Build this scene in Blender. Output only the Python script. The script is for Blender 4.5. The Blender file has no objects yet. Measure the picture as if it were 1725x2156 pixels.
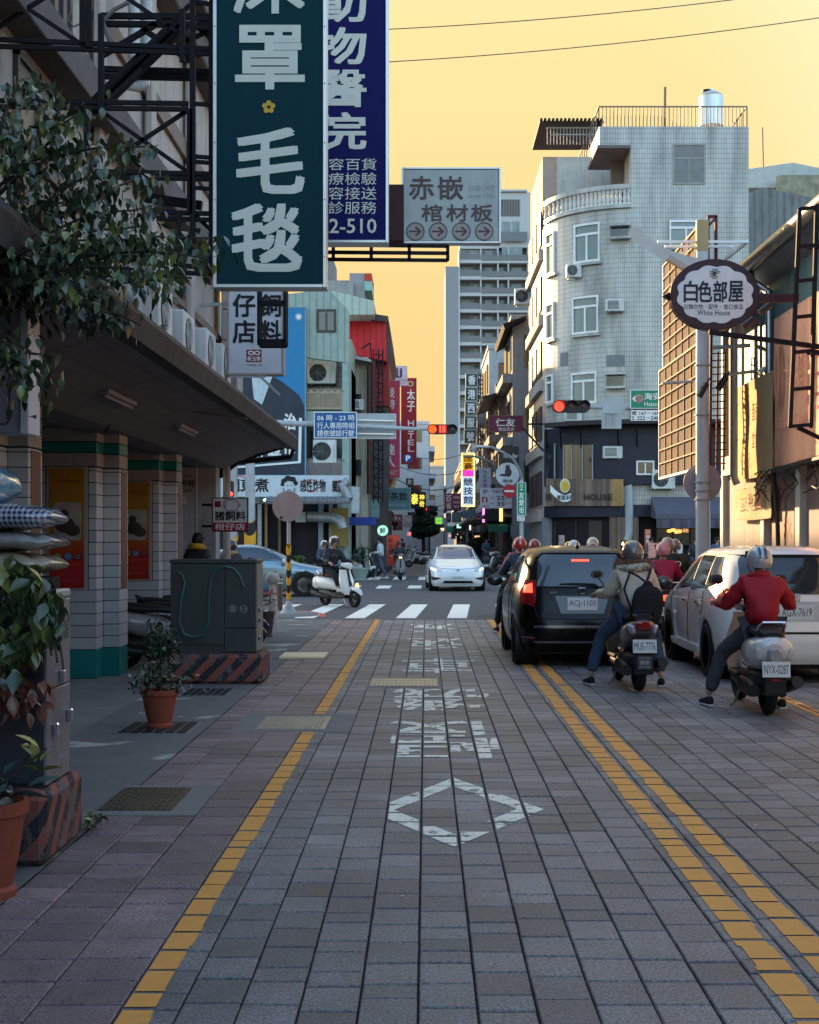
import bpy, math, random, bisect
from math import sin, cos, pi, radians, sqrt, atan2, tan
from mathutils import Vector, Matrix
random.seed(11)
SC = bpy.context.scene
COL = SC.collection
# ---------------------------------------------------------------- camera, sky, sun
F, CX, CY, CH = 2950.0, 897.0, 1138.0, 1.6
cd = bpy.data.cameras.new('camera'); cam = bpy.data.objects.new('camera', cd); COL.objects.link(cam)
cam.location = (0, 0, CH); cam.rotation_euler = (radians(90), 0, 0)
cd.sensor_fit = 'HORIZONTAL'; cd.sensor_width = 36.0; cd.lens = F/1725*36
cd.shift_x = -34.5/1725; cd.shift_y = 60/1725
cd.clip_start = .1; cd.clip_end = 4000
SC.camera = cam
SUN_EL, SUN_AZ = radians(13), radians(-30)      # azimuth measured from +Y towards +X
wd = bpy.data.worlds.new('World'); SC.world = wd; wd.use_nodes = True
nt = wd.node_tree; nt.nodes.clear()
def N(nt, t, **k):
    n = nt.nodes.new(t)
    for a, b in k.items(): setattr(n, a, b)
    return n
wo = N(nt, 'ShaderNodeOutputWorld'); bg = N(nt, 'ShaderNodeBackground')
sky = N(nt, 'ShaderNodeTexSky', sky_type='NISHITA', sun_disc=False)
sky.sun_elevation = SUN_EL; sky.sun_rotation = SUN_AZ; sky.dust_density = 3; sky.air_density = 1.3; sky.ozone_density = 2
tc = N(nt, 'ShaderNodeTexCoord'); dp = N(nt, 'ShaderNodeVectorMath', operation='DOT_PRODUCT')
dp.inputs[1].default_value = (sin(-.2)*cos(.2), cos(-.2)*cos(.2), sin(.2))
nt.links.new(tc.outputs['Generated'], dp.inputs[0])
mr = N(nt, 'ShaderNodeMapRange', interpolation_type='SMOOTHSTEP'); mr.inputs['From Min'].default_value = .55; mr.inputs['From Max'].default_value = .94
nt.links.new(dp.outputs['Value'], mr.inputs['Value'])
sep = N(nt, 'ShaderNodeSeparateXYZ'); nt.links.new(tc.outputs['Generated'], sep.inputs[0])
rp = N(nt, 'ShaderNodeValToRGB'); el = rp.color_ramp.elements
el[0].position = 0.0; el[0].color = (.168, .100, .042, 1)
el[1].position = .5; el[1].color = (.160, .150, .098, 1)
e = el.new(.14); e.color = (.166, .114, .046, 1)
e = el.new(.34); e.color = (.164, .134, .062, 1)
nt.links.new(sep.outputs['Z'], rp.inputs[0])
tint = N(nt, 'ShaderNodeVectorMath', operation='MULTIPLY'); tint.inputs[1].default_value = (.122, .120, .124)
nt.links.new(sky.outputs[0], tint.inputs[0])
mx = N(nt, 'ShaderNodeMix', data_type='RGBA')
nt.links.new(mr.outputs[0], mx.inputs['Factor']); nt.links.new(tint.outputs[0], mx.inputs[6]); nt.links.new(rp.outputs[0], mx.inputs[7])
nt.links.new(mx.outputs[2], bg.inputs[0]); bg.inputs[1].default_value = 1.0; mx.inputs[7].default_value = (1, 1, 1, 1)
nt.links.new(bg.outputs[0], wo.inputs[0])
sl = bpy.data.lights.new('sun', 'SUN'); sl.energy = 2.0; sl.angle = radians(.6); sl.color = (1, .66, .34)
so = bpy.data.objects.new('sun', sl); COL.objects.link(so)
so.rotation_euler = Vector((sin(SUN_AZ)*cos(SUN_EL), cos(SUN_AZ)*cos(SUN_EL), sin(SUN_EL))).to_track_quat('Z', 'Y').to_euler()
SC.view_settings.view_transform = 'Standard'; SC.view_settings.look = 'None'
SC.view_settings.exposure = 2.65; SC.view_settings.gamma = 1
SC.render.engine = 'CYCLES'; SC.cycles.use_denoising = True
SC.cycles.max_bounces = 6; SC.cycles.diffuse_bounces = 3; SC.cycles.glossy_bounces = 3
# ---------------------------------------------------------------- helpers
def P(px, py, Y): return Vector(((px-CX)*Y/F, Y, CH-(py-CY)*Y/F))
def GX(px, Y): return (px-CX)*Y/F
def GZ(py, Y): return CH-(py-CY)*Y/F
def GY(py): return CH*F/(py-CY)
MATS = {}
def M(name, col, rough=.6, metal=0, var=.12, scale=3, bump=0, bscale=40, emit=0, spec=.28, coat=0, tr=0, stripes=None, dirt=0, rnd=0, alpha=1):
    if name in MATS: return MATS[name]
    m = bpy.data.materials.new(name); m.use_nodes = True; t = m.node_tree; b = t.nodes['Principled BSDF']
    L = t.links.new
    b.inputs['Roughness'].default_value = rough; b.inputs['Metallic'].default_value = metal
    b.inputs['Specular IOR Level'].default_value = spec
    if coat: b.inputs['Coat Weight'].default_value = coat; b.inputs['Coat Roughness'].default_value = .05
    c = (*col, 1)
    tc = N(t, 'ShaderNodeTexCoord')
    def mul(sock, lo, hi, src):
        r = N(t, 'ShaderNodeMapRange'); r.inputs['To Min'].default_value = lo; r.inputs['To Max'].default_value = hi
        L(src, r.inputs['Value'])
        x = N(t, 'ShaderNodeVectorMath', operation='SCALE'); L(r.outputs[0], x.inputs['Scale'])
        if sock is None: x.inputs[0].default_value = col
        else: L(sock, x.inputs[0])
        return x.outputs[0]
    out = None
    if var:
        n = N(t, 'ShaderNodeTexNoise'); n.inputs['Scale'].default_value = scale; n.inputs['Detail'].default_value = 6
        L(tc.outputs['Object'], n.inputs['Vector'])
        out = mul(None, 1-var*2, 1+var*2, n.outputs[0])
    if dirt:
        n = N(t, 'ShaderNodeTexNoise'); n.inputs['Scale'].default_value = 1.3; n.inputs['Detail'].default_value = 8; n.inputs['Roughness'].default_value = .7
        mp = N(t, 'ShaderNodeMapping'); mp.inputs['Scale'].default_value = (3, 3, .5); L(tc.outputs['Object'], mp.inputs[0]); L(mp.outputs[0], n.inputs['Vector'])
        r = N(t, 'ShaderNodeMapRange'); r.inputs['From Min'].default_value = .5; r.inputs['From Max'].default_value = .75; L(n.outputs[0], r.inputs['Value'])
        r.inputs['To Min'].default_value = 1; r.inputs['To Max'].default_value = 1-dirt
        x = N(t, 'ShaderNodeVectorMath', operation='SCALE'); L(r.outputs[0], x.inputs['Scale'])
        if out is None: x.inputs[0].default_value = col
        else: L(out, x.inputs[0])
        out = x.outputs[0]
    if rnd:
        o = N(t, 'ShaderNodeObjectInfo'); out = mul(out, 1-rnd, 1+rnd, o.outputs['Random'])
    if stripes:   # (axis, period, dark fraction, dark factor) : ribbed sheet metal etc.
        ax, per, fr, dk = stripes
        s = N(t, 'ShaderNodeSeparateXYZ'); L(tc.outputs['Object'], s.inputs[0])
        a = N(t, 'ShaderNodeMath', operation='DIVIDE'); L(s.outputs[ax], a.inputs[0]); a.inputs[1].default_value = per
        f = N(t, 'ShaderNodeMath', operation='FRACT'); L(a.outputs[0], f.inputs[0])
        g = N(t, 'ShaderNodeMath', operation='LESS_THAN'); L(f.outputs[0], g.inputs[0]); g.inputs[1].default_value = fr
        out = mul(out, 1, dk, g.outputs[0])
    if out is None: b.inputs['Base Color'].default_value = c
    else: L(out, b.inputs['Base Color'])
    if bump:
        n = N(t, 'ShaderNodeTexNoise'); n.inputs['Scale'].default_value = bscale; n.inputs['Detail'].default_value = 4
        L(tc.outputs['Object'], n.inputs['Vector'])
        bp = N(t, 'ShaderNodeBump'); bp.inputs['Strength'].default_value = bump; bp.inputs['Distance'].default_value = .02
        L(n.outputs[0], bp.inputs['Height']); L(bp.outputs[0], b.inputs['Normal'])
    if emit:
        b.inputs['Emission Color'].default_value = c; b.inputs['Emission Strength'].default_value = emit*.22
    if tr:
        td = N(t, 'ShaderNodeBsdfTranslucent'); ms = N(t, 'ShaderNodeMixShader'); ms.inputs[0].default_value = tr
        if out is None: td.inputs[0].default_value = c
        else: L(out, td.inputs[0])
        L(b.outputs[0], ms.inputs[1]); L(td.outputs[0], ms.inputs[2]); L(ms.outputs[0], t.nodes['Material Output'].inputs[0])
    if alpha < 1: b.inputs['Alpha'].default_value = alpha
    MATS[name] = m
    return m

ORG = {}
def tag(o, label=None, cat=None, group=None, kind=None):
    if label: o['label'] = label
    if cat: o['category'] = cat
    if group: o['group'] = group
    if kind: o['kind'] = kind
    return o
def thing(name, label, cat, loc=(0, 0, 0), rz=0, group=None, local=False):
    o = bpy.data.objects.new(name, None); COL.objects.link(o); o.empty_display_size = .1
    o.location = loc; o.rotation_euler = (0, 0, rz); tag(o, label, cat, group)
    ORG[o.name] = Vector((0, 0, 0)) if local else Vector(loc)
    return o
def root_off(o):
    while o.parent: o = o.parent
    return ORG.get(o.name, Vector((0, 0, 0)))
class MB:
    def __init__(s): s.v = []; s.f = []; s.m = []; s.s = []
    def add(s, vs, fs, mi=0, sm=False):
        b = len(s.v); s.v.extend(Vector(v) for v in vs)
        for f in fs: s.f.append([b+i for i in f]); s.m.append(mi); s.s.append(sm)
        return s
    def box(s, x0, x1, y0, y1, z0, z1, b=0, mi=0):
        if x0 > x1: x0, x1 = x1, x0
        if y0 > y1: y0, y1 = y1, y0
        if z0 > z1: z0, z1 = z1, z0
        if not b:
            return s.add([(x0,y0,z0),(x1,y0,z0),(x1,y1,z0),(x0,y1,z0),(x0,y0,z1),(x1,y0,z1),(x1,y1,z1),(x0,y1,z1)],
                  [(0,3,2,1),(4,5,6,7),(0,1,5,4),(1,2,6,5),(2,3,7,6),(3,0,4,7)], mi)
        b = min(b, (x1-x0)*.45, (y1-y0)*.45, (z1-z0)*.45)
        vs = []; idx = {}
        for i, x in enumerate((x0, x1)):
            for j, y in enumerate((y0, y1)):
                for k, z in enumerate((z0, z1)):
                    dx, dy, dz = (b if i == 0 else -b), (b if j == 0 else -b), (b if k == 0 else -b)
                    for a, q in enumerate(((x, y+dy, z+dz), (x+dx, y, z+dz), (x+dx, y+dy, z))):
                        idx[(i, j, k, a)] = len(vs); vs.append(q)
        I = lambda i, j, k, a: idx[(i, j, k, a)]
        fs = [(I(0,0,0,0),I(0,0,1,0),I(0,1,1,0),I(0,1,0,0)), (I(1,0,0,0),I(1,1,0,0),I(1,1,1,0),I(1,0,1,0)),
              (I(0,0,0,1),I(1,0,0,1),I(1,0,1,1),I(0,0,1,1)), (I(0,1,0,1),I(0,1,1,1),I(1,1,1,1),I(1,1,0,1)),
              (I(0,0,0,2),I(0,1,0,2),I(1,1,0,2),I(1,0,0,2)), (I(0,0,1,2),I(1,0,1,2),I(1,1,1,2),I(0,1,1,2))]
        for i in (0,1):
            for j in (0,1): fs.append((I(i,j,0,0),I(i,j,1,0),I(i,j,1,1),I(i,j,0,1)) if (i+j)%2 else (I(i,j,0,0),I(i,j,0,1),I(i,j,1,1),I(i,j,1,0)))
        for i in (0,1):
            for k in (0,1): fs.append((I(i,0,k,0),I(i,1,k,0),I(i,1,k,2),I(i,0,k,2)) if (i+k)%2 == 0 else (I(i,0,k,0),I(i,0,k,2),I(i,1,k,2),I(i,1,k,0)))
        for j in (0,1):
            for k in (0,1): fs.append((I(0,j,k,1),I(0,j,k,2),I(1,j,k,2),I(1,j,k,1)) if (j+k)%2 == 0 else (I(0,j,k,1),I(1,j,k,1),I(1,j,k,2),I(0,j,k,2)))
        for i in (0,1):
            for j in (0,1):
                for k in (0,1): fs.append((I(i,j,k,0),I(i,j,k,1),I(i,j,k,2)) if (i+j+k)%2 else (I(i,j,k,0),I(i,j,k,2),I(i,j,k,1)))
        return s.add(vs, fs, mi)
    def tube(s, pts, r, n=8, mi=0, sm=True, caps=True, sx=1):
        pts = [Vector(p) for p in pts]; rs = r if isinstance(r, (list, tuple)) else [r]*len(pts)
        vs = []; fs = []; up = None
        for i, p in enumerate(pts):
            t = (pts[min(i+1, len(pts)-1)]-pts[max(i-1, 0)])
            t = t.normalized() if t.length > 1e-9 else Vector((0, 0, 1))
            if up is None: up = Vector((0, 0, 1)) if abs(t.z) < .9 else Vector((1, 0, 0))
            a = t.cross(up).normalized(); b = a.cross(t).normalized(); up = b
            for k in range(n):
                w = 2*pi*k/n+pi/n; vs.append(p+a*cos(w)*rs[i]*sx+b*sin(w)*rs[i])
        for i in range(len(pts)-1):
            for k in range(n): fs.append((i*n+k, i*n+(k+1)%n, (i+1)*n+(k+1)%n, (i+1)*n+k))
        s.add(vs, fs, mi, sm)
        if caps:
            s.add(vs[:n], [tuple(range(n))[::-1]], mi); s.add(vs[-n:], [tuple(range(n))], mi)
        return s
    def bar(s, a, b, w, d=None, mi=0):      # square bar
        return s.tube([a, b], w*.7071, 4, mi, False)
    def lathe(s, prof, c, n=16, mi=0, axis='z', sm=True):
        c = Vector(c); vs = []; fs = []
        for r, z in prof:
            for k in range(n):
                w = 2*pi*k/n; p = (r*cos(w), r*sin(w), z)
                if axis == 'y': p = (p[0], p[2], -p[1])
                if axis == 'x': p = (p[2], p[0], p[1])
                vs.append(c+Vector(p))
        for i in range(len(prof)-1):
            for k in range(n): fs.append((i*n+k, i*n+(k+1)%n, (i+1)*n+(k+1)%n, (i+1)*n+k))
        s.add(vs, fs, mi, sm)
        if prof[0][0] > .002 and abs(prof[0][1]-prof[1][1]) > 1e-5: s.add(vs[:n], [tuple(range(n))[::-1]], mi)
        if prof[-1][0] > .002 and abs(prof[-1][1]-prof[-2][1]) > 1e-5: s.add(vs[-n:], [tuple(range(n))], mi)
        return s
    def prism(s, poly, axis, a0, a1, mi=0, sm=False):   # poly in the other two axes, order (x,z) for 'y', (y,z) for 'x', (x,y) for 'z'
        n = len(poly)
        def q(p, a):
            return {'y': (p[0], a, p[1]), 'x': (a, p[0], p[1]), 'z': (p[0], p[1], a)}[axis]
        vs = [q(p, a0) for p in poly]+[q(p, a1) for p in poly]
        return s.add(vs, [tuple(range(n)), tuple(range(2*n-1, n-1, -1))]+[(i, i+n, (i+1)%n+n, (i+1)%n) for i in range(n)], mi, sm)
    def grid(s, fn, nu, nv, mi=0, sm=True, close=False):
        vs = [fn(i/nu, j/nv) for j in range(nv+1) for i in range(nu+(0 if close else 1))]
        w = nu if close else nu+1; fs = []
        for j in range(nv):
            for i in range(nu):
                a, b = j*w+i, j*w+(i+1)%w; fs.append((a, b, b+w, a+w))
        return s.add(vs, fs, mi, sm)
    def ell(s, c, r, n=12, m=8, mi=0):
        c = Vector(c)
        return s.grid(lambda u, v: c+Vector((r[0]*cos(2*pi*u)*sin(pi*(.001+.998*v)), r[1]*sin(2*pi*u)*sin(pi*(.001+.998*v)), -r[2]*cos(pi*(.001+.998*v)))), n, m, mi, True, True)
    def loft(s, secs, n=16, mi=0, m=1, caps=True):
        # secs: (y, zc, hw, hh, exponent[, xc]) superellipse rings along y, smoothed m times
        S = [list(q)+[0]*(6-len(q)) for q in secs]
        out = []
        for i in range(len(S)-1):
            p0, p1, p2, p3 = S[max(i-1, 0)], S[i], S[i+1], S[min(i+2, len(S)-1)]
            for k in range(m):
                t = k/m
                out.append([.5*((2*b)+(c-a)*t+(2*a-5*b+4*c-d)*t*t+(-a+3*b-3*c+d)*t**3) for a, b, c, d in zip(p0, p1, p2, p3)])
        out.append(S[-1]); vs = []
        for y, zc, hw, hh, e, xc in out:
            hw = max(hw, .001); hh = max(hh, .001)
            for k in range(n):
                w = 2*pi*(k+.5)/n; c_, s_ = cos(w), sin(w)
                vs.append((xc+hw*math.copysign(abs(c_)**(2/e), c_), y, zc+hh*math.copysign(abs(s_)**(2/e), s_)))
        fs = []
        for i in range(len(out)-1):
            for k in range(n): fs.append((i*n+k, i*n+(k+1)%n, (i+1)*n+(k+1)%n, (i+1)*n+k))
        s.add(vs, fs, mi, True)
        if caps: s.add(vs[:n], [tuple(range(n))[::-1]], mi); s.add(vs[-n:], [tuple(range(n))], mi)
        return s
    def xf(s, mat):
        s.v = [mat @ v for v in s.v]; return s
    def build(s, name, mats, parent=None, kind=None, label=None, off=None):
        if not isinstance(mats, (list, tuple)): mats = [mats]
        if off is None: off = root_off(parent) if parent else Vector((0, 0, 0))
        me = bpy.data.meshes.new(name); me.from_pydata([v-off for v in s.v], [], s.f)
        for m in mats: me.materials.append(m)
        me.polygons.foreach_set('material_index', s.m); me.polygons.foreach_set('use_smooth', s.s)
        me.update()
        if any(s.s): me.set_sharp_from_angle(angle=.8)
        o = bpy.data.objects.new(name, me); COL.objects.link(o)
        if parent: o.parent = parent
        if kind: o['kind'] = kind
        if label: o['label'] = label
        return o
    def solo(s, name, mats, label=None, cat=None, group=None, kind=None):
        xs = [v.x for v in s.v]; ys = [v.y for v in s.v]; zs = [v.z for v in s.v]
        off = Vector(((min(xs)+max(xs))/2, (min(ys)+max(ys))/2, min(zs)))
        o = s.build(name, mats, None, off=off); o.location = off
        ORG[o.name] = off
        return tag(o, label, cat, group, kind)
def copy_tree(o, parent=None, matmap=None):
    c = o.copy(); COL.objects.link(c); c.parent = parent
    if matmap and o.type == 'MESH':
        for i, sl in enumerate(c.material_slots):
            nm = sl.material.name if sl.material else ''
            if nm in matmap: sl.link = 'OBJECT'; sl.material = matmap[nm]
    for ch in o.children: copy_tree(ch, c, matmap)
    return c
_TX = {}
def glyphs(txt, bold=0, vertical=False):
    k = (txt, bold)
    if k not in _TX:
        cu = bpy.data.curves.new('t', 'FONT'); cu.body = txt; cu.size = 1; cu.offset = bold; cu.resolution_u = 2
        o = bpy.data.objects.new('t', cu); COL.objects.link(o)
        me = bpy.data.meshes.new_from_object(o)
        vs = [v.co.copy() for v in me.vertices]; fs = [tuple(p.vertices) for p in me.polygons]
        bpy.data.objects.remove(o); bpy.data.curves.remove(cu); bpy.data.meshes.remove(me)
        if vs:
            x0, x1 = min(v.x for v in vs), max(v.x for v in vs); y0, y1 = min(v.y for v in vs), max(v.y for v in vs)
            vs = [((v.x-x0)/max(x1-x0, 1e-6), (v.y-y0)/max(y1-y0, 1e-6)) for v in vs]
        _TX[k] = (vs, fs)
    return _TX[k]
def fit(mb, txt, O, U, V, bold=.012, mi=0):     # lettering fitted into the parallelogram O, U (right), V (up)
    O, U, V = Vector(O), Vector(U), Vector(V)
    vs, fs = glyphs(txt, 0)
    n = U.cross(V).normalized(); b = min(bold, .03)*V.length*.8/(1 if len(txt) < 4 else 1.6)
    u, v = U.normalized(), V.normalized()
    sh = [(0, 0)] if bold <= .013 else [(-b, -b), (b, -b), (-b, b), (b, b)]
    s = 1-2*b/max(U.length, .001) if len(sh) > 1 else 1; s2 = 1-2*b/max(V.length, .001) if len(sh) > 1 else 1
    for k, (dx, dy) in enumerate(sh):
        o = O+u*(dx+(b if len(sh) > 1 else 0))+v*(dy+(b if len(sh) > 1 else 0))+n*(.0004*k*(1+O.y*.05))
        mb.add([o+U*x*s+V*y*s2 for x, y in vs], fs, mi)
def ptext(mb, txt, x0, y0, x1, y1, Y, bold=.012, mi=0):  # same, for a camera-facing board: corners given by bearings
    a = P(x0, y1, Y); fit(mb, txt, a, P(x1, y1, Y)-a, P(x0, y0, Y)-a, bold, mi)
def vtext(mb, txt, x0, y0, x1, y1, Y, bold=.012, gap=.12, mi=0):
    n = len(txt); h = (y1-y0)/n
    for i, c in enumerate(txt): ptext(mb, c, x0, y0+h*(i+gap/2), x1, y0+h*(i+1-gap/2), Y, bold, mi)
def skin(pts, rad, edges, sub=1, root=0):
    me = bpy.data.meshes.new('s'); me.from_pydata(pts, edges, []); o = bpy.data.objects.new('s', me); COL.objects.link(o)
    md = o.modifiers.new('k', 'SKIN'); md.use_smooth_shade = True
    if not me.skin_vertices:
        me.attributes.new('x', 'FLOAT', 'POINT')
    sv = me.skin_vertices[0].data
    for i, r in enumerate(rad):
        sv[i].radius = (r, r) if not isinstance(r, tuple) else r
        sv[i].use_root = (i == root)
    if sub:
        m2 = o.modifiers.new('u', 'SUBSURF'); m2.levels = sub; m2.render_levels = sub
    dg = bpy.context.evaluated_depsgraph_get(); ev = o.evaluated_get(dg); em = ev.to_mesh()
    vs = [v.co.copy() for v in em.vertices]; fs = [tuple(p.vertices) for p in em.polygons]
    ev.to_mesh_clear(); bpy.data.objects.remove(o); bpy.data.meshes.remove(me)
    return vs, fs
# shared materials
black_metal = M('black_metal', (.010, .009, .012), .7, 0, var=.1, spec=.2)
white_paint = M('white_paint', (.72, .73, .72), .5)
alu = M('aluminium', (.5, .52, .54), .35, .9, var=.05)
grey_metal = M('grey_metal', (.33, .34, .35), .5, .3, dirt=.3)
glass = M('dark_glass', (.025, .03, .035), .04, 0, var=0, spec=.8)
winglass = M('window_glass', (.10, .15, .15), .12, 0, var=.1, scale=.8, spec=.8)
black_plastic = M('black_plastic', (.012, .012, .014), .45, var=.05)
rubber = M('rubber', (.012, .012, .012), .85, var=.05)
chrome = M('chrome', (.75, .76, .78), .12, 1, var=0)
blacktxt = M('black_lettering', (.01, .01, .015), .5, var=0)
whitetxt = M('white_lettering', (.70, .72, .70), .5, var=0)
redlamp = M('red_lamp_lit', (1, .03, .015), .4, var=0, emit=6)
redlens = M('red_lens', (.25, .008, .012), .12, var=0, coat=1)
# ================================================================ GROUND
def solo_plane(name, x0, x1, y0, y1, z, mat, kind='structure'):
    return MB().add([(x0,y0,z),(x1,y0,z),(x1,y1,z),(x0,y1,z)], [(0,1,2,3)]).solo(name, mat, kind=kind)
m_bed = M('joint_sand', (.014, .013, .015), .95, bump=.3)
solo_plane('ground', -600, 600, -60, 1500, -.06, M('far_ground', (.09, .09, .09), .9))
solo_plane('joint_bed', -1.90, 7.0, 1, 28.30, -.018, m_bed)
def paver_mat(name, base, singles):
    m = bpy.data.materials.new(name); m.use_nodes = True; t = m.node_tree; b = t.nodes['Principled BSDF']; L = t.links.new
    if singles:
        o = N(t, 'ShaderNodeObjectInfo'); src = o.outputs['Random']
    else:
        o = N(t, 'ShaderNodeAttribute', attribute_name='tone'); src = o.outputs['Fac']
    geo = N(t, 'ShaderNodeNewGeometry')
    r = N(t, 'ShaderNodeMapRange'); r.inputs['To Min'].default_value = .70; r.inputs['To Max'].default_value = 1.32; L(src, r.inputs[0])
    n1 = N(t, 'ShaderNodeTexNoise'); n1.inputs['Scale'].default_value = 75; n1.inputs['Detail'].default_value = 3; n1.inputs['Roughness'].default_value = .7; L(geo.outputs['Position'], n1.inputs[0])
    n2 = N(t, 'ShaderNodeTexNoise'); n2.inputs['Scale'].default_value = .9; n2.inputs['Detail'].default_value = 7; L(geo.outputs['Position'], n2.inputs[0])
    n3 = N(t, 'ShaderNodeTexNoise'); n3.inputs['Scale'].default_value = 7; n3.inputs['Detail'].default_value = 5; L(geo.outputs['Position'], n3.inputs[0])
    r1 = N(t, 'ShaderNodeMapRange'); r1.inputs['From Min'].default_value = .3; r1.inputs['From Max'].default_value = .72; r1.inputs['To Min'].default_value = .35; r1.inputs['To Max'].default_value = 1.9; L(n1.outputs[0], r1.inputs[0])
    r2 = N(t, 'ShaderNodeMapRange'); r2.inputs['From Min'].default_value = .3; r2.inputs['From Max'].default_value = .7; r2.inputs['To Min'].default_value = .72; r2.inputs['To Max'].default_value = 1.25; L(n2.outputs[0], r2.inputs[0])
    r3 = N(t, 'ShaderNodeMapRange'); r3.inputs['From Min'].default_value = .35; r3.inputs['From Max'].default_value = .7; r3.inputs['To Min'].default_value = .82; r3.inputs['To Max'].default_value = 1.15; L(n3.outputs[0], r3.inputs[0])
    v = N(t, 'ShaderNodeVectorMath', operation='SCALE'); v.inputs[0].default_value = base; L(r.outputs[0], v.inputs['Scale'])
    for q in (r1, r2, r3):
        w = N(t, 'ShaderNodeVectorMath', operation='SCALE'); L(v.outputs[0], w.inputs[0]); L(q.outputs[0], w.inputs['Scale']); v = w
    L(v.outputs[0], b.inputs['Base Color'])
    rr = N(t, 'ShaderNodeMapRange'); rr.inputs['To Min'].default_value = .42; rr.inputs['To Max'].default_value = .72; L(n3.outputs[0], rr.inputs[0]); L(rr.outputs[0], b.inputs['Roughness'])
    bp = N(t, 'ShaderNodeBump'); bp.inputs['Strength'].default_value = .55; bp.inputs['Distance'].default_value = .006; L(n1.outputs[0], bp.inputs['Height']); L(bp.outputs[0], b.inputs['Normal'])
    return m
GREYB, REDB = (.136, .136, .144), (.158, .119, .124)
pm = {(c, s): paver_mat('paving_%s%s' % (c, '_single' if s else ''), b, s) for c, b in (('grey', GREYB), ('red', REDB)) for s in (0, 1)}
PAV = []      # (x0,x1,y0,y1,z,kind)
def gap(x0, x1, y0, y1):                 # openings kept free for iron covers
    return [(c, d) for a, b, c, d in HOLES if x1 > a+.02 and x0 < b-.02 and y1 > c and y0 < d]
HOLES = [(-1.645, -.638, 11.7, 12.9), (-.638, .176, 15.2, 16.35), (-1.9, -1.343, 8.15, 9.15)]
xs = [-1.87, -1.645, -1.343, -1.045]; cols = [(xs[i], xs[i+1], 'red') for i in range(3)]
x = -1.045
while x < 5.9: cols.append((x, x+.2035, 'grey')); x += .2035
cols.append((5.95, 6.2, 'grey'))
for (a, b, c) in cols:
    y = 3.9+random.random()*.26
    while y < 28.2:
        l = .262+random.uniform(-.012, .012)
        if random.random() < .10: l *= .62
        if random.random() < .06: l *= 1.5
        y1 = min(y+l, 28.3)
        g = gap(a, b, y, y1); y2 = y1
        if g:
            y1 = g[0][0]; y2 = g[0][1]
        if y1-y > .04: PAV.append((a, b, y, y1, random.uniform(-.003, .0015), c))
        y = y2
def paver_geo(x0, x1, y0, y1, z, j=.0045, c=.005):
    x0 += j*.8; x1 -= j*.8; y0 += j*1.5; y1 -= j*1.5
    vs = [(x0,y0,-.03),(x1,y0,-.03),(x1,y1,-.03),(x0,y1,-.03),(x0,y0,z-c),(x1,y0,z-c),(x1,y1,z-c),(x0,y1,z-c),(x0+c,y0+c,z),(x1-c,y0+c,z),(x1-c,y1-c,z),(x0+c,y1-c,z)]
    return vs, [(0,1,5,4),(1,2,6,5),(2,3,7,6),(3,0,4,7),(4,5,9,8),(5,6,10,9),(6,7,11,10),(7,4,8,11),(8,9,10,11)]
road = thing('paved_road', None, None, (0, 0, 0)); road['kind'] = 'structure'
def inview(p):
    x = (p[0]+p[1])/2; y = p[2]
    px = CX+x*F/y; py = CY+CH*F/y
    return -10 < px < 1735 and py < 2180
vis = sorted([p for p in PAV if inview(p)], key=lambda p: p[2])[:298]
vset = set(id(p) for p in vis); cache = {}
for p in vis:
    w, l = round(p[1]-p[0], 3), round((p[3]-p[2])/.008)*.008
    k = (w, l, p[5])
    if k not in cache:
        vs, fs = paver_geo(-w/2, w/2, -l/2, l/2, 0); me = bpy.data.meshes.new('paving_stone'); me.from_pydata(vs, [], fs); me.materials.append(pm[(p[5], 1)]); cache[k] = me
    o = bpy.data.objects.new('paving_stone', cache[k]); COL.objects.link(o); o.parent = road
    o.location = ((p[0]+p[1])/2, (p[2]+p[3])/2, p[4]); o.rotation_euler = (random.uniform(-.006, .006), random.uniform(-.006, .006), random.uniform(-.006, .006))
for c in ('grey', 'red'):
    mb = MB(); tones = []
    for p in PAV:
        if p[5] == c and id(p) not in vset:
            vs, fs = paver_geo(*p[:5]); mb.add(vs, fs); tones += [random.random()]*len(fs)
    o = mb.build('paving_stones', pm[(c, 0)], road, kind='stuff')
    at = o.data.attributes.new('tone', 'FLOAT', 'FACE'); at.data.foreach_set('value', tones)
# paint, cut by the joints between the stones
bycol = {}
for p in PAV: bycol.setdefault(p[0], []).append(p)
for k in bycol: bycol[k].sort(key=lambda p: p[2])
def clip(poly, ax, v, keep):
    out = []
    for i in range(len(poly)):
        a, b = poly[i-1], poly[i]; ia, ib = (a[ax]-v)*keep >= 0, (b[ax]-v)*keep >= 0
        if ia != ib:
            t = (v-a[ax])/(b[ax]-a[ax]); out.append((a[0]+(b[0]-a[0])*t, a[1]+(b[1]-a[1])*t))
        if ib: out.append(b)
    return out
def paint(mb, poly, skip=0):
    X0, X1 = min(p[0] for p in poly), max(p[0] for p in poly); Y0, Y1 = min(p[1] for p in poly), max(p[1] for p in poly)
    for k, L_ in bycol.items():
        if k > X1 or L_[0][1] < X0: continue
        for p in L_:
            if p[3] < Y0 or p[2] > Y1: continue
            if skip and random.Random(int(p[2]*1000)+int(p[0]*1000)).random() < skip: continue
            q = poly
            for ax, v, kp in ((0, p[0]+.013, 1), (0, p[1]-.013, -1), (1, p[2]+.013, 1), (1, p[3]-.013, -1)):
                q = clip(q, ax, v, kp)
                if len(q) < 3: break
            if len(q) >= 3: mb.add([(a, b, p[4]+.0035) for a, b in q], [tuple(range(len(q)))])
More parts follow.
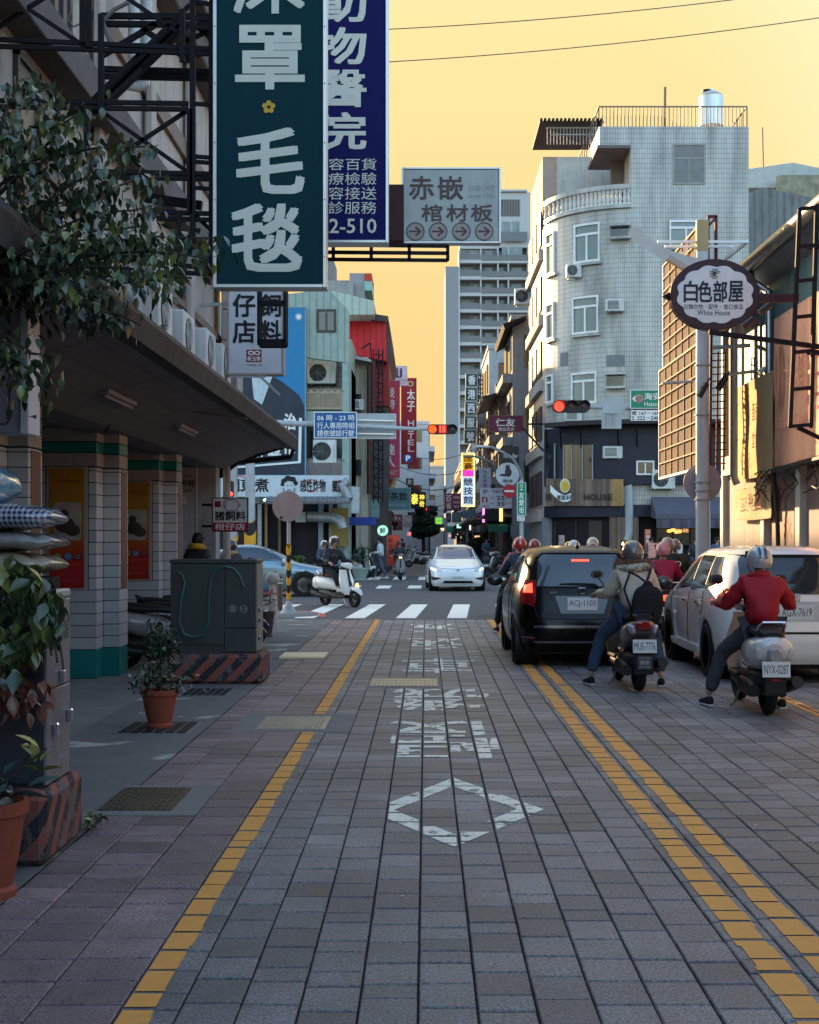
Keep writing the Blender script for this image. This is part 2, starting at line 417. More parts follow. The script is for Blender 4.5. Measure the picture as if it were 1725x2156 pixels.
def wornpaint(name, col, wear=.5, sc=9):
    m = M(name, col, .6, var=.08, scale=20); t = m.node_tree; b = t.nodes['Principled BSDF']; L = t.links.new
    src = b.inputs['Base Color'].links[0].from_socket
    g = N(t, 'ShaderNodeNewGeometry'); n = N(t, 'ShaderNodeTexNoise'); n.inputs['Scale'].default_value = sc; n.inputs['Detail'].default_value = 9; n.inputs['Roughness'].default_value = .75; L(g.outputs['Position'], n.inputs[0])
    r = N(t, 'ShaderNodeMapRange'); r.inputs['From Min'].default_value = wear; r.inputs['From Max'].default_value = wear+.05; L(n.outputs[0], r.inputs[0])
    x = N(t, 'ShaderNodeMix', data_type='RGBA'); L(r.outputs[0], x.inputs['Factor']); L(src, x.inputs[6]); x.inputs[7].default_value = (.15, .15, .155, 1); L(x.outputs[2], b.inputs['Base Color'])
    return m
yel = wornpaint('yellow_road_paint', (.66, .31, .07), .64); whp = wornpaint('white_road_paint', (.78, .80, .68), .54, 8)
def yl(x0, x1, y0, y1):
    mb = MB()
    y = y0                                  # slightly ragged edges
    while y < y1:
        e = random.uniform(-.008, .008); e2 = random.uniform(-.008, .008); paint(mb, [(x0+e, y), (x1+e2, y), (x1+e2, min(y+.27, y1)), (x0+e, min(y+.27, y1))]); y += .27
    mb.solo('yellow_lane_line', yel, kind='structure')
yl(-1.045, -.925, 3.9, 28.3); yl(1.235, 1.36, 3.9, 28.3); yl(1.45, 1.57, 3.9, 15.35); yl(1.45, 1.57, 15.55, 28.3); yl(3.57, 3.69, 3.9, 28.3)
mb = MB()
T, B_, L_, R_ = (.185, 9.45), (.15, 7.30), (-.34, 8.28), (.70, 8.32)
c0 = (.17, 8.33)
def inner(p): return (c0[0]+(p[0]-c0[0])*.70, c0[1]+(p[1]-c0[1])*.70)
for a, b in ((T, R_), (R_, B_), (B_, L_), (L_, T)): paint(mb, [a, b, inner(b), inner(a)], skip=.13)
mb.solo('white_diamond_marking', whp, kind='structure')
for ch, y0, y1, x0, x1, sk in (('慢', 10.25, 12.4, -.30, .60, .12), ('機', 13.15, 15.1, -.33, .64, .15), ('車', 16.9, 19.0, -.30, .62, .15), ('速', 20.5, 22.9, -.28, .55, .25), ('減', 24.6, 26.8, -.28, .5, .45)):
    vs, fs = glyphs(ch, 0); mb = MB()
    for q_, dx in enumerate((-.018, .018)):
        m0 = len(mb.v)
        for f in fs: paint(mb, [(x1-(x1-x0)*vs[i][0]+dx, y1-(y1-y0)*vs[i][1]) for i in f], skip=sk)
        for w_ in mb.v[m0:]: w_.z += .0008*q_
    if mb.v: mb.solo('white_road_lettering', whp, kind='structure')
# iron covers in the paving
m_iron = M('iron_cover', (.16, .14, .12), .38, .75, var=.2, bump=.2)
m_brass = M('polished_cover', (.36, .33, .28), .45, .5, var=.2, scale=20)
conc = M('concrete', (.16, .16, .155), .85, var=.15, bump=.4, bscale=90, dirt=.25)
conc2 = M('pale_concrete', (.19, .19, .175), .85, var=.12, bump=.4, bscale=80)
def cover(x0, x1, y0, y1, label, mat, nx, ny, surround):
    t = thing('manhole_cover', label, 'manhole cover', ((x0+x1)/2, (y0+y1)/2, 0))
    sx0, sx1, sy0, sy1 = surround
    fr = MB()
    for a, b, c, d in ((sx0, x0, sy0, sy1), (x1, sx1, sy0, sy1), (x0, x1, sy0, y0), (x0, x1, y1, sy1)):
        if b-a > .01 and d-c > .01: fr.box(a, b, c, d, -.03, .001)
    fr.build('surround', conc2, t)
    MB().box(x0, x1, y0, y1, -.03, .004, .004).build('plate', mat, t)
    st = MB(); dx = (x1-x0-.04)/nx; dy = (y1-y0-.04)/ny
    for i in range(nx):
        for j in range(ny):
            a, b = x0+.02+i*dx, y0+.02+j*dy
            if ny > 3 and (i+j) % 2: st.box(a+dx*.1, a+dx*.9, b+dy*.3, b+dy*.7, .0042, .010)
            else: st.box(a+dx*.25, a+dx*.75, b+dy*.1, b+dy*.9, .0042, .010)
    st.build('tread_studs', mat, t)
    rim = MB()
    for a, b, c, d in ((x0-.014, x1+.014, y0-.014, y0), (x0-.014, x1+.014, y1, y1+.014), (x0-.014, x0, y0, y1), (x1, x1+.014, y0, y1)): rim.box(a, b, c, d, -.02, .008)
    rim.build('rim', mat, t)
cover(-1.43, -.87, 11.85, 12.68, 'square studded iron cover crossing the left yellow line, set in pale concrete', m_brass, 14, 10, (-1.645, -.638, 11.7, 12.9))
cover(-.61, .12, 15.35, 16.2, 'slotted golden grate cover in the middle of the lane beyond the white marking', m_brass, 15, 3, (-.638, .176, 15.2, 16.35))
cover(-1.93, -1.52, 8.3, 9.02, 'dark rusty tread-plate cover beside the near utility cabinet', m_iron, 9, 14, (-1.95, -1.343, 8.15, 9.15))
# left pavement: cement apron
MB().add([(-9, 1, .001), (-2.9, 1, .001), (-2.9, 28.3, .001), (-9, 28.3, .001)], [(0, 1, 2, 3)]).solo('arcade_floor', conc2, kind='structure')
ap = MB()
for a, b, c, d in ((-2.9, -1.87, 1, 8.15), (-2.9, -1.95, 8.15, 9.15), (-2.9, -1.87, 9.15, 28.3)): ap.add([(a, c, 0), (b, c, 0), (b, d, 0), (a, d, 0)], [(0, 1, 2, 3)])
m_apron = M('cement_apron', (.14, .145, .14), .85, var=.12, bump=.4, bscale=70)
t = m_apron.node_tree; b = t.nodes['Principled BSDF']; s0 = b.inputs['Base Color'].links[0].from_socket
g = N(t, 'ShaderNodeNewGeometry'); n = N(t, 'ShaderNodeTexNoise'); n.inputs['Scale'].default_value = 1.6; n.inputs['Detail'].default_value = 9; t.links.new(g.outputs['Position'], n.inputs[0])
r = N(t, 'ShaderNodeMapRange'); r.inputs['From Min'].default_value = .60; r.inputs['From Max'].default_value = .66; t.links.new(n.outputs[0], r.inputs[0])
x_ = N(t, 'ShaderNodeMix', data_type='RGBA'); t.links.new(r.outputs[0], x_.inputs['Factor']); t.links.new(s0, x_.inputs[6]); x_.inputs[7].default_value = (.42, .42, .36, 1); t.links.new(x_.outputs[2], b.inputs['Base Color'])
ap.solo('cement_apron', m_apron, kind='structure')
MB().add([(6.2, 1, .001), (12, 1, .001), (12, 28.3, .001), (6.2, 28.3, .001)], [(0, 1, 2, 3)]).solo('right_pavement', conc, kind='structure')
# drain grates in the apron
m_grate = M('grate_iron', (.03, .032, .036), .55, .5)
def drain(px, py, wx, ly, label, mat=m_grate, base=conc2):
    Y = GY(py); X = GX(px, Y)
    t = thing('drain_grate', label, 'drain grate', (X, Y, 0), group='drain grates along the left pavement')
    MB().box(X-wx/2, X+wx/2, Y-ly/2, Y+ly/2, -.02, .004).build('frame', base, t)
    for i in range(6):
        a = X-wx/2+.02+i*(wx-.04)/6
        MB().box(a+.008, a+(wx-.04)/6-.008, Y-ly/2+.03, Y+ly/2-.03, .0045, .009).build('slat', mat, t)
drain(335, 1533, .62, .75, 'black drain grate under the terracotta plant pot')
drain(437, 1458, .50, .70, 'black drain grate at the foot of the striped cabinet plinth')
drain(600, 1384, .50, .55, 'pale drain grate nearest the yellow board', conc, conc2)
drain(602, 1349, .55, .6, 'pale drain grate behind the yellow board', conc, conc2)
drain(640, 1325, .55, .8, 'pale drain grate by the crossing corner', conc, conc2)
MB().box(-1.98, -1.62+.25, 18.9, 19.7, .003, .03).solo('yellow_board', M('yellow_board', (.78, .66, .40), .6), 'flat yellow board lying on the ground beyond the striped plinth', 'board')
# intersection asphalt and markings
asph = M('asphalt', (.085, .083, .085), .8, var=.1, scale=2, bump=.35, bscale=120)
solo_plane('intersection_road', -60, 60, 28.304, 63, 0.0, asph)
solo_plane('far_road', -3.4, 4.6, 63.004, 600, 0.0, M('far_paving', (.17, .155, .15), .8))
MB().box(-2.4, 6.3, 28.30, 28.42, -.03, .006).solo('paving_edge_strip', conc2, kind='structure')
wm = wornpaint('crosswalk_paint', (.80, .79, .70), .66, 4)
mb = MB()
for k in range(-4, 9):
    xb = -1.67+1.05*k; 
    if k < -1: y0 = 31.5
    else: y0 = 28.8
    y1 = 35.0; s0 = (y0-28.8)*.042; s1 = .26
    mb.add([(xb+s0, y0, .004), (xb+.41+s0, y0, .004), (xb+.41+s1, y1, .004), (xb+s1, y1, .004)], [(0, 1, 2, 3)])
for k in range(-3, 7):
    xb = -2.74+1.06*k; mb.add([(xb, 46.6, .004), (xb+.46, 46.6, .004), (xb+.48, 49.6, .004), (xb+.02, 49.6, .004)], [(0, 1, 2, 3)])
for k in range(0, 6):
    xb = -2.42+1.05*k; mb.add([(xb, 56.7, .004), (xb+.50, 56.7, .004), (xb+.52, 61.7, .004), (xb+.02, 61.7, .004)], [(0, 1, 2, 3)])
mb.solo('crosswalk_stripes', wm, kind='structure')
rp_ = MB(); prev = None
for i in range(15):
    a = i/14*pi/2; x = -3.6+1.5*sin(a); y = 29.2+3.2*cos(a)
    if prev: rp_.add([(prev[0], prev[1], .005), (x, y, .005), (x-.13*sin(a), y-.13*cos(a), .005), (prev[0]-.13*sin(a), prev[1]-.13*cos(a), .005)], [(0, 1, 2, 3)])
    prev = (x, y)
rp_.solo('red_kerb_line', M('red_road_paint', (.5, .08, .06), .6), kind='structure')
MB().lathe([(0.001, .06), (.70, .06), (.78, .0)], (-3.05, 29.9, 0), 24).solo('corner_kerb', conc2, kind='structure')
# ================================================================ generic builders
def board(name, label, cat, x0, y0, x1, y1, Y, th, face, frame=None, fw=.03, texts=(), group=None, back=None, skew=0):
    """a sign box facing the camera side of the street; edges given by bearings, real distance Y and thickness th"""
    a, b = P(x0, y1, Y), P(x1, y0, Y)
    t = thing(name, label, cat, ((a.x+b.x)/2, Y, a.z), 0, group)
    MB().box(a.x, b.x, Y, Y+th, a.z, b.z, .006).build('panel', face, t)
    if frame:
        f = MB(); e = .012
        f.box(a.x-fw, a.x, Y-e, Y+th+e, a.z-fw, b.z+fw, .004); f.box(b.x, b.x+fw, Y-e, Y+th+e, a.z-fw, b.z+fw, .004)
        f.box(a.x, b.x, Y-e, Y+th+e, a.z-fw, a.z, .004); f.box(a.x, b.x, Y-e, Y+th+e, b.z, b.z+fw, .004)
        f.build('frame', frame, t)
    by = {}
    for q in texts:
        kind, s, tx0, ty0, tx1, ty1, mt = q[:7]; bold = q[7] if len(q) > 7 else .012
        mb = by.setdefault(mt.name, (MB(), mt))[0]
        if kind == 'h': ptext(mb, s, tx0, ty0, tx1, ty1, Y-.006, bold)
        elif kind == 'v': vtext(mb, s, tx0, ty0, tx1, ty1, Y-.006, bold)
        elif kind == 'r':
            c, d = P(tx0, ty1, Y), P(tx1, ty0, Y); mb.box(c.x, d.x, Y-.004, Y+.001, c.z, d.z)
        elif kind == 'o':     # ring: s = ring thickness fraction, centre tx0,ty0 radius tx1 px
            c = P(tx0, ty0, Y-.005); R = tx1*Y/F; n = 28
            mb.grid(lambda u, v: c+Vector((cos(2*pi*u)*R*(1-s*v), 0, sin(2*pi*u)*R*(1-s*v))), n, 1, 0, False, True)
    for k, (mb, mt) in by.items():
        if mb.v: mb.build('lettering', mt, t)
    return t
def ac_unit(x, y, z, w=.8, h=.58, d=.3, face='-y', label='', group=None, window=False):
    t = thing('air_conditioner', label, 'air conditioner', (x, y, z), {'-y': 0, '+x': pi/2}[face], group, local=True)
    wh = M('ac_casing', (.55, .56, .54), .5, dirt=.35)
    MB().box(-w/2, w/2, 0, d, 0, h, .02).build('casing', wh, t)
    if window:
        g = MB()
        for i in range(7): g.box(-w*.42, w*.2, -.008, -.001, h*.18+i*h*.1, h*.18+i*h*.1+h*.05)
        g.build('grille', black_plastic, t)
    else:
        c = (-w*.12, -.012, h*.5); R = h*.40
        MB().lathe([(.001, 0), (R, 0), (R*1.02, .012)], (c[0], -.0, c[2]), 20, axis='y').build('fan_opening', black_plastic, t)
        g = MB()
        for k in range(5): 
            r = R*(.25+.18*k); g.tube([(c[0]+r*cos(a*pi/10), -.016, c[2]+r*sin(a*pi/10)) for a in range(21)], .004, 4, 0, False, False)
        for k in range(8): g.tube([(c[0], -.016, c[2]), (c[0]+R*cos(k*pi/4), -.016, c[2]+R*sin(k*pi/4))], .004, 4)
        g.build('fan_grille', wh, t)
    b = MB(); b.bar((-w*.35, 0, -.02), (-w*.35, d+.25, -.02), .035); b.bar((w*.35, 0, -.02), (w*.35, d+.25, -.02), .035); b.build('bracket', grey_metal, t)
    return t
def window(parent, x0, y0, x1, y1, Y, nx=2, ny=1, fr=white_paint, gl=winglass, fw=.05, transom=0, off=.04):
    """camera-facing window: frame (> panes)"""
    a, b = P(x0, y1, Y), P(x1, y0, Y); f = MB()
    X0, X1, Z0, Z1 = a.x, b.x, a.z, b.z
    f.box(X0, X1, Y-off, Y, Z0, Z0+fw); f.box(X0, X1, Y-off, Y, Z1-fw, Z1); f.box(X0, X0+fw, Y-off, Y, Z0+fw, Z1-fw); f.box(X1-fw, X1, Y-off, Y, Z0+fw, Z1-fw)
    zt = Z1-fw
    if transom: zt = Z0+(Z1-Z0)*(1-transom); f.box(X0+fw, X1-fw, Y-off*.8, Y, zt-fw/2, zt+fw/2)
    for i in range(1, nx): xx = X0+(X1-X0)*i/nx; f.box(xx-fw*.4, xx+fw*.4, Y-off*.9, Y, Z0+fw, zt-fw/2)
    for j in range(1, ny): zz = Z0+(Z1-Z0)*j/ny; f.box(X0+fw, X1-fw, Y-off*.7, Y, zz-fw*.3, zz+fw*.3)
    o = f.build('window', fr, parent)
    sub = root_off(parent)
    def pane(a, b, c, d): MB().box(a, b, Y-off*.35, Y-.002, c, d).build('pane', gl, o, off=sub)
    for i in range(nx):
        a_, b_ = X0+(X1-X0)*i/nx, X0+(X1-X0)*(i+1)/nx
        pane(a_+fw*.4, b_-fw*.4, Z0+fw*.6, (zt if transom else Z1)-fw*.5)
    if transom: pane(X0+fw*.5, X1-fw*.5, zt+fw*.3, Z1-fw*.5)
    return o
# ================================================================ LEFT BUILDING
stucco = M('grey_stucco', (.38, .35, .32), .9, var=.14, scale=2.5, bump=.7, bscale=60, dirt=.45)
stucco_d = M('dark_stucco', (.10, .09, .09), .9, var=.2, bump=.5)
brown_band = M('brown_band', (.16, .12, .10), .7, dirt=.4)
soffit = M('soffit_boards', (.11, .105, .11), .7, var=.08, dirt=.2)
gutterm = M('brown_gutter', (.05, .042, .040), .75, .1, var=.3, scale=5, dirt=.4)
WX = -3.6
lb = thing('corner_building', 'grey stucco three-storey building over the arcade on the left, behind the black sign scaffold', 'building', (WX, 14, 0))
MB().box(-11, WX, -25, 24.5, 3.5, 9.2).build('wall', stucco, lb)
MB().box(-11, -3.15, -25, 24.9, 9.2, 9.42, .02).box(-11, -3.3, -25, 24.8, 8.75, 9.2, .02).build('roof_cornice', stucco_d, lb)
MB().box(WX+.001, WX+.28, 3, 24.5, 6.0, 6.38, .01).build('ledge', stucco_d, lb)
MB().box(WX+.001, WX+.06, 3, 24.5, 7.25, 7.5).build('stone_band', brown_band, lb)
MB().box(WX+.001, WX+.07, 3, 24.5, 5.0, 5.12).build('stone_band', brown_band, lb)
for y in (14.9, 17.7, 20.7): MB().box(WX+.062, WX+.14, y, y+.3, 3.5, 8.75, .01).build('pilaster', stucco, lb)
for (y0, y1, z0, z1) in ((12.0, 12.75, 6.7, 8.4), (13.4, 14.1, 6.6, 7.2), (12.2, 13.6, 4.4, 5.9)):
    f = MB()
    for a, b, c, d in ((y0, y1, z0, z0+.06), (y0, y1, z1-.06, z1), (y0, y0+.06, z0, z1), (y1-.06, y1, z0, z1), ((y0+y1)/2-.03, (y0+y1)/2+.03, z0, z1)): f.box(WX+.001, WX+.05, a, b, c, d)
    w = f.build('window', M('brown_window_frame', (.05, .04, .04), .5), lb)
    for a, b in ((y0+.06, (y0+y1)/2-.03), ((y0+y1)/2+.03, y1-.06)): MB().box(WX+.001, WX+.02, a, b, z0+.06, z1-.06).build('pane', M('dull_glass', (.03, .03, .04), .35, spec=.3), w, off=root_off(lb))
# vent blocks (pierced white blocks)
for (yy, zz) in ((19.2, 4.35), (20.0, 4.35), (19.2, 3.75), (21.2, 4.3)):
    f = MB(); k = MB()
    MB().box(WX+.001, WX+.01, yy, yy+.6, zz, zz+.45).build('vent_recess', black_plastic, lb)
    for i in range(6): f.box(WX+.01, WX+.05, yy+i*.115, yy+i*.115+.025, zz, zz+.45)
    for i in range(4): f.box(WX+.012, WX+.045, yy, yy+.6, zz+i*.14, zz+i*.14+.025)
    f.build('vent_grille', white_paint, lb)
# end pier of stone blocks at the street corner
for k in range(11):
    z = 3.45+k*.52
    MB().box(WX+.13, WX+.40, 23.75, 24.5, z, z+.505, .012).build('stone_block', stucco, lb)
# pilaster of ribbed metal down pipe at the corner
for x_, z_, r_ in ((-3.50, 9.0, .07), (-3.68, 3.3, .06), (-3.84, 3.3, .055)): MB().tube([(x_, 24.62, z_), (x_, 24.62, 0)], r_, 8).build('downpipe', grey_metal, lb)
# arcade
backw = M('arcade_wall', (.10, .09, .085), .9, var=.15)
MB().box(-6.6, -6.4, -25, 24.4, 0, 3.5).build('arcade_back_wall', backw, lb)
MB().box(-6.4, -3.6, 24.0, 24.4, 0, 3.5).build('arcade_end_wall', M('arcade_end', (.30, .31, .32), .7, dirt=.4), lb)
for i in range(26): MB().box(-6.4, -6.36, 12.2, 23.5, .06+i*.12, .06+i*.12+.105, .01).build('shutter_slat', M('shutter_grey', (.26, .25, .26), .5, .3, rnd=.1), lb)
# canopy: soffit curved from the columns out to the gutter
cv = thing('arcade_canopy', 'long dark metal canopy with weathered gutter over the arcade at left', 'canopy', (-3.0, 14, 2.8))
def cs(u):
    return [(-3.9, 2.84), (-3.55, 2.86), (-3.25, 3.0), (-2.95, 3.12), (-2.65, 3.2), (-2.47, 3.24)][u]
bd = 8
for k in range(5):
    for j in range(bd):
        y0 = 3+j*21.7/bd; y1 = 3+(j+1)*21.7/bd
        (xa, za), (xb, zb) = cs(k), cs(k+1)
        g = .006
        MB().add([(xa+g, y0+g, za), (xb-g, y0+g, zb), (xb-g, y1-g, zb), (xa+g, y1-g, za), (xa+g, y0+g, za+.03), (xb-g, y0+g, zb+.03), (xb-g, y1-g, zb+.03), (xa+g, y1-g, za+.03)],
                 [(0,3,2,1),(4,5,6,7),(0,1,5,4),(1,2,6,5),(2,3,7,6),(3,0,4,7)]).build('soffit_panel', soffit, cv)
MB().prism([(-2.47, 3.26), (-2.47, 3.55), (-3.6, 3.95), (-3.95, 3.95), (-3.95, 2.9), (-3.55, 2.92), (-2.95, 3.17)], 'y', -20, 24.6).build('roof_deck', M('canopy_dark', (.03, .03, .035), .7, dirt=.3), cv)
gt = MB(); pr = [(-2.47, 3.22), (-2.30, 3.20), (-2.26, 3.38), (-2.30, 3.45), (-2.34, 3.43), (-2.47, 3.56)]
for j in range(9): gt.prism(pr, 'y', 3+j*2.42, 3+(j+1)*2.42-.012)
gt.build('gutter', gutterm, cv)
rb = MB()
for j in range(86): rb.tube([(-2.48, 3.1+j*.25, 3.565), (-3.58, 3.1+j*.25, 3.965)], .03, 5, 0, False)
rb.build('corrugation', M('canopy_top', (.16, .13, .12), .5, .4, dirt=.5), cv, kind='stuff')
MB().prism([(-2.5, 3.22), (-2.5, 3.35), (-3.9, 3.35), (-3.9, 2.65), (-3.6, 2.7), (-3.3, 2.95), (-2.9, 3.1)], 'y', 24.62, 24.72).build('end_board', black_metal, cv)
MB().tube([(-3.95, 24.8, 2.93), (-2.4, 24.8, 3.08), (-2.33, 24.75, 3.25)], .05, 8).build('end_pipe', black_metal, cv)
for (y0, x) in ((9.5, -3.1), (13.5, -3.1), (17.5, -3.1)):
    MB().box(x-.05, x+.05, y0, y0+1.3, 3.02, 3.07, .01).box(x-.018, x+.018, y0+.04, y0+1.26, 2.985, 3.018, .01).build('tube_light', M('tube_grey', (.22, .22, .23), .5), cv)
cbl = MB(); pts = [P(222, 910, 15.5), P(238, 880, 15.5), P(270, 860, 16), P(330, 857, 16.5), P(420, 868, 17), P(520, 882, 18)]
cbl.tube(pts, .012, 6); cbl.solo('hanging_cable', black_plastic, 'thin black cable looping under the arcade canopy', 'cable')
# columns
tilew = M('cream_tile', (.42, .43, .43), .35, rnd=.12, var=.08)
teal = M('teal_tile', (.01, .17, .165), .4, var=.1)
grout = M('tile_grout', (.02, .03, .035), .8)
plain = M('column_plaster', (.27, .255, .25), .7, var=.08)
def gradmat(name, c0, c1, z0, z1):
    m = bpy.data.materials.new(name); m.use_nodes = True; t = m.node_tree; b = t.nodes['Principled BSDF']
    tc = N(t, 'ShaderNodeTexCoord'); s = N(t, 'ShaderNodeSeparateXYZ'); t.links.new(tc.outputs['Object'], s.inputs[0])
    r = N(t, 'ShaderNodeMapRange'); r.inputs['From Min'].default_value = z0; r.inputs['From Max'].default_value = z1; t.links.new(s.outputs[2], r.inputs[0])
    rp = N(t, 'ShaderNodeValToRGB'); rp.color_ramp.elements[0].color = (*c0, 1); rp.color_ramp.elements[0].position = .25; rp.color_ramp.elements[1].color = (*c1, 1); rp.color_ramp.elements[1].position = .6
    t.links.new(r.outputs[0], rp.inputs[0]); t.links.new(rp.outputs[0], b.inputs['Base Color']); b.inputs['Roughness'].default_value = .35
    return m
m_poster = gradmat('poster_print', (.33, .012, .012), (.33, .15, .008), 1.03, 2.45)
pale = M('poster_photo', (.30, .26, .23), .4, var=.3, scale=6)
tan_m = M('poster_figure', (.05, .035, .03), .4)
dullred = M('poster_red_text', (.45, .09, .08), .5); dullyel = M('poster_dim_text', (.45, .25, .05), .5)
def column(label, group):
    t = thing('arcade_column', label, 'column', (-4.15, 16.6, 0), 0, group)
    X0, X1, X2, Y0, Y1 = -4.5, -3.81, -3.62, 16.2, 17.0
    MB().box(X0+.02, X1-.02, Y0+.02, Y1, 0, 2.84).box(X1-.03, X2-.02, 16.57, Y1-.01, 0, 2.84).build('core', grout, t)
    mb = MB(); mb.box(X0, X1, Y0, Y1+.01, 0, .33, .008).box(X1-.02, X2, 16.55, Y1+.005, 0, .33, .008).box(X0, X1, Y0, Y1+.01, 2.62, 2.74, .004).box(X1-.02, X2, 16.55, Y1+.005, 2.62, 2.74, .004); mb.build('teal_band', teal, t)
    MB().box(X0-.01, X1+.01, Y0-.01, Y1+.01, 2.46, 2.612, .005).box(X1, X2, 16.55, Y1, 2.46, 2.612, .005).box(X0-.01, X1+.01, Y0-.01, Y1+.01, 2.75, 2.9).box(X1, X2, 16.55, Y1, 2.75, 2.9).build('plaster_band', plain, t)
    z = .34; row = 0
    while z < 2.44:
        h = min(.138, 2.45-z)
        wide = z < 1.0
        segs = [(X0, X1, Y0, Y0+.02)] if wide else [(X0, X0+.10, Y0, Y0+.02), (X1-.09, X1, Y0, Y0+.02)]
        for a, b, c, d in segs: MB().box(a, b, c, d, z, z+h-.008, .003).build('tile', tilew, t)
        MB().box(X1-.018, X1+.002, Y0+.022, 16.548, z, z+h-.008, .003).build('tile', tilew, t)
        MB().box(X1+.004, X2, 16.55, 16.57, z, z+h-.008, .003).build('tile', tilew, t)
        MB().box(X2-.018, X2+.002, 16.572, Y1, z, z+h-.008, .003).build('tile', tilew, t)
        z += h
    px0, px1 = X0+.11, X1-.10
    MB().box(px0, px1, Y0-.012, Y0+.018, 1.02, 2.455, .004).build('poster_frame', plain, t)
    po = MB().box(px0+.04, px1-.04, Y0-.018, Y0-.0125, 1.05, 2.43).build('poster', m_poster, t)
    sub = root_off(t)
    q = MB(); q.prism([(px0+.10, 1.62), (px1-.09, 1.60), (px1-.07, 1.64), (px1-.07, 2.02), (px1-.1, 2.04), (px0+.11, 2.04), (px0+.09, 2.02)], 'y', Y0-.020, Y0-.0182); q.build('picture', pale, po, off=sub)
    q = MB(); cx = (px0+px1)/2
    q.ell((cx-.03, Y0-.022, 1.90), (.055, .006, .06), 12, 8); q.ell((cx-.02, Y0-.022, 1.78), (.12, .006, .09), 12, 8); q.ell((cx+.07, Y0-.023, 1.72), (.09, .006, .07)); q.build('figure', tan_m, po, off=sub)
    for i, c in enumerate(((.12, .20, .05), (.03, .16, .35), (.10, .01, .02))):
        MB().lathe([(.001, 0), (.043, 0)], (px0+.14+i*.115, Y0-.0205, 1.415), 18, axis='y').build('round_badge', M('badge%d' % i, c, .5), po, off=sub)
        MB().tube([(px0+.14+i*.115+.022*cos(a*pi/6), Y0-.022, 1.415+.022*sin(a*pi/6)) for a in range(13)], .003, 4).build('badge_mark', M('badge_mark', (.4, .4, .4), .5), po, off=sub)
    q = MB(); fit(q, '寵物的好伙伴', (px0+.11, Y0-.0205, 1.30), (.29, 0, 0), (0, 0, .045)); fit(q, 'DOG & CAT', (px0+.10, Y0-.0205, 1.545), (.20, 0, 0), (0, 0, .03)); q.build('lettering', dullred, po, off=sub)
    q = MB(); fit(q, 'Veterinary Hospital', (px0+.09, Y0-.0205, 1.12), (.28, 0, 0), (0, 0, .04), .004); q.tube([(cx-.05, Y0-.021, 1.20), (cx-.03, Y0-.021, 1.23), (cx+.02, Y0-.021, 1.24), (cx+.05, Y0-.021, 1.21), (cx+.02, Y0-.021, 1.20), (cx, Y0-.021, 1.185)], .004, 4)
    q.build('lettering', dullred, po, off=sub)
    q = MB(); fit(q, 'Love&Family', (px0+.10, Y0-.0205, 2.26), (.30, 0, 0), (0, 0, .05), .004); q.build('lettering', M('poster_brown_text', (.16, .06, .01), .5), po, off=sub)
    # narrow side posters
    MB().box(X2+.0025, X2+.008, 16.62, 16.94, 1.03, 2.43).build('side_poster', M('side_poster_faded', (.12, .05, .03), .5, var=.2), t)
    return t
colA = column('teal-banded tiled arcade column with yellow-red pet poster, standing between the other two', 'tiled columns of the left arcade')
colB = copy_tree(colA); colB.location += Vector((0, 3.8, 0)); colB['label'] = 'farthest tiled arcade column, behind the parked scooters and beside the green cabinet'
colC = copy_tree(colA); colC.location += Vector((0, -3.8, 0)); colC['label'] = 'nearest tiled arcade column, at the left edge behind the wrapped bedding'
for c_ in (colB, colC): ORG[c_.name] = Vector(c_.location)
# grey panel with round shop mark at the end of the arcade
t = board('metal_door', 'grey metal door panel with round mark and black characters beyond the farthest column', 'door', 366, 985, 412, 1290, 23.7, .06, M('panel_grey', (.36, .38, .40), .5, dirt=.3), grey_metal, .02,
      [('o', .05, 389, 1017, 20, 0, M('mark_green', (.05, .12, .10), .5)), ('h', '店仔柑', 371, 1010, 408, 1024, blacktxt, .03), ('h', '30678', 378, 1030, 400, 1035, blacktxt), ('h', '南美街', 376, 1000, 402, 1006, blacktxt), ('r', '', 382, 1046, 392, 1060, whitetxt), ('h', '禁', 384, 1048, 390, 1056, blacktxt)])
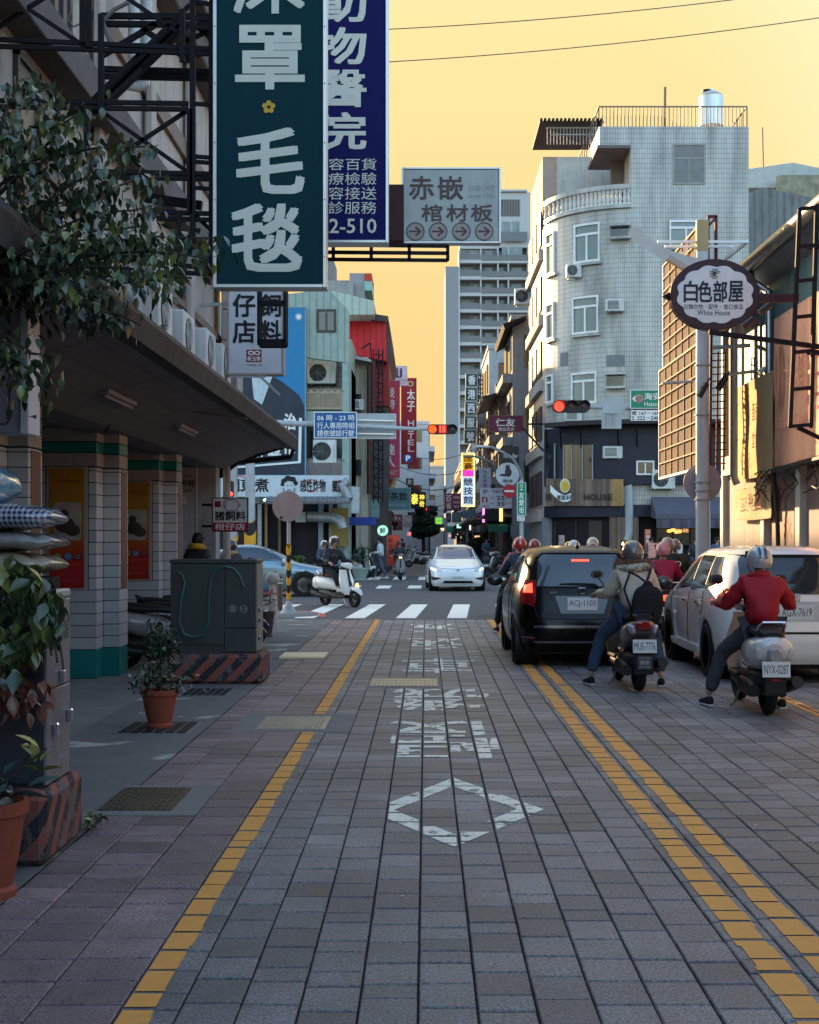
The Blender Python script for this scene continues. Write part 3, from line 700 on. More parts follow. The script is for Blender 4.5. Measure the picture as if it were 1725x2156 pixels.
# packaged bedding on a stand
def pillow(mb, c, r, n=16, m=10, e=2.6, wr=.01):
    def fn(u, v):
        a = 2*pi*u; b = pi*(v-.5)
        def sp(x, p): return math.copysign(abs(x)**p, x)
        x = sp(cos(b), 2/e)*sp(cos(a), 2/6); y = sp(cos(b), 2/e)*sp(sin(a), 2/6); z = sp(sin(b), .9)
        k = 1-.35*(abs(x)**6); 
        return (c[0]+r[0]*x, c[1]+r[1]*y, c[2]+r[2]*z*k+wr*sin(13*x+7*y))
    return mb.grid(fn, n, m, 0, True, True)
def checker(name, c1, c2, sc):
    m = bpy.data.materials.new(name); m.use_nodes = True; t = m.node_tree; b = t.nodes['Principled BSDF']; L = t.links.new
    tc = N(t, 'ShaderNodeTexCoord'); s = N(t, 'ShaderNodeSeparateXYZ'); L(tc.outputs['Object'], s.inputs[0]); ws = []
    for ax in (0, 2):
        a = N(t, 'ShaderNodeMath', operation='MULTIPLY'); a.inputs[1].default_value = sc; L(s.outputs[ax], a.inputs[0])
        f = N(t, 'ShaderNodeMath', operation='FRACT'); L(a.outputs[0], f.inputs[0]); g = N(t, 'ShaderNodeMath', operation='GREATER_THAN'); g.inputs[1].default_value = .5; L(f.outputs[0], g.inputs[0]); ws.append(g)
    ad = N(t, 'ShaderNodeMath', operation='ADD'); L(ws[0].outputs[0], ad.inputs[0]); L(ws[1].outputs[0], ad.inputs[1])
    h = N(t, 'ShaderNodeMath', operation='MULTIPLY'); h.inputs[1].default_value = .5; L(ad.outputs[0], h.inputs[0])
    x = N(t, 'ShaderNodeMix', data_type='RGBA'); L(h.outputs[0], x.inputs['Factor']); x.inputs[6].default_value = (*c1, 1); x.inputs[7].default_value = (*c2, 1); L(x.outputs[2], b.inputs['Base Color'])
    b.inputs['Roughness'].default_value = .25; b.inputs['Coat Weight'].default_value = .5
    return m
Yb = 9.0
def pk(name, label, x0, x1, y0, y1, mat, th=None, dy=0):
    a, b = P(x0-40, y1, Yb+dy+.05), P(x1, y0, Yb+dy+.05); b.x -= .10; mb = MB()
    pillow(mb, ((a.x+b.x)/2, Yb+dy+.25, (a.z+b.z)/2), ((b.x-a.x)/2, .32, (b.z-a.z)/2), 28, 14); return mb.solo(name, mat, label, 'bedding')
plastic = M('clear_wrap', (.30, .30, .31), .18, var=.35, scale=14, coat=.8)
pk('wrapped_quilt', 'blue and white gingham quilt in plastic wrap, top of the flat stack', -160, 146, 1059, 1118, checker('gingham', (.55, .57, .62), (.01, .03, .14), 30))
pk('wrapped_quilt', 'grey quilt wrapped in clear plastic below the gingham one', -160, 150, 1120, 1161, plastic)
pk('wrapped_quilt', 'cream quilt wrapped in clear plastic at the bottom of the stack', -160, 147, 1163, 1213, M('cream_wrap', (.40, .34, .26), .25, var=.3, scale=12, coat=.6))
pk('wrapped_pillow', 'light blue patterned pillow bag standing on the gingham quilt', -60, 40, 978, 1058, M('blue_wrap', (.10, .28, .42), .2, var=.5, scale=10, coat=.8))
gd = thing('display_table', 'low dark display table carrying the wrapped bedding stack', 'table', (-2.75, 9.2, 0))
MB().box(-3.5, -2.48, 8.95, 9.5, 1.28, 1.36, .01).build('table_top', black_metal, gd)
for x, y in ((-3.45, 9.0), (-2.75, 9.0), (-3.45, 9.4), (-2.75, 9.4)): MB().box(x, x+.05, y, y+.05, 0, 1.28).build('leg', black_metal, gd)
# sign box at the far left edge
sb = thing('shop_sign', 'pale box sign with rounded dark outline at the upper left edge under the leaves', 'sign', (-3.0, 9.5, 2.3))
MB().box(-3.6, GX(43, 9.5), 9.5, 9.75, GZ(912, 9.5), GZ(648, 9.5), .01).build('panel', M('sign_face_violet', (.25, .24, .30), .4), sb)
MB().box(GX(43.5, 9.5), GX(62, 9.5), 9.48, 9.76, GZ(914, 9.5), GZ(646, 9.5), .006).build('side_cap', M('sign_side', (.5, .5, .52), .4), sb)
ln = MB(); ln.tube([P(-5, 893, 9.49), P(12, 893, 9.49), P(20, 885, 9.49), P(20, 665, 9.49)], .006, 4); ln.build('outline', M('dark_red_line', (.08, .01, .02), .5), sb)
MB().tube([(-3.65, 9.62, 2.9), (-3.2, 9.62, 2.9)], .03, 6).build('bracket', black_metal, sb)
# air conditioners on the wall above the canopy
for i, (y, z) in enumerate(((17.0, 4.05), (18.7, 4.0), (20.6, 4.05), (22.2, 4.05))):
    ac_unit(WX+.45, y, z, .85, .62, .32, '+x', ['outdoor unit half hidden by leaves above the canopy', 'outdoor unit above the canopy, behind the leaf tips', 'outdoor unit with star grille, second from the building corner', 'outdoor unit with star grille nearest the building corner', 'outdoor unit set higher than the others, behind the scaffold'][i], 'outdoor units above the arcade canopy')
# white pipes
pp = MB(); pp.tube([P(283, -80, 15.8), P(281, 118, 15.8), P(292, 138, 15.8), P(310, 142, 15.8)], .065, 10).tube([P(310, -80, 16), P(309, 140, 16), P(305, 175, 16), P(292, 183, 16), P(262, 178, 16), P(236, 176, 16), P(232, 200, 16), P(234, 330, 16)], .06, 10)
pp.solo('drain_pipe', M('pvc_grey', (.42, .44, .46), .4), 'pair of grey drain pipes with elbows on the stucco wall', 'pipe')
wr = MB(); wr.tube([P(148, -20, 12.0), P(150, 20, 12), P(143, 40, 12), P(155, 56, 12), P(172, 48, 12)], .008, 5).tube([P(232, 90, 12), P(216, 45, 12), P(240, 20, 12), P(270, 5, 12)], .02, 6)
wr.solo('loose_cable', M('grey_cable', (.15, .14, .14), .6), 'loose grey cable loops hanging in the scaffold', 'cable')
# ---------------------------------------------------------------- scaffold
fr = thing('sign_scaffold', 'black steel truss fixed to the stucco wall carrying the teal sign', 'frame', P(400, 575, 11.6))
def bars(L_, Y, w=.042, name='bar', z=0):
    for (a, b, c, d) in L_:
        MB().bar(P(a, b, Y), P(c, d, Y), w).build(name, black_metal, fr)
Hs = [(-40, 81, 447, 103), (-40, 96, 447, 113), (-40, 211, 397, 218), (-40, 224, 397, 230), (200, 361, 447, 366), (200, 372, 447, 377), (330, 446, 447, 450), (330, 460, 447, 463), (360, 556, 447, 566), (360, 573, 447, 577)]
bars(Hs, 11.62, .035, 'horizontal_bar')
bars([(406, -60, 406, 510), (446, -60, 446, 580), (174, -60, 174, 90), (188, -60, 188, 100), (213, 30, 213, 230), (378, 448, 378, 577), (400, 230, 400, 450), (384, 20, 384, 130), (183, 225, 183, 330)], 11.6, .045, 'vertical_post')
bars([(-20, 68, 100, -10), (26, -4, 190, 105), (202, 226, 397, 363), (397, 231, 285, 305), (400, 10, 195, 210), (262, -8, 404, 88), (300, 145, 196, 240), (-10, 215, 60, 285), (413, 118, 446, 98), (413, 55, 446, 82), (413, 455, 446, 486), (360, 105, 447, 60)], 11.68, .032, 'brace')
bars([(213, 33, 447, 35), (213, 50, 447, 52), (213, 145, 447, 152), (213, 160, 447, 165), (213, 118, 330, 50), (300, 60, 400, 128)], 12.1, .045, 'rear_bar')
bars([(409, y, 446, y+3) for y in (5, 38, 57, 218, 329, 340, 395)], 11.6, .03, 'rung')
bars([(195, 228, 380, 45), (205, 233, 392, 50), (300, 415, 425, 433)], 11.9, .07, 'stay')
# ---------------------------------------------------------------- the three hanging boards
tealb = M('teal_board', (.001, .034, .045), .6, var=.05, spec=.12)
signwhite = M('sign_lettering_grey', (.64, .66, .58), .6, var=.06, spec=.2)
bt = board('hanging_sign', 'tall teal hanging sign with large pale characters and a small yellow flower', 'sign', 456, -90, 680, 598, 11.5, .17, tealb, alu, .030,
    [('h', '床', 492, -95, 642, 28, signwhite, .02), ('h', '罩', 495, 52, 642, 188, signwhite, .035), ('h', '毛', 497, 268, 642, 408, signwhite, .045), ('h', '毯', 487, 428, 637, 572, signwhite, .030)])
fl = MB(); c = P(566, 225, 11.49); 
for k in range(5):
    a = pi/2+k*2*pi/5; q = c+Vector((cos(a)*.034, -.0005*k, sin(a)*.034)); fl.lathe([(.001, 0), (.022, 0)], q, 10, axis='y')
fl.build('flower_mark', M('flower_yellow', (.55, .36, .04), .5), bt); MB().lathe([(.001, 0), (.012, 0)], c-Vector((0, .005, 0)), 8, axis='y').build('flower_centre', blacktxt, bt)
rv = MB()
for y in (55, 175, 300, 420, 540):
    for x in (452.5, 684): q = P(x, y, 11.485); rv.lathe([(.001, -.004), (.006, 0)], q, 6, axis='y')
rv.build('rivet', black_metal, bt)
blueb = M('blue_board', (.006, .007, .085), .6, var=.05, spec=.12)
board('hanging_sign', 'tall royal blue hanging sign with grey rounded characters behind the teal one', 'sign', 640, -60, 812, 505, 14.0, .2, blueb, alu, .03,
    [('v', '動物醫院', 652, -38, 772, 320, signwhite, .03), ('h', '美容百貨', 658, 333, 793, 358, signwhite, .012), ('h', '診療檢驗', 658, 363, 793, 389, signwhite, .012), ('h', '美容接送', 658, 393, 793, 420, signwhite, .012), ('h', '外診服務', 658, 424, 793, 450, signwhite, .012), ('h', '22-510', 672, 460, 793, 491, signwhite, .03)])
brownled = M('brown_led_letters', (.10, .07, .075), .6); greyface = M('dull_sign_face', (.36, .41, .40), .4, var=.12, scale=5, dirt=.2)
t3 = board('hanging_sign', 'small grey square sign with dotted brown characters and four arrow discs', 'sign', 850, 356, 1051, 508, 15.5, .14, greyface, alu, .02,
    [('h', '赤', 862, 370, 914, 420, brownled, .02), ('h', '嵌', 922, 370, 976, 420, brownled, .02), ('h', '棺', 888, 430, 932, 466, brownled, .02), ('h', '材', 940, 430, 986, 466, brownled, .02), ('h', '板', 992, 430, 1038, 466, brownled, .02),
     ('h', '台南小吃', 986, 388, 1043, 402, grey_metal, .01), ('h', 'since 1942', 986, 405, 1043, 416, grey_metal, .01)] +
    [('o', .12, x, 487, 19.5, 0, brownled) for x in (875, 923, 972, 1020)]+[('h', '➔' if 0 else '→', x-13, 477, x+13, 497, brownled, .03) for x in (875, 923, 972, 1020)])
for x in (875, 923, 972, 1020): MB().lathe([(.001, 0), (.085, 0)], P(x, 487, 15.497), 20, axis='y').build('arrow_disc', M('arrow_disc', (.33, .28, .28), .5, var=.2, scale=30), t3)
br = thing('sign_bracket', 'black ladder-like bracket under the blue and grey hanging signs', 'bracket', P(800, 550, 14.6))
for (a, b, c, d) in ((560, 514, 943, 518), (560, 530, 943, 533), (560, 545, 943, 548), (943, 516, 943, 549), (862, 514, 862, 548), (782, 514, 782, 548), (702, 514, 702, 548), (620, 514, 620, 548)):
    MB().bar(P(a, b, 14.7), P(c, d, 14.7), .035).build('bar', black_metal, br)
MB().box(GX(815, 15.2), GX(850, 15.2), 15.2, 15.4, GZ(505, 15.2), GZ(388, 15.2)).build('junction_plate', M('rusty_plate', (.05, .02, .02), .7), br)
MB().bar((-3.6, 14.7, GZ(530, 14.7)), P(565, 530, 14.7), .06).build('wall_arm', black_metal, br)
# white vertical shop sign over the corner
t4 = board('shop_sign', 'white vertical shop sign with bold black characters and a dark red mark', 'sign', 482, 520, 594, 786, 22, .18, M('white_sign_face', (.50, .53, .58), .5), M('sign_rim', (.30, .26, .22), .5), .03,
    [('v', '柑仔店', 490, 560, 538, 726, blacktxt, .035), ('v', '猪飼料', 548, 560, 592, 726, blacktxt, .03), ('r', '', 519, 736, 551, 762, M('sweet_red', (.20, .012, .03), .5)), ('h', '手工製造糖・鹹餅', 518, 766, 552, 771, M('small_grey_text', (.2, .15, .15), .5))])
q = MB(); ptext(q, '新玉香', 521, 750, 549, 760, 21.985, .03); ptext(q, '∞', 522, 738, 548, 748, 21.985, .04); q.build('lettering', whitetxt, t4)
MB().bar((-3.55, 22.1, GZ(770, 22)), P(482, 770, 22.1), .05).bar((-3.55, 22.1, GZ(640, 22)), P(482, 640, 22.1), .05).bar(P(482, 793, 22), P(560, 793, 22), .03).bar(P(545, 790, 22), P(590, 832, 22), .04).build('bracket', grey_metal, t4)
f2 = thing('empty_sign_frame', 'empty black box frame hanging in front of the white vertical sign', 'frame', P(572, 725, 20))
for dy in (0, .22):
    for (a, b, c, d) in ((545, 590, 545, 726), (600, 590, 600, 726), (545, 600, 600, 600), (545, 636, 600, 636), (545, 717, 600, 717), (545, 725, 600, 725)): MB().bar(P(a, b, 20)+Vector((0, dy, 0)), P(c, d, 20)+Vector((0, dy, 0)), .045).build('bar', black_metal, f2)
# pig-feed sign
pigred = M('sign_crimson', (.30, .012, .03), .4)
t5 = board('shop_sign', 'small square sign with pig outline above black characters and a crimson bottom strip', 'sign', 448, 1049, 521, 1118, 22.5, .05, M('pig_sign_white', (.55, .55, .55), .45), blacktxt, .012,
    [('r', '', 448, 1100, 521, 1118, pigred), ('h', '猪飼料', 452, 1076, 518, 1096, blacktxt, .035), ('r', '', 452, 1055, 465, 1068, M('sweet_red', (.2, .01, .03)))])
q = MB(); ptext(q, '柑仔店', 453, 1102, 516, 1116, 22.48, .03); q.build('lettering', M('pink_white', (.7, .6, .62), .5), t5)
q = MB(); cpx = [(473, 1068), (471, 1061), (475, 1057), (474, 1052), (480, 1053), (488, 1051), (497, 1052), (503, 1058), (504, 1066), (500, 1073), (495, 1075), (484, 1074), (478, 1075), (473, 1068)]
q.tube([P(a, b, 22.485) for a, b in cpx], .005, 4).tube([P(504, 1063, 22.485), P(507, 1066, 22.485), P(508, 1062, 22.485)], .004, 4).tube([P(472, 1064, 22.485), P(476, 1064, 22.485), P(477, 1067, 22.485)], .004, 4).build('pig_outline', blacktxt, t5)
MB().bar((-3.6, 22.53, GZ(1063, 22.5)), P(446, 1063, 22.53), .04).bar((-3.6, 22.53, GZ(1108, 22.5)), P(446, 1108, 22.53), .04).build('bracket', black_metal, t5)
# ---------------------------------------------------------------- utility cabinets
cabm = M('cabinet_green_grey', (.055, .064, .064), .42, .2, var=.08, dirt=.2)
def plinth(x0, x1, y0, y1, z1, name, label, stripes=True):
    m = bpy.data.materials.new(name); m.use_nodes = True; t = m.node_tree; b = t.nodes['Principled BSDF']; L = t.links.new
    g = N(t, 'ShaderNodeTexCoord'); mp = N(t, 'ShaderNodeSeparateXYZ'); L(g.outputs['Object'], mp.inputs[0])
    a = N(t, 'ShaderNodeMath', operation='ADD'); L(mp.outputs[0], a.inputs[0]); L(mp.outputs[1], a.inputs[1])
    s = N(t, 'ShaderNodeMath', operation='SUBTRACT'); L(a.outputs[0], s.inputs[0]); L(mp.outputs[2], s.inputs[1])
    k = N(t, 'ShaderNodeMath', operation='MULTIPLY'); L(s.outputs[0], k.inputs[0]); k.inputs[1].default_value = 4.6
    f = N(t, 'ShaderNodeMath', operation='FRACT'); L(k.outputs[0], f.inputs[0]); c = N(t, 'ShaderNodeMath', operation='GREATER_THAN'); L(f.outputs[0], c.inputs[0]); c.inputs[1].default_value = .5
    x = N(t, 'ShaderNodeMix', data_type='RGBA'); L(c.outputs[0], x.inputs['Factor']); x.inputs[6].default_value = (.02, .022, .03, 1); x.inputs[7].default_value = (.24, .075, .055, 1)
    n = N(t, 'ShaderNodeTexNoise'); n.inputs['Scale'].default_value = 5; n.inputs['Detail'].default_value = 10; n.inputs['Roughness'].default_value = .8; L(g.outputs['Object'], n.inputs['Vector'])
    r = N(t, 'ShaderNodeMapRange'); r.inputs['From Min'].default_value = .52; r.inputs['From Max'].default_value = .58; L(n.outputs[0], r.inputs[0])
    y = N(t, 'ShaderNodeMix', data_type='RGBA'); L(r.outputs[0], y.inputs['Factor']); L(x.outputs[2], y.inputs[6]); y.inputs[7].default_value = (.13, .11, .10, 1); L(y.outputs[2], b.inputs['Base Color'])
    b.inputs['Roughness'].default_value = .85
    bp = N(t, 'ShaderNodeBump'); bp.inputs['Strength'].default_value = .8; bp.inputs['Distance'].default_value = .02; L(n.outputs[0], bp.inputs['Height']); L(bp.outputs[0], b.inputs['Normal'])
    mb = MB(); mb.box(x0, x1, y0, y1, 0, z1, .035)
    return mb.solo('concrete_plinth', m, label, 'plinth')
# far cabinet: X -3.0..-1.84, Y 15.7..16.2
cx0, cx1, cyy = GX(359, 15.7), GX(539, 15.7), 15.7
cb = thing('utility_cabinet', 'wide green-grey utility cabinet with a hose looped on its front, by the arcade column', 'cabinet', ((cx0+cx1)/2, cyy, .33))
z0c, z1c = .33, GZ(1178, 15.7)
xd = GX(473, 15.7)
MB().box(cx0+.01, cx1-.01, cyy+.02, cyy+.62, z0c, z1c-.04).build('body', cabm, cb)
MB().box(cx0-.01, cx1+.01, cyy-.01, cyy+.63, z1c-.045, z1c, .008).build('lid', cabm, cb)
MB().box(cx0, xd-.004, cyy, cyy+.02, z0c+.1, z1c-.05, .005).build('door', cabm, cb)
MB().box(xd+.004, cx1, cyy, cyy+.02, GZ(1322, 15.7), z1c-.05, .005).build('door', cabm, cb)
MB().box(xd+.004, cx1, cyy, cyy+.02, z0c+.02, GZ(1325, 15.7), .005).build('door', cabm, cb)
MB().box(cx1-.009, cx1+.012, cyy+.03, cyy+.58, z0c+.02, z1c-.06, .004).build('side_panel', M('cabinet_side', (.22, .22, .21), .35, .3, dirt=.3), cb)
for z in (GZ(1290, 15.7), GZ(1312, 15.7), GZ(1350, 15.7)): MB().box(cx1+.012, cx1+.04, cyy+.10, cyy+.14, z, z+.05, .006).build('latch', chrome, cb)
q = MB()
for x in (490, 513): q.grid(lambda u, v: P(x, 1282, cyy-.002)+Vector((cos(2*pi*u)*(.042-.006*v), 0, sin(2*pi*u)*(.042-.006*v))), 20, 1, 0, False, True)
ptext(q, '電', 485, 1277, 495, 1287, cyy-.002); ptext(q, '台電', 505, 1279, 521, 1285, cyy-.002); q.build('mark', grey_metal, cb)
hs = MB(); hs.tube([P(376, 1205, 15.66), P(384, 1212, 15.64), P(389, 1225, 15.64), P(381, 1265, 15.63), P(377, 1310, 15.63), P(388, 1336, 15.63), P(408, 1342, 15.63), P(428, 1336, 15.63), P(440, 1310, 15.63), P(440, 1260, 15.63), P(444, 1222, 15.63), P(452, 1202, 15.63), P(470, 1193, 15.62), P(492, 1197, 15.62), P(505, 1212, 15.62), P(513, 1236, 15.62)], .014, 8)
hs.solo('garden_hose', M('hose_green', (.03, .12, .11), .4), 'green hose hung in an S loop on the front of the wide cabinet', 'hose')
plinth(GX(352, 15.6), GX(552, 15.6), 15.6, 16.4, .33, 'plinth_paint_far', 'red and black striped concrete plinth under the wide cabinet by the column')
# near cabinet
cn = thing('utility_cabinet', 'tall dark utility cabinet at the left edge with foliage hanging over it', 'cabinet', (-2.3, 7.2, .38))
MB().box(-3.1, -1.92, 7.02, 7.48, .36, 1.30).build('body', M('cabinet_dark', (.035, .037, .05), .45, .2), cn)
MB().box(-3.12, -1.9, 7.0, 7.5, 1.30, 1.345, .01).build('lid', M('cabinet_lid', (.3, .3, .31), .4), cn)
sg = M('cabinet_side_grey', (.20, .21, .23), .4, .3, dirt=.35)
MB().box(-1.919, -1.9, 7.02, 7.48, .85, 1.295, .004).build('side_panel', sg, cn)
MB().box(-1.919, -1.9, 7.02, 7.48, .37, .842, .004).build('side_panel', sg, cn)
for (y, z) in ((7.12, .60), (7.40, .64), (7.25, .86)): MB().box(-1.9, -1.87, y, y+.03, z, z+.07, .006).build('latch', chrome, cn)
q = MB(); fit(q, '100', (-1.897, 7.30, 1.08), (0, .14, 0), (0, 0, .11), .01); fit(q, '高壓危險', (-1.897, 7.12, 1.10), (0, .15, 0), (0, 0, .07), .01); q.build('lettering', M('dark_grey_print', (.07, .07, .09), .5), cn)
q = MB(); fit(q, '好', (-1.897, 7.08, .72), (0, .1, 0), (0, 0, .16), .01); q.build('lettering', M('orange_print', (.35, .12, .07), .5), cn)
q = MB(); fit(q, '03·16·24', (-1.897, 7.24, .46), (0, .16, 0), (0, 0, .035), .01); q.build('lettering', M('pale_print', (.4, .4, .42), .5), cn)
MB().box(-3.1, -1.92, 7.005, 7.018, .85, 1.295, .003).box(-3.1, -1.92, 7.005, 7.018, .38, .842, .003).build('door', M('cabinet_dark', (.035, .037, .05)), cn)
plinth(-3.2, -1.86, 6.85, 7.6, .36, 'plinth_paint_near', 'chipped red, black and white concrete plinth under the near cabinet')
# ================================================================ CORNER FURNITURE (left)
rs = thing('round_sign', 'back of a round sign on a striped post at the left corner', 'road sign', P(606, 1298, 29.7))
MB().lathe([(.001, 0), (.325, 0), (.325, .012), (.001, .012)], P(606, 1066, 29.62), 32, axis='y').build('disc', M('sign_back', (.27, .23, .24), .5, .2, dirt=.2), rs)
gp = MB(); a = P(606, 1040, 29.72); b = P(608, 1300, 29.72); gp.tube([(b.x, b.y, GZ(1040, 29.7)), (b.x, b.y, GZ(1145, 29.7))], .04, 10); gp.build('post', grey_metal, rs)
def striped(o, x, y, z0, z1, r, n, c1, c2, h):
    k = 0; z = z0
    while z < z1-.001:
        zz = min(z+h, z1)
        mb = MB(); vs = []; 
        mb.grid(lambda u, v: (x+r*cos(2*pi*u), y+r*sin(2*pi*u), min(max(z+(zz-z)*v+h*.55*sin(2*pi*u), z0), z1)), 14, 1, 0, True, True)
        mb.build('stripe', c1 if k % 2 else c2, o); z = zz; k += 1
yls = M('hazard_yellow', (.62, .30, .02), .5); bls = M('hazard_black', (.015, .014, .014), .5)
striped(rs, b.x, b.y, GZ(1272, 29.7), GZ(1145, 29.7), .052, 12, yls, bls, .16)
MB().lathe([(.20, 0), (.16, .06), (.06, .22), (.05, .30)], (b.x, b.y, .04), 14).build('base', grey_metal, rs)
q = MB(); q.box(GX(590, 29.6), GX(595, 29.6), 29.6, 29.61, GZ(1092, 29.6), GZ(1087, 29.6)); q.build('sticker', black_plastic, rs)
def bollard(px, top, bot, label):
    Y = GY(bot); X = GX(px, Y); t = thing('bollard', label, 'bollard', (X, Y, 0), group='brown bollards at the left corner'); r = 6.5*Y/F; h = GZ(top, Y)
    MB().lathe([(r, 0), (r, h-.05), (r*.9, h), (.001, h)], (X, Y, 0), 14).build('post', M('bollard_brown', (.10, .075, .06), .5), t)
    MB().lathe([(r*1.02, h-.18), (r*1.02, h-.14)], (X, Y, 0), 14).lathe([(r*1.02, h-.10), (r*1.02, h-.07)], (X, Y, 0), 14).build('reflective_band', M('band_pale', (.5, .5, .5), .4), t)
bollard(589, 1212, 1290, 'brown bollard with pale bands, the nearer one at the corner'); bollard(577, 1203, 1280, 'brown bollard with pale bands, the farther one at the corner')
# mast with arm over the crossing (far left corner), blue notice and signal
def signal(x, y, z, s, lit, label, group, count=False):
    t = thing('traffic_light', label, 'traffic light', (x, y, z), 0, group)
    bx = MB(); r = s*.16
    bx.prism([(x-s/2+r+cos(a)*r, z+sin(a)*r) for a in [pi/2+i*pi/8 for i in range(9)]]+[(x+s/2-r+cos(a)*r, z+sin(a)*r) for a in [-pi/2+i*pi/8 for i in range(9)]], 'y', y, y+.2)
    bx.build('housing', black_plastic, t)
    for i in range(3):
        cx = x-s*.33+i*s*.33; R = s*.135
        on = lit and i == 0
        if i == 1 and count:
            q = MB(); fit(q, '15', (cx-R*.7, y-.02, z-R*.75), (R*1.4, 0, 0), (0, 0, R*1.5), .04); q.build('countdown', redlamp, t)
            MB().box(cx-R, cx+R, y-.012, y-.001, z-R, z+R).build('countdown_panel', M('dim_red_panel', (.35, .012, .01), .4, emit=.5), t); continue
        MB().lathe([(.001, -.035), (R*.6, -.025), (R, 0)], (cx, y, z), 20, axis='y').build('lamp', M('lamp_red_on', (1, .035, .02), .4, var=0, emit=2.6) if on and not count else M('lamp_orange_on', (1, .07, .01), .4, var=0, emit=1.6) if on else M('lens_dark', (.05, .045, .05), .15), t)
        MB().grid(lambda u, v: (cx+R*1.12*cos(pi*(.0+1.0*u)), y-v*.22, z+R*1.12*sin(pi*(.0+1.0*u))), 14, 1).build('visor', black_plastic, t)
    return t
Ym = 50.0
mast = thing('signal_mast', 'pale mast with long arm across the far side of the crossing, left', 'mast', P(527, 1222, Ym))
MB().tube([P(527, 1225, Ym), P(527, 880, Ym)], [.20, .15], 10).build('pole', M('mast_grey', (.36, .38, .39), .5, dirt=.25), mast)
MB().tube([P(520, 888, Ym), P(660, 893, Ym), P(900, 904, Ym)], [.12, .10, .06], 8).build('arm', M('mast_grey', (.36, .38, .39)), mast)
striped(mast, GX(527, Ym), Ym, GZ(1220, Ym), GZ(1085, Ym), .215, 12, yls, bls, .45)
p2 = thing('utility_pole', 'grey pole with hazard stripes beside the left signal mast', 'pole', P(488, 1222, 47))
MB().tube([P(488, 1225, 47), P(488, 900, 47)], .2, 10).build('pole', grey_metal, p2)
striped(p2, GX(488, 47), 47, GZ(1220, 47), GZ(1120, 47), .215, 12, yls, bls, .45)
roadblue = M('road_sign_blue', (.005, .085, .26), .4, var=.04)
board('notice_sign', 'blue notice board with three lines of white text on the mast arm', 'sign', 663, 869, 750, 921, 49.7, .06, roadblue, whitetxt, .03,
    [('h', '06 時 - 23 時', 668, 873, 747, 886, whitetxt, .02), ('h', '行人專用時相', 668, 889, 746, 903, whitetxt, .014), ('h', '請依號誌行駛', 668, 905, 746, 919, whitetxt, .014)])
t = board('sign_back_panel', 'pale back of a road sign on the mast arm, right of the blue notice', 'sign', 752, 872, 833, 923, 50.3, .04, M('sign_back_pale', (.33, .37, .38), .5, dirt=.15), alu, .02)
MB().bar(P(752, 884, 50.2), P(830, 886, 50.2), .05).bar(P(752, 913, 50.2), P(830, 914, 50.2), .05).build('rail', alu, t)
signal(GX(932, Ym), Ym-.1, GZ(904, Ym), 1.08, True, 'red traffic light showing a countdown at the end of the left mast arm', 'red traffic lights', True)
# small side signal in front of the mast
ss = thing('pedestrian_light', 'dark side-on pedestrian signal with small red glow above the pig sign', 'traffic light', P(486, 1050, 40))
MB().box(GX(470, 40), GX(490, 40), 40, 40.3, GZ(1046, 40), GZ(1012, 40), .03).box(GX(473, 40), GX(482, 40), 39.8, 40, GZ(1016, 40), GZ(1008, 40)).build('housing', black_plastic, ss)
MB().ell(P(486, 1040, 39.95), (.06, .03, .06)).build('lamp', redlamp, ss)
# near-right mast arm with signal and green street sign
Yr = 41.0
ma = thing('signal_mast', 'mast arm reaching in from behind the reed screens at right with the bright red light', 'mast', P(1484, 1238, Yr))
MB().tube([P(1484, 1250, Yr), P(1484, 850, Yr)], [.18, .14], 10).build('pole', M('mast_grey', (.36, .38, .39)), ma)
MB().tube([P(1484, 862, Yr), P(1232, 857, Yr)], [.1, .06], 8).build('arm', M('mast_grey', (.36, .38, .39)), ma)
signal(GX(1203, Yr), Yr-.1, GZ(856, Yr), 1.1, True, 'bright red traffic light in front of the white tiled building', 'red traffic lights')
pb = thing('pedestrian_sign_back', 'pale back of a pedestrian signal and round sign on the right mast arm', 'sign', P(1290, 905, Yr))
MB().lathe([(.001, 0), (.34, 0), (.34, .02), (.001, .02)], P(1293, 858, Yr-.1), 24, axis='y').build('disc', M('sign_back_pale', (.33, .37, .38)), pb)
MB().box(GX(1266, Yr), GX(1307, Yr), Yr-.2, Yr-.1, GZ(904, Yr), GZ(868, Yr), .01).build('box', M('sign_back_pale', (.33, .37, .38)), pb)
MB().bar(P(1279, 870, Yr-.25), P(1279, 895, Yr-.25), .03).bar(P(1293, 870, Yr-.25), P(1293, 895, Yr-.25), .03).bar(P(1275, 870, Yr-.25), P(1300, 870, Yr-.25), .03).build('bracket', grey_metal, pb)
sgreen = M('road_sign_green', (.004, .20, .10), .4, var=.04)
t = board('street_sign', 'green street sign with left arrow and road crest on the right mast arm', 'sign', 1329, 822, 1410, 859, 40.8, .05, sgreen, whitetxt, .02,
    [('h', '海安路', 1357, 827, 1410, 842, whitetxt, .02), ('h', 'Haian Rd.', 1357, 846, 1405, 855, whitetxt, .015), ('h', '◀', 1331, 832, 1339, 847, whitetxt)])
MB().lathe([(.001, 0), (.13, 0)], P(1346, 839, 40.79), 8, axis='y').build('crest', M('crest_pink', (.45, .22, .20), .5), t); q = MB(); ptext(q, '17', 1342, 834, 1351, 845, 40.78, .03); q.build('lettering', sgreen, t)
board('house_number_sign', 'white plate of house numbers below the green street sign', 'sign', 1328, 863, 1410, 886, 40.8, .03, whitetxt, blacktxt, .012,
    [('h', '南 167－169 163', 1331, 865, 1408, 874, blacktxt, .02), ('h', 'S. 222－248 250', 1331, 876, 1408, 884, blacktxt, .02)])
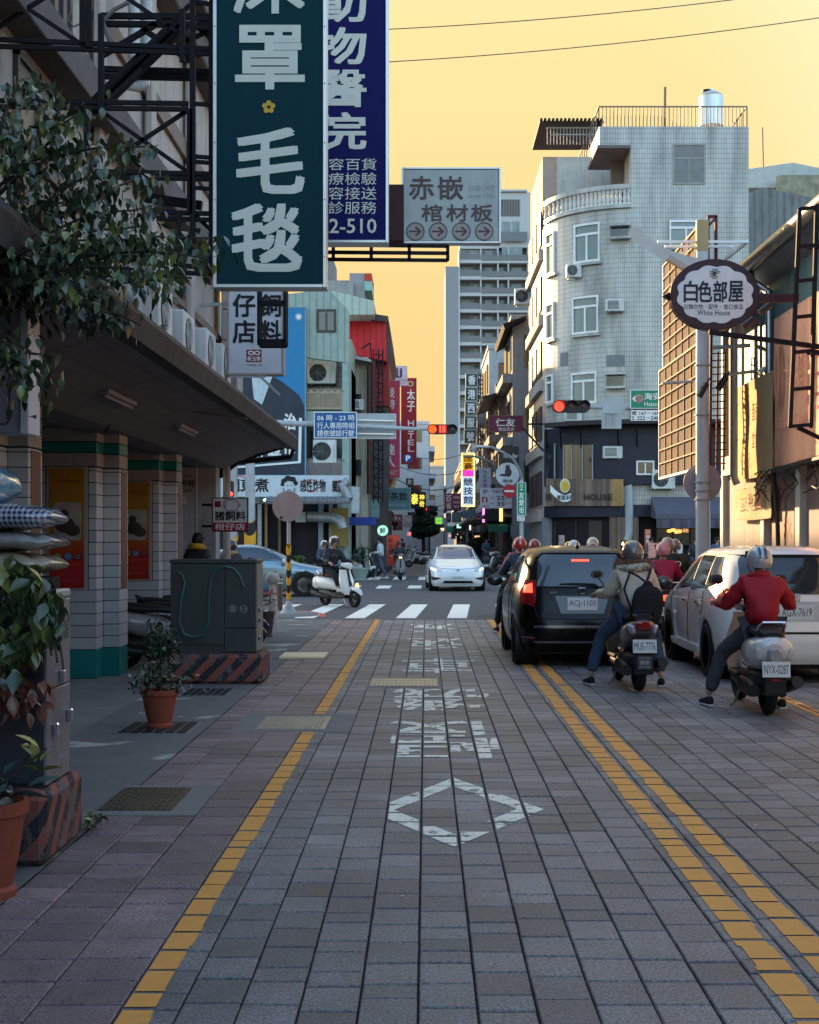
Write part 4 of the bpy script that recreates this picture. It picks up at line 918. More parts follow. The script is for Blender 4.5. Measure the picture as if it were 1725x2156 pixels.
# ================================================================ RIGHT SIDE, NEAR
wallr = M('beige_wall', (.40, .34, .28), .8, var=.1, bump=.3, dirt=.3)
rb_ = thing('shop_building', 'low beige shop building at the right edge with canvas sheets hung above its doors', 'building', (7, 23, 0))
RX = 6.3
MB().box(RX, 12, -25, 29.6, 0, 6.3).build('wall', wallr, rb_)
for y in (29.05, 25.55, 23.1, 20.4): MB().box(RX-.14, RX-.001, y, y+.28, 0, 2.95, .01).build('pilaster', M('cream_trim', (.58, .53, .46), .6, dirt=.25), rb_)
pn = M('recess_panel', (.17, .12, .11), .6, var=.1)
for a, b in ((25.85, 29.0), (23.4, 25.5), (20.7, 23.05)): MB().box(RX-.03, RX-.001, a, b, .1, 2.85, .005).build('door_panel', pn if a < 25 else wallr, rb_)
MB().box(RX-.05, RX-.031, 23.75, 24.75, 1.0, 2.12, .004).build('notice_panel', M('notice_brown', (.16, .10, .08), .6), rb_)
q = MB(); fit(q, '水', (RX-.053, 24.5, 1.58), (0, -.6, 0), (0, 0, .42), .03); fit(q, '果', (RX-.053, 24.5, 1.08), (0, -.6, 0), (0, 0, .42), .03); q.build('lettering', M('notice_red', (.22, .06, .05), .6), rb_)
# upper wall of ribbed sheet
MB().box(RX-.02, RX-.001, 14, 29.6, 4.3, 6.25).build('ribbed_sheet', M('teal_sheet', (.12, .24, .24), .5, .2, stripes=(1, .12, .25, .6), dirt=.3), rb_)
MB().box(RX-.06, RX-.021, 26.2, 29.6, 2.95, 6.2).build('pale_sheet', M('pale_sheet', (.20, .20, .21), .5, .2, stripes=(1, .15, .2, .7), dirt=.3), rb_)
ev = MB(); ev.prism([(5.95, 6.5), (RX, 6.28), (12, 8.6), (12, 8.75), (5.9, 6.62)], 'y', -25, 25.9); ev.build('roof', M('roof_sheet', (.22, .24, .25), .5, .5, dirt=.3), rb_)
MB().tube([(5.86, 12, 6.60), (5.86, 25.95, 6.60)], .13, 12).build('gutter', M('bright_gutter', (.30, .28, .25), .3, .9, var=.3, scale=3), rb_)
MB().tube([(5.9, 25.5, 6.5), (5.92, 25.4, 6.3), (6.2, 25.3, 6.1), (6.2, 25.3, 4)], .07, 8).build('downpipe', alu, rb_)
MB().prism([(5.4, 6.0), (7.5, 6.5), (7.5, 6.55), (5.4, 6.06)], 'y', 26.2, 29.5).build('side_roof', M('pale_blue_sheet', (.34, .42, .46), .45, .3, dirt=.2), rb_)
def canvas(y0, y1, z0, z1, x, mat, label, sag=.05, cat='banner', name='canvas_banner', rev=()):
    mb = MB()
    def fn(u, v, o=0):
        y = y0+(y1-y0)*u; z = z0+(z1-z0)*v
        return (x+o+.012*sin(u*7+v*3)*(1-v)+.006*sin(v*9+u*4), y, z-sag*sin(pi*u)*(1-v)*.6)
    mb.grid(fn, 24, 18, 0); mb.grid(lambda u, v: fn(1-u, v, .012), 24, 18, 0)
    t = thing(name, label, cat, (x, (y0+y1)/2, z0)); mb.build('sheet', mat, t)
    ey = MB()
    for i in range(14):
        for v in (.02, .98): ey.lathe([(.008, 0), (.018, -.002)], Vector(fn((i+.5)/14, v))-Vector((.01, 0, 0)), 6, axis='x')
    ey.build('eyelets', black_plastic, t, kind='stuff')
    if rev:
        q = MB()
        for s, yy, zz, w, h in rev: fit(q, s, (x-.09, yy-w, zz), (0, w, 0), (0, 0, h), .01)
        q.build('lettering', rev_m, t)
    return t
cream = M('cream_canvas', (.92, .74, .42), .8, var=.12, scale=1.5, tr=.3); orange = M('orange_canvas', (1.0, .54, .33), .8, var=.12, scale=2, tr=.3)
rev_m = M('print_through', (.80, .60, .34), .7)
canvas(24.75, 27.7, 2.80, 4.60, 6.12, cream, 'cream canvas sheet with faint print showing through, on the shop front', rev=(('海產', 25.9, 3.8, .5, .35), ('食堂', 25.9, 3.3, .5, .3), ('沙', 26.9, 3.0, .4, .3), ('2', 27.3, 3.5, .3, .8)))
rev_m = M('print_through_red', (.78, .30, .16), .7)
canvas(15, 24.2, 2.88, 5.42, 6.02, orange, 'large orange canvas sheet with brown lettering above the shop entrance at right', .12, rev=(('果汁', 23.2, 4.0, .9, .7), ('石榴', 22.2, 3.8, .7, .8), ('Fresh Juice', 23.7, 3.4, 2.0, .3), ('0', 23.9, 3.9, .4, 1.1)))
canvas(24.8, 27.6, 2.0, 2.6, 6.1, M('pale_cloth', (.72, .60, .40), .8, var=.2, scale=4, tr=.35), 'small pale cloth with worn writing hanging under the cream canvas', .03, rev=(('歡迎光臨', 27.3, 2.18, 2.2, .3),))
# wires under the canvas
wt = MB(); R_ = random.Random(4)
for k in range(14):
    y = R_.uniform(20.5, 25.5); z = 2.85; p = [(6.05, y, z)]
    for j in range(5): p.append((6.05-R_.uniform(0, .12), y+R_.uniform(-.5, .5), z-.1-j*.1+R_.uniform(-.08, .08)))
    wt.tube(p, .012, 4, 0, True, False)
wt.tube([(6.0, 16, 2.95), (6.0, 21, 2.86), (6.05, 24.4, 2.82)], .05, 6).tube([(6.05, 24.4, 2.82), (6.15, 24.5, 2.0), (6.2, 24.5, 0)], .04, 6).solo('cable_tangle', black_plastic, 'tangle of black cables under the orange canvas', 'cables')
# pole with disc back
wp = thing('utility_pole', 'tall pale round pole with yellowish top section between reed screens and canvas', 'pole', P(1480, 1335, 24))
pgm = M('pole_pale', (.42, .44, .45), .55, dirt=.45)
MB().tube([(GX(1480, 24), 24, 0), (GX(1479, 24), 24, 6.55)], [.125, .105], 14).build('shaft', pgm, wp)
MB().tube([(GX(1479, 24), 24, 6.55), (GX(1479, 24), 24, 7.08)], .11, 14).build('top_section', M('pole_ochre', (.38, .28, .14), .6), wp)
for z in (2.3, 2.45, 2.6, 3.75, 4.6): MB().tube([(GX(1480, 24)+.135*cos(a*pi/8), 24+.135*sin(a*pi/8), z) for a in range(17)], .012, 4).build('strap', grey_metal, wp)
rs2 = thing('round_sign', 'back of a round sign strapped behind the tall pale pole at right', 'road sign', P(1480, 1055, 24.2))
MB().lathe([(.001, 0), (.33, 0), (.33, .015), (.001, .015)], P(1480, 1016, 24.18), 32, axis='y').build('disc', M('sign_back', (.27, .23, .24)), rs2)
MB().bar(P(1473, 1062, 24.0), P(1473, 975, 24.0), .03).build('bracket', grey_metal, rs2)
# reed screens along the street
reed = M('woven_reed', (.10, .055, .034), .85, var=.3, scale=5, stripes=(2, .022, .4, .55), bump=.5, bscale=60, dirt=.3); lat = M('bamboo_lattice', (.20, .14, .09), .7, var=.15)
def screen(x, y0, y1, z0, z1, ny, nz, label, lean=0):
    t = thing('reed_screen', label, 'screen', (x, (y0+y1)/2, z0), 0, 'reed screens beside the pale pole')
    MB().box(x, x+.03, y0, y1, z0, z1).build('weave', reed, t)
    MB().box(x-.03, x+.06, y1, y1+.05, z0-.05, z1+.05, .008).build('rim', white_paint, t); MB().box(x-.03, x+.06, y0-.04, y0-.002, z0-.05, z1+.05, .008).build('rim', white_paint, t)
    MB().box(x-.03, x+.06, y0, y1-.002, z0-.05, z0-.001, .008).build('rim', white_paint, t); MB().box(x-.03, x+.06, y0, y1-.002, z1+.001, z1+.05, .008).build('rim', lat, t)
    for i in range(1, ny): y = y0+(y1-y0)*i/ny; MB().box(x-.022, x-.001, y-.012, y+.012, z0, z1).build('lattice_upright', lat, t)
    for i in range(1, nz): z = z0+(z1-z0)*i/nz; MB().box(x-.040, x-.023, y0, y1, z-.012, z+.012).build('lattice_rail', lat, t)
screen(4.72, 24.2, 28.2, 2.87, 4.98, 6, 8, 'lower woven reed screen with bamboo lattice beside the pale pole'); screen(4.80, 24.2, 28.2, 5.05, 7.1, 6, 8, 'upper woven reed screen with bamboo lattice behind the oval sign')
# curved board and bars at the top
cbd = MB(); A = [(1322, 490), (1345, 513), (1375, 535), (1408, 551), (1440, 560), (1475, 568)]; B = [(1340, 473), (1362, 497), (1388, 514), (1416, 528), (1446, 538), (1478, 545)]
def cbp(u, v, o=0):
    k = min(u*5, 4.999); i = int(k); f = k-i
    a = [A[i][0]*(1-f)+A[i+1][0]*f, A[i][1]*(1-f)+A[i+1][1]*f]; b = [B[i][0]*(1-f)+B[i+1][0]*f, B[i][1]*(1-f)+B[i+1][1]*f]
    return P(a[0]+(b[0]-a[0])*v, a[1]+(b[1]-a[1])*v, 23.2+v*.5+o)
cbd.grid(cbp, 20, 2); cbd.grid(lambda u, v: cbp(1-u, v, .04), 20, 2); cbd.prism([(GX(1405, 23), GZ(545, 23)), (GX(1455, 23), GZ(575, 23)), (GX(1462, 23), GZ(566, 23)), (GX(1412, 23), GZ(536, 23))], 'y', 23.0, 23.15)
cbd.solo('curved_board', M('beige_board', (.36, .30, .25), .7), 'curved beige board swooping up left of the pale pole top', 'board')
q = MB(); q.bar(P(1385, 509, 24.2), P(1575, 509, 24.2), .045).bar(P(1400, 519, 24.5), P(1545, 519, 24.5), .045).bar(P(1575, 508, 24.2), P(1528, 545, 24.6), .05).bar(P(1420, 550, 24.4), P(1465, 505, 24.4), .03)
q.solo('white_crossbars', white_paint, 'white metal crossbars around the top of the pale pole', 'bars')
rd = MB(); rust = M('rust_red', (.10, .025, .02), .7)
rd.bar(P(1492, 455, 24.6), P(1492, 560, 24.6), .04).bar(P(1508, 455, 24.6), P(1508, 560, 24.6), .05).bar(P(1490, 456, 24.6), P(1510, 456, 24.6), .05).bar(P(1488, 480, 24.6), P(1508, 458, 24.6), .04)
rd.solo('rusty_hook_frame', rust, 'dark red steel frame rising behind the pale pole top', 'frame')
rl = thing('rusty_ladder', 'rusty red lattice ladder standing behind the pale pole', 'ladder', P(1512, 990, 27.5))
for a, b in ((1498, 700), (1512, 740), (1527, 745)): MB().bar(P(a, b, 27.5), P(a-3, 990, 27.5), .05 if a < 1500 else .035).build('upright', rust, rl)
for k in range(17): MB().bar(P(1496, 745+k*14.5, 27.45), P(1530, 743+k*14.5, 27.45), .022).build('rung', rust, rl)
q = MB(); q.tube([P(1546, 640, 27), P(1546, 1005, 27), P(1552, 1020, 27)], .075, 10).tube([P(1528, 690, 28), P(1528, 960, 28)], .07, 8).tube([P(1500, 732, 26.5), P(1580, 727, 26.5)], .04, 6).tube([P(1530, 789, 26.5), P(1600, 780, 26.5)], .03, 6).tube([P(1395, 807, 24.0), P(1460, 803, 24.0)], .025, 6)
q.solo('grey_pipes', grey_metal, 'grey upright pipes behind the pale pole and cream canvas', 'pipes')
for (x, y, Y, dx, dy, lb_) in ((1480, 821, 23.5, 8, -14, 'black floodlight hanging on the pale pole'), (1521, 806, 24.5, 9, -14, 'black floodlight right of the pale pole'), (1611, 650, 21, 12, -9, 'black floodlight upper one beside the oval sign'), (1576, 680, 21, 12, -9, 'black floodlight lower one beside the oval sign')):
    t = thing('floodlight', lb_, 'lamp', P(x, y, Y)); MB().tube([P(x-dx, y-dy, Y), P(x+dx, y+dy, Y)], .055, 6).build('body', black_plastic, t); MB().tube([P(x+dx, y+dy, Y), P(x+dx+6, y+dy-10, Y+.1)], .015, 5).build('arm', black_metal, t)
cc = thing('security_camera', 'white security camera on a bracket above the cream canvas', 'camera', P(1606, 790, 26)); MB().tube([P(1598, 784, 26), P(1618, 771, 26)], .05, 8).build('body', white_paint, cc); MB().tube([P(1612, 776, 26), P(1618, 790, 26.2)], .02, 6).build('arm', grey_metal, cc)
# oval sign
Yo = 19.0
ov = thing('oval_sign', 'oval scalloped shop sign in pale grey and dark maroon held out over the street', 'sign', P(1505, 697, Yo))
oc = P(1506, 620, Yo); rx, rz = 94*Yo/F, 75*Yo/F
MB().grid(lambda u, v: oc+Vector((rx*(1.0+(.03 if 0 else 0))*cos(2*pi*u), [0, .0, .16, .16][int(v*3+.5)], rz*sin(2*pi*u)))*1 if 1 else 0, 64, 1).add([oc+Vector((rx*cos(2*pi*k/64), -.001, rz*sin(2*pi*k/64))) for k in range(64)], [tuple(range(64))]).add([oc+Vector((rx*cos(2*pi*k/64), .16, rz*sin(2*pi*k/64))) for k in range(64)], [tuple(range(63, -1, -1))]).build('back_board', M('maroon_dark', (.035, .012, .022), .45), ov)
MB().grid(lambda u, v: oc+Vector((rx*cos(2*pi*u), .16*v, rz*sin(2*pi*u))), 64, 1).build('edge', M('edge_brown', (.12, .06, .05), .3, .4), ov)
q = MB()
for k in range(72): a = 2*pi*k/72; q.ell(oc+Vector((rx*.975*cos(a), -.008, rz*.975*sin(a))), (.007, .007, .007), 5, 3)
q.build('bead_rim', black_plastic, ov, kind='stuff')
def scal(k, n=96):
    a = 2*pi*k/n; s = 1+.09*abs(sin(a*6+.2)); return oc+Vector((rx*.80*s*cos(a), -.012, rz*.76*s*sin(a)))
MB().add([scal(k) for k in range(96)]+[scal(k)+Vector((0, .01, 0)) for k in range(96)], [tuple(range(96))]+[(k, k+96, (k+1) % 96+96, (k+1) % 96) for k in range(96)]).build('cloud_panel', M('cloud_face', (.60, .63, .64), .6), ov)
q = MB(); dy = Yo-.016; navy = M('navy_letters', (.015, .015, .04), .5)
for c, a, b in (('白', 1440, 1470), ('色', 1470, 1500), ('部', 1502, 1532), ('屋', 1534, 1566)): ptext(q, c, a, 591, b, 636, dy, .022)
ptext(q, '日韓衣物・配件・進口食品', 1441, 640, 1565, 651, dy, .012); ptext(q, 'White House', 1469, 652, 1538, 664, dy, .008)
c = P(1506, 576, dy)
for k in range(7):
    a = k*2*pi/8+pi/8; q.tube([c+Vector((cos(a+d)*r*.075, 0, sin(a+d)*r*.075)) for r, d in ((.1, 0), (.8, .3), (1, 0), (.8, -.3), (.1, 0))], .004, 4)
q.build('lettering', navy, ov)
MB().box(GX(1598, Yo), GX(1685, Yo), Yo+.02, Yo+.14, GZ(634, Yo), GZ(617, Yo), .01).build('arm', M('maroon_dark', (.035, .012, .022)), ov)
MB().prism([(GX(1397, Yo)-.0, GZ(622, Yo)), (GX(1414, Yo), GZ(612, Yo)), (GX(1414, Yo), GZ(632, Yo))], 'y', Yo+.05, Yo+.12).build('side_spike', black_metal, ov)
# black lattice tower frame at right
lf = thing('lattice_frame', 'tall black steel lattice frame at the right edge holding the oval sign', 'frame', P(1690, 900, 18))
for Yl in (18.0, 18.35):
    for (a, b, c, d) in ((1684, 440, 1664, 898), (1720, 430, 1708, 898)): MB().bar(P(a, b, Yl), P(c, d, Yl), .05).build('upright', black_metal, lf)
    for k, yy in enumerate((440, 520, 592, 668, 742, 820, 898)):
        f = (yy-440)/458; MB().bar(P(1684-20*f, yy, Yl), P(1720-12*f, yy-4, Yl), .045).build('rung', black_metal, lf)
for k, yy in enumerate((440, 592, 742, 898)):
    f = (yy-440)/458
    for xx in (1684-20*f, 1720-12*f): MB().bar(P(xx, yy, 18), P(xx, yy, 18.35), .04).build('depth_bar', black_metal, lf)
MB().bar(P(1493, 699, 18.3), P(1740, 732, 18.3), .06).bar(P(1680, 900, 18.1), P(1735, 926, 18.1), .05).bar((GX(1700, 18.2), 18.2, GZ(742, 18.2)), (6.3, 18.2, GZ(742, 18.2)), .06).build('stay', black_metal, lf)
MB().bar((GX(1700, 18.2), 18.2, GZ(520, 18.2)), (6.3, 18.2, GZ(520, 18.2)), .06).build('stay', black_metal, lf)
# overhead wires
for k, (a, b, c, d) in enumerate(((680, 67, 1560, -3), (680, 137, 1740, 35))):
    p0, p1 = P(a, b, 16), P(c, d, 34 if k else 30); pts = []
    for i in range(17):
        f = i/16; Y = 16+(34-16)*f; q0 = a+(c-a)*f; sag = (14 if k else 10)*4*f*(1-f)
        pts.append(P(q0, b+(d-b)*f+sag, 22))
    MB().tube(pts, .008, 4).solo('overhead_wire', M('wire_brown', (.10, .05, .06), .6), ['upper thin overhead wire crossing the sky', 'lower thin overhead wire crossing the sky'][k], 'wire')
# ================================================================ WHITE TILED CORNER BUILDING
Cx, Cy, Rr, Ys = 9.0, 61.8, 3.8, 58.0
def Q(px, off=0):
    a = (px-CX)/F; R = Rr-off; Yf = Ys+off
    if a*Yf >= Cx: return (a*Yf, Yf)
    # |(aY-Cx, Y-Cy)| = R
    A_, B2, C2 = a*a+1, -2*(a*Cx+Cy), Cx*Cx+Cy*Cy-R*R; D = B2*B2-4*A_*C2
    if D < 0: return (Cx-R, Cy)
    Y = (-B2-sqrt(D))/(2*A_); return (a*Y, Y)
def tile_mat(name, col, rowh, colw, mortar, msize, dirt=.3):
    m = bpy.data.materials.new(name); m.use_nodes = True; t = m.node_tree; b = t.nodes['Principled BSDF']; L = t.links.new
    g = N(t, 'ShaderNodeNewGeometry'); s = N(t, 'ShaderNodeSeparateXYZ'); L(g.outputs['Position'], s.inputs[0])
    a = N(t, 'ShaderNodeMath', operation='SUBTRACT'); L(s.outputs[0], a.inputs[0]); L(s.outputs[1], a.inputs[1])
    c = N(t, 'ShaderNodeCombineXYZ'); L(a.outputs[0], c.inputs[0]); L(s.outputs[2], c.inputs[1])
    k = N(t, 'ShaderNodeTexBrick'); k.offset = 0; k.inputs['Scale'].default_value = 1; k.inputs['Brick Width'].default_value = colw; k.inputs['Row Height'].default_value = rowh
    k.inputs['Mortar Size'].default_value = msize; k.inputs['Mortar Smooth'].default_value = .2
    k.inputs['Color1'].default_value = (*col, 1); k.inputs['Color2'].default_value = (*[v*.90 for v in col], 1); k.inputs['Mortar'].default_value = (*mortar, 1); L(c.outputs[0], k.inputs['Vector'])
    n = N(t, 'ShaderNodeTexNoise'); n.inputs['Scale'].default_value = .8; n.inputs['Detail'].default_value = 8; mp = N(t, 'ShaderNodeMapping'); mp.inputs['Scale'].default_value = (2, 2, .35); L(g.outputs['Position'], mp.inputs[0]); L(mp.outputs[0], n.inputs['Vector'])
    r = N(t, 'ShaderNodeMapRange'); r.inputs['From Min'].default_value = .42; r.inputs['From Max'].default_value = .72; r.inputs['To Min'].default_value = 1; r.inputs['To Max'].default_value = 1-dirt; L(n.outputs[0], r.inputs[0])
    v = N(t, 'ShaderNodeVectorMath', operation='SCALE'); L(k.outputs[0], v.inputs[0]); L(r.outputs[0], v.inputs['Scale']); L(v.outputs[0], b.inputs['Base Color'])
    b.inputs['Roughness'].default_value = .3
    return m
wtile = tile_mat('white_wall_tile', (.52, .515, .475), .205, .11, (.26, .26, .25), .013, .5)
wb = thing('white_building', 'white tiled corner building with rounded corner, roof railing and black ground floor', 'building', (10, 60, 0))
def curvewall(pxs, z0, z1, off, th=.2, parent=None, name='wall', mat=None, n=None):
    mb = MB(); a = [Q(p, off) for p in pxs]; b = [Q(p, off+th) if th else None for p in pxs]
    vs = []; 
    for (x, y) in a: vs += [(x, y, z0), (x, y, z1)]
    m_ = len(a)
    dirv = []
    for i, (x, y) in enumerate(a):
        # inward normal
        if x >= Cx: nx, ny = 0, 1
        else: d = sqrt((Cx-x)**2+(Cy-y)**2); nx, ny = (Cx-x)/d, (Cy-y)/d
        vs += []; dirv.append((nx, ny))
    vb = []
    for (x, y), (nx, ny) in zip(a, dirv): vb += [(x+nx*th, y+ny*th, z0), (x+nx*th, y+ny*th, z1)]
    o = len(vs); fs = []
    for i in range(m_-1):
        k = 2*i; fs.append((k, k+2, k+3, k+1)); fs.append((o+k, o+k+1, o+k+3, o+k+2)); fs.append((k+1, k+3, o+k+3, o+k+1)); fs.append((k, o+k, o+k+2, k+2))
    fs += [(0, 1, o+1, o), (2*m_-2, o+2*m_-2, o+2*m_-1, 2*m_-1)]
    mb.add(vs+vb, fs); return mb.build(name, mat, parent) if parent else mb
def rng(a, b, s=8):
    n = max(2, int(abs(b-a)/s)+1); return [a+(b-a)*i/n for i in range(n+1)]
Zb, Zr = GZ(890, Ys), GZ(266, Ys); Zbal = GZ(437, Ys)
XR = GX(1577, Ys)
arc = [(Cx-Rr*cos(t), Cy-Rr*sin(t)) for t in [pi/2*i/16 for i in range(17)]]
body = MB(); poly = [(5.2, 70.5)]+arc+[(XR, Ys), (XR, 70.5)]
body.prism(poly, 'z', 0, Zbal); body.build('wall', wtile, wb)
MB().box(GX(1328, Ys), XR-.001, Ys+.001, 68, Zbal+.001, Zr).build('penthouse', wtile, wb)
curvewall(rng(1146, 1328), Zbal+.002, Zbal+.16, -.12, .4, wb, 'cornice', wtile)
curvewall(rng(1146, 1328), Zbal+.78, Zbal+.98, -.12, .36, wb, 'balustrade_rail', wtile)
bal = MB(); bal.lathe([(.10, 0), (.10, .06), (.05, .10), (.09, .22), (.055, .36), (.05, .46), (.09, .54), (.09, .62)], (0, 0, 0), 8)
proto = None
for i in range(21):
    p_ = 1150+i*8.7; x, y = Q(p_, .02)
    if proto is None:
        o = bal.build('baluster', M('baluster_white', (.6, .6, .58), .6), wb, off=Vector((0, 0, 0))); proto = o
    else: o = proto.copy(); COL.objects.link(o); o.parent = wb
    o.location = Vector((x, y, Zbal+.16))-root_off(wb)
MB().box(5.9, GX(1328, Ys+4), Ys+5, Ys+5.2, Zbal, GZ(330, Ys+5)).build('parapet_wall', M('render_pale', (.50, .52, .50), .8, dirt=.25), wb)
MB().box(5.25, 5.9, Ys+5, 70, Zbal, GZ(330, Ys+5)).build('side_wall', M('render_sun_tint', (.42, .32, .27), .8, dirt=.3), wb)  # pinkish warm light painted into the side wall colour
# overhang with soffit
ovh = MB(); ovh.box(GX(1262, Ys), GX(1328, Ys)-.002, Ys-.0, Ys+3.5, GZ(305, Ys), Zr-.001).build('overhang', wtile, wb)
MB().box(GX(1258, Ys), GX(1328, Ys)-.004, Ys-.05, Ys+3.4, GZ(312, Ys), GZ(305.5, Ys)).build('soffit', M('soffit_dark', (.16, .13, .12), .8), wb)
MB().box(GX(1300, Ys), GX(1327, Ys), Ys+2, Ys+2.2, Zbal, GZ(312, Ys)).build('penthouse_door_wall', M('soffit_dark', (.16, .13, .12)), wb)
# railing
rl_ = MB(); xa, xb = GX(1262, Ys), XR-.05; zt = Zr+.85
for i in range(41): x = xa+(xb-xa)*i/40; rl_.bar((x, Ys+.1, Zr), (x, Ys+.1, zt), .035)
for i in range(10): y = Ys+.1+i*.9; rl_.bar((xa, y, Zr), (xa, y, zt), .035); rl_.bar((xb, y, Zr), (xb, y, zt), .035)
rl_.bar((xa, Ys+.1, zt), (xb, Ys+.1, zt), .05).bar((xa, Ys+.1, zt), (xa, Ys+8.3, zt), .05).bar((xb, Ys+.1, zt), (xb, Ys+8.3, zt), .05).bar((xa, Ys+8.3, zt), (xb, Ys+8.3, zt), .04)
rl_.build('railing', M('railing_rust', (.20, .14, .12), .6, .3), wb, kind='stuff')
MB().tube([P(1400, 268, Ys+.3), P(1401, 183, Ys+.3)], .05, 6).build('antenna_mast', M('railing_rust', (.20, .14, .12)), wb)
tk = thing('water_tank', 'ribbed stainless water tank on the white building roof', 'tank', P(1498, 266, 61)); c = P(1498, 266, 61); r = 26*61/F
pf = [(r*.98, 0)]
for i in range(7): pf += [(r, .1+i*.17), (r*.955, .18+i*.17)]
pf += [(r, 1.3), (r*.8, 1.42), (.12, 1.55), (.12, 1.62), (.001, 1.62)]
MB().lathe(pf, c, 24).build('body', M('tank_steel', (.5, .52, .5), .3, .8), tk); MB().lathe([(.2, 0), (.2, .08), (.001, .1)], c+Vector((-.2, 0, 1.5)), 10).build('lid', black_plastic, tk)
# corrugated roof sheet at top left
ct = thing('rooftop_shelter', 'dark corrugated roof shelter with railing on the back of the white building', 'shelter', (6.3, 64, 17)); Yc = 64
x0, x1 = GX(1128, Yc), GX(1258, Yc)
for i in range(16): MB().box(x0+(x1-x0)*i/16, x0+(x1-x0)*(i+.62)/16, Yc-2.5, Yc+2, GZ(287, Yc), GZ(283, Yc)).build('roof_sheet', black_metal, ct)
MB().box(x0, x1, Yc-2.4, Yc+2, GZ(290, Yc), GZ(287.2, Yc)).build('roof_deck', M('brown_deck', (.05, .03, .03), .7), ct)
q = MB()
for i in range(18): x = GX(1145, Yc)+(x1-GX(1145, Yc))*i/17; q.bar((x, Yc-2, GZ(330, Yc)), (x, Yc-2, GZ(295, Yc)), .035)
q.bar((x0+.5, Yc-2, GZ(310, Yc)), (x1, Yc-2, GZ(310, Yc)), .05).bar((x0+.3, Yc-2, GZ(296, Yc)), (x1, Yc-2, GZ(296, Yc)), .06)
q.build('railing', M('rail_grey', (.3, .3, .28), .6), ct, kind='stuff')
# windows
def cwin(x0, y0, x1, y1, nx=2, transom=.28):
    zz = lambda y: GZ(y, Q((x0+x1)/2)[1]); z0, z1 = zz(y1), zz(y0); fr = MB()
    def strip(a, b, c, d, off, th): fr.v += []; m_ = curvewall(rng(a, b, 14), c, d, off, th, None); fr.add(m_.v, m_.f)
    e = (x1-x0)*.035+1
    strip(x0, x1, z0, z0+.09, -.10, .1); strip(x0, x1, z1-.09, z1, -.10, .1); strip(x0, x0+e, z0+.09, z1-.09, -.10, .1); strip(x1-e, x1, z0+.09, z1-.09, -.10, .1)
    zt = z1-(z1-z0)*transom; strip(x0+e, x1-e, zt-.05, zt+.05, -.08, .08); 
    if nx == 2: strip((x0+x1)/2-e*.6, (x0+x1)/2+e*.6, z0+.09, zt-.05, -.08, .08)
    o = fr.build('window', white_paint, wb)
    m_ = curvewall(rng(x0+e, x1-e, 14), z0+.09, zt-.05, -.03, .02, None); m_.build('pane', winglass, o, off=root_off(wb))
    m_ = curvewall(rng(x0+e, x1-e, 14), zt+.05, z1-.09, -.03, .02, None); m_.build('pane', winglass, o, off=root_off(wb))
    curvewall(rng(x0-3, x1+3, 14), z0-.12, z0-.002, -.16, .16, wb, 'sill', wtile)
for w in ((1208, 471, 1262, 553), (1204, 624, 1259, 703), (1202, 784, 1255, 850), (1410, 464, 1480, 521)): cwin(*w)
for w in ((1148, 492, 1165, 580), (1148, 640, 1164, 717), (1148, 790, 1162, 850)): cwin(*w, nx=1)
pw = MB(); window(wb, 1417, 303, 1485, 388, Ys, 2, 1, M('brown_grey_frame', (.30, .28, .26), .5), M('louvre_glass', (.20, .20, .20), .25, var=.2, stripes=(2, .09, .3, .6)), .07, .36)
for (x0, y0, x1, y1) in ((1286, 478, 1324, 500), (1277, 790, 1313, 814)):
    zz = GZ; Yq = Q((x0+x1)/2)[1]
    curvewall(rng(x0, x1), GZ(y1, Yq), GZ(y0, Yq), -.02, .02, wb, 'vent_window', glass); curvewall(rng(x0-4, x1+4), GZ(y1+5, Yq), GZ(y1, Yq), -.35, .35, wb, 'sill', wtile); curvewall(rng(x0-4, x1+4), GZ(y0, Yq), GZ(y0-4, Yq), -.35, .35, wb, 'hood', wtile)
for (x0, y0, x1, y1) in ((1277, 747, 1316, 771), (1180, 742, 1196, 770)): Yq = Q((x0+x1)/2)[1]; curvewall(rng(x0, x1), GZ(y1, Yq), GZ(y0, Yq), -.015, .015, wb, 'bare_patch', M('bare_cement', (.20, .20, .21), .9))
def acq(px, py, w, h, label, win=False):
    x, y = Q(px); ac_unit(x, y-.45, GZ(py, y), w, h, .4, '-y', label, 'air conditioners on the white building', win)
acq(1207, 587, .62, .56, 'outdoor unit under the upper window of the white building'); acq(1293, 658, .75, .5, 'window air conditioner below the hood on the white wall', True)
acq(1206, 888, .7, .4, 'air conditioner just above the black brim near the red light', True); acq(1288, 966, .8, .5, 'window air conditioner on the black upper floor', True); acq(1394, 1030, .95, .78, 'large outdoor unit beside the small white window')
ac_unit(4.9, 70, GZ(640, 70), .9, .8, .5, '-y', 'outdoor unit on the narrow side of the white building', 'air conditioners on the white building')
# side wall windows (facing the far street)
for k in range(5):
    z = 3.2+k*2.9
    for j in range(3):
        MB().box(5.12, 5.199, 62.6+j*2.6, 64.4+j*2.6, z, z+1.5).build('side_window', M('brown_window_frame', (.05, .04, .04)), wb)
    MB().box(5.0, 5.199, 62.2, 70.4, z-.75, z-.25).build('balcony_band', M('band_sun_tint', (.44, .38, .34), .8), wb)  # warm band colour stands for low sun on this side
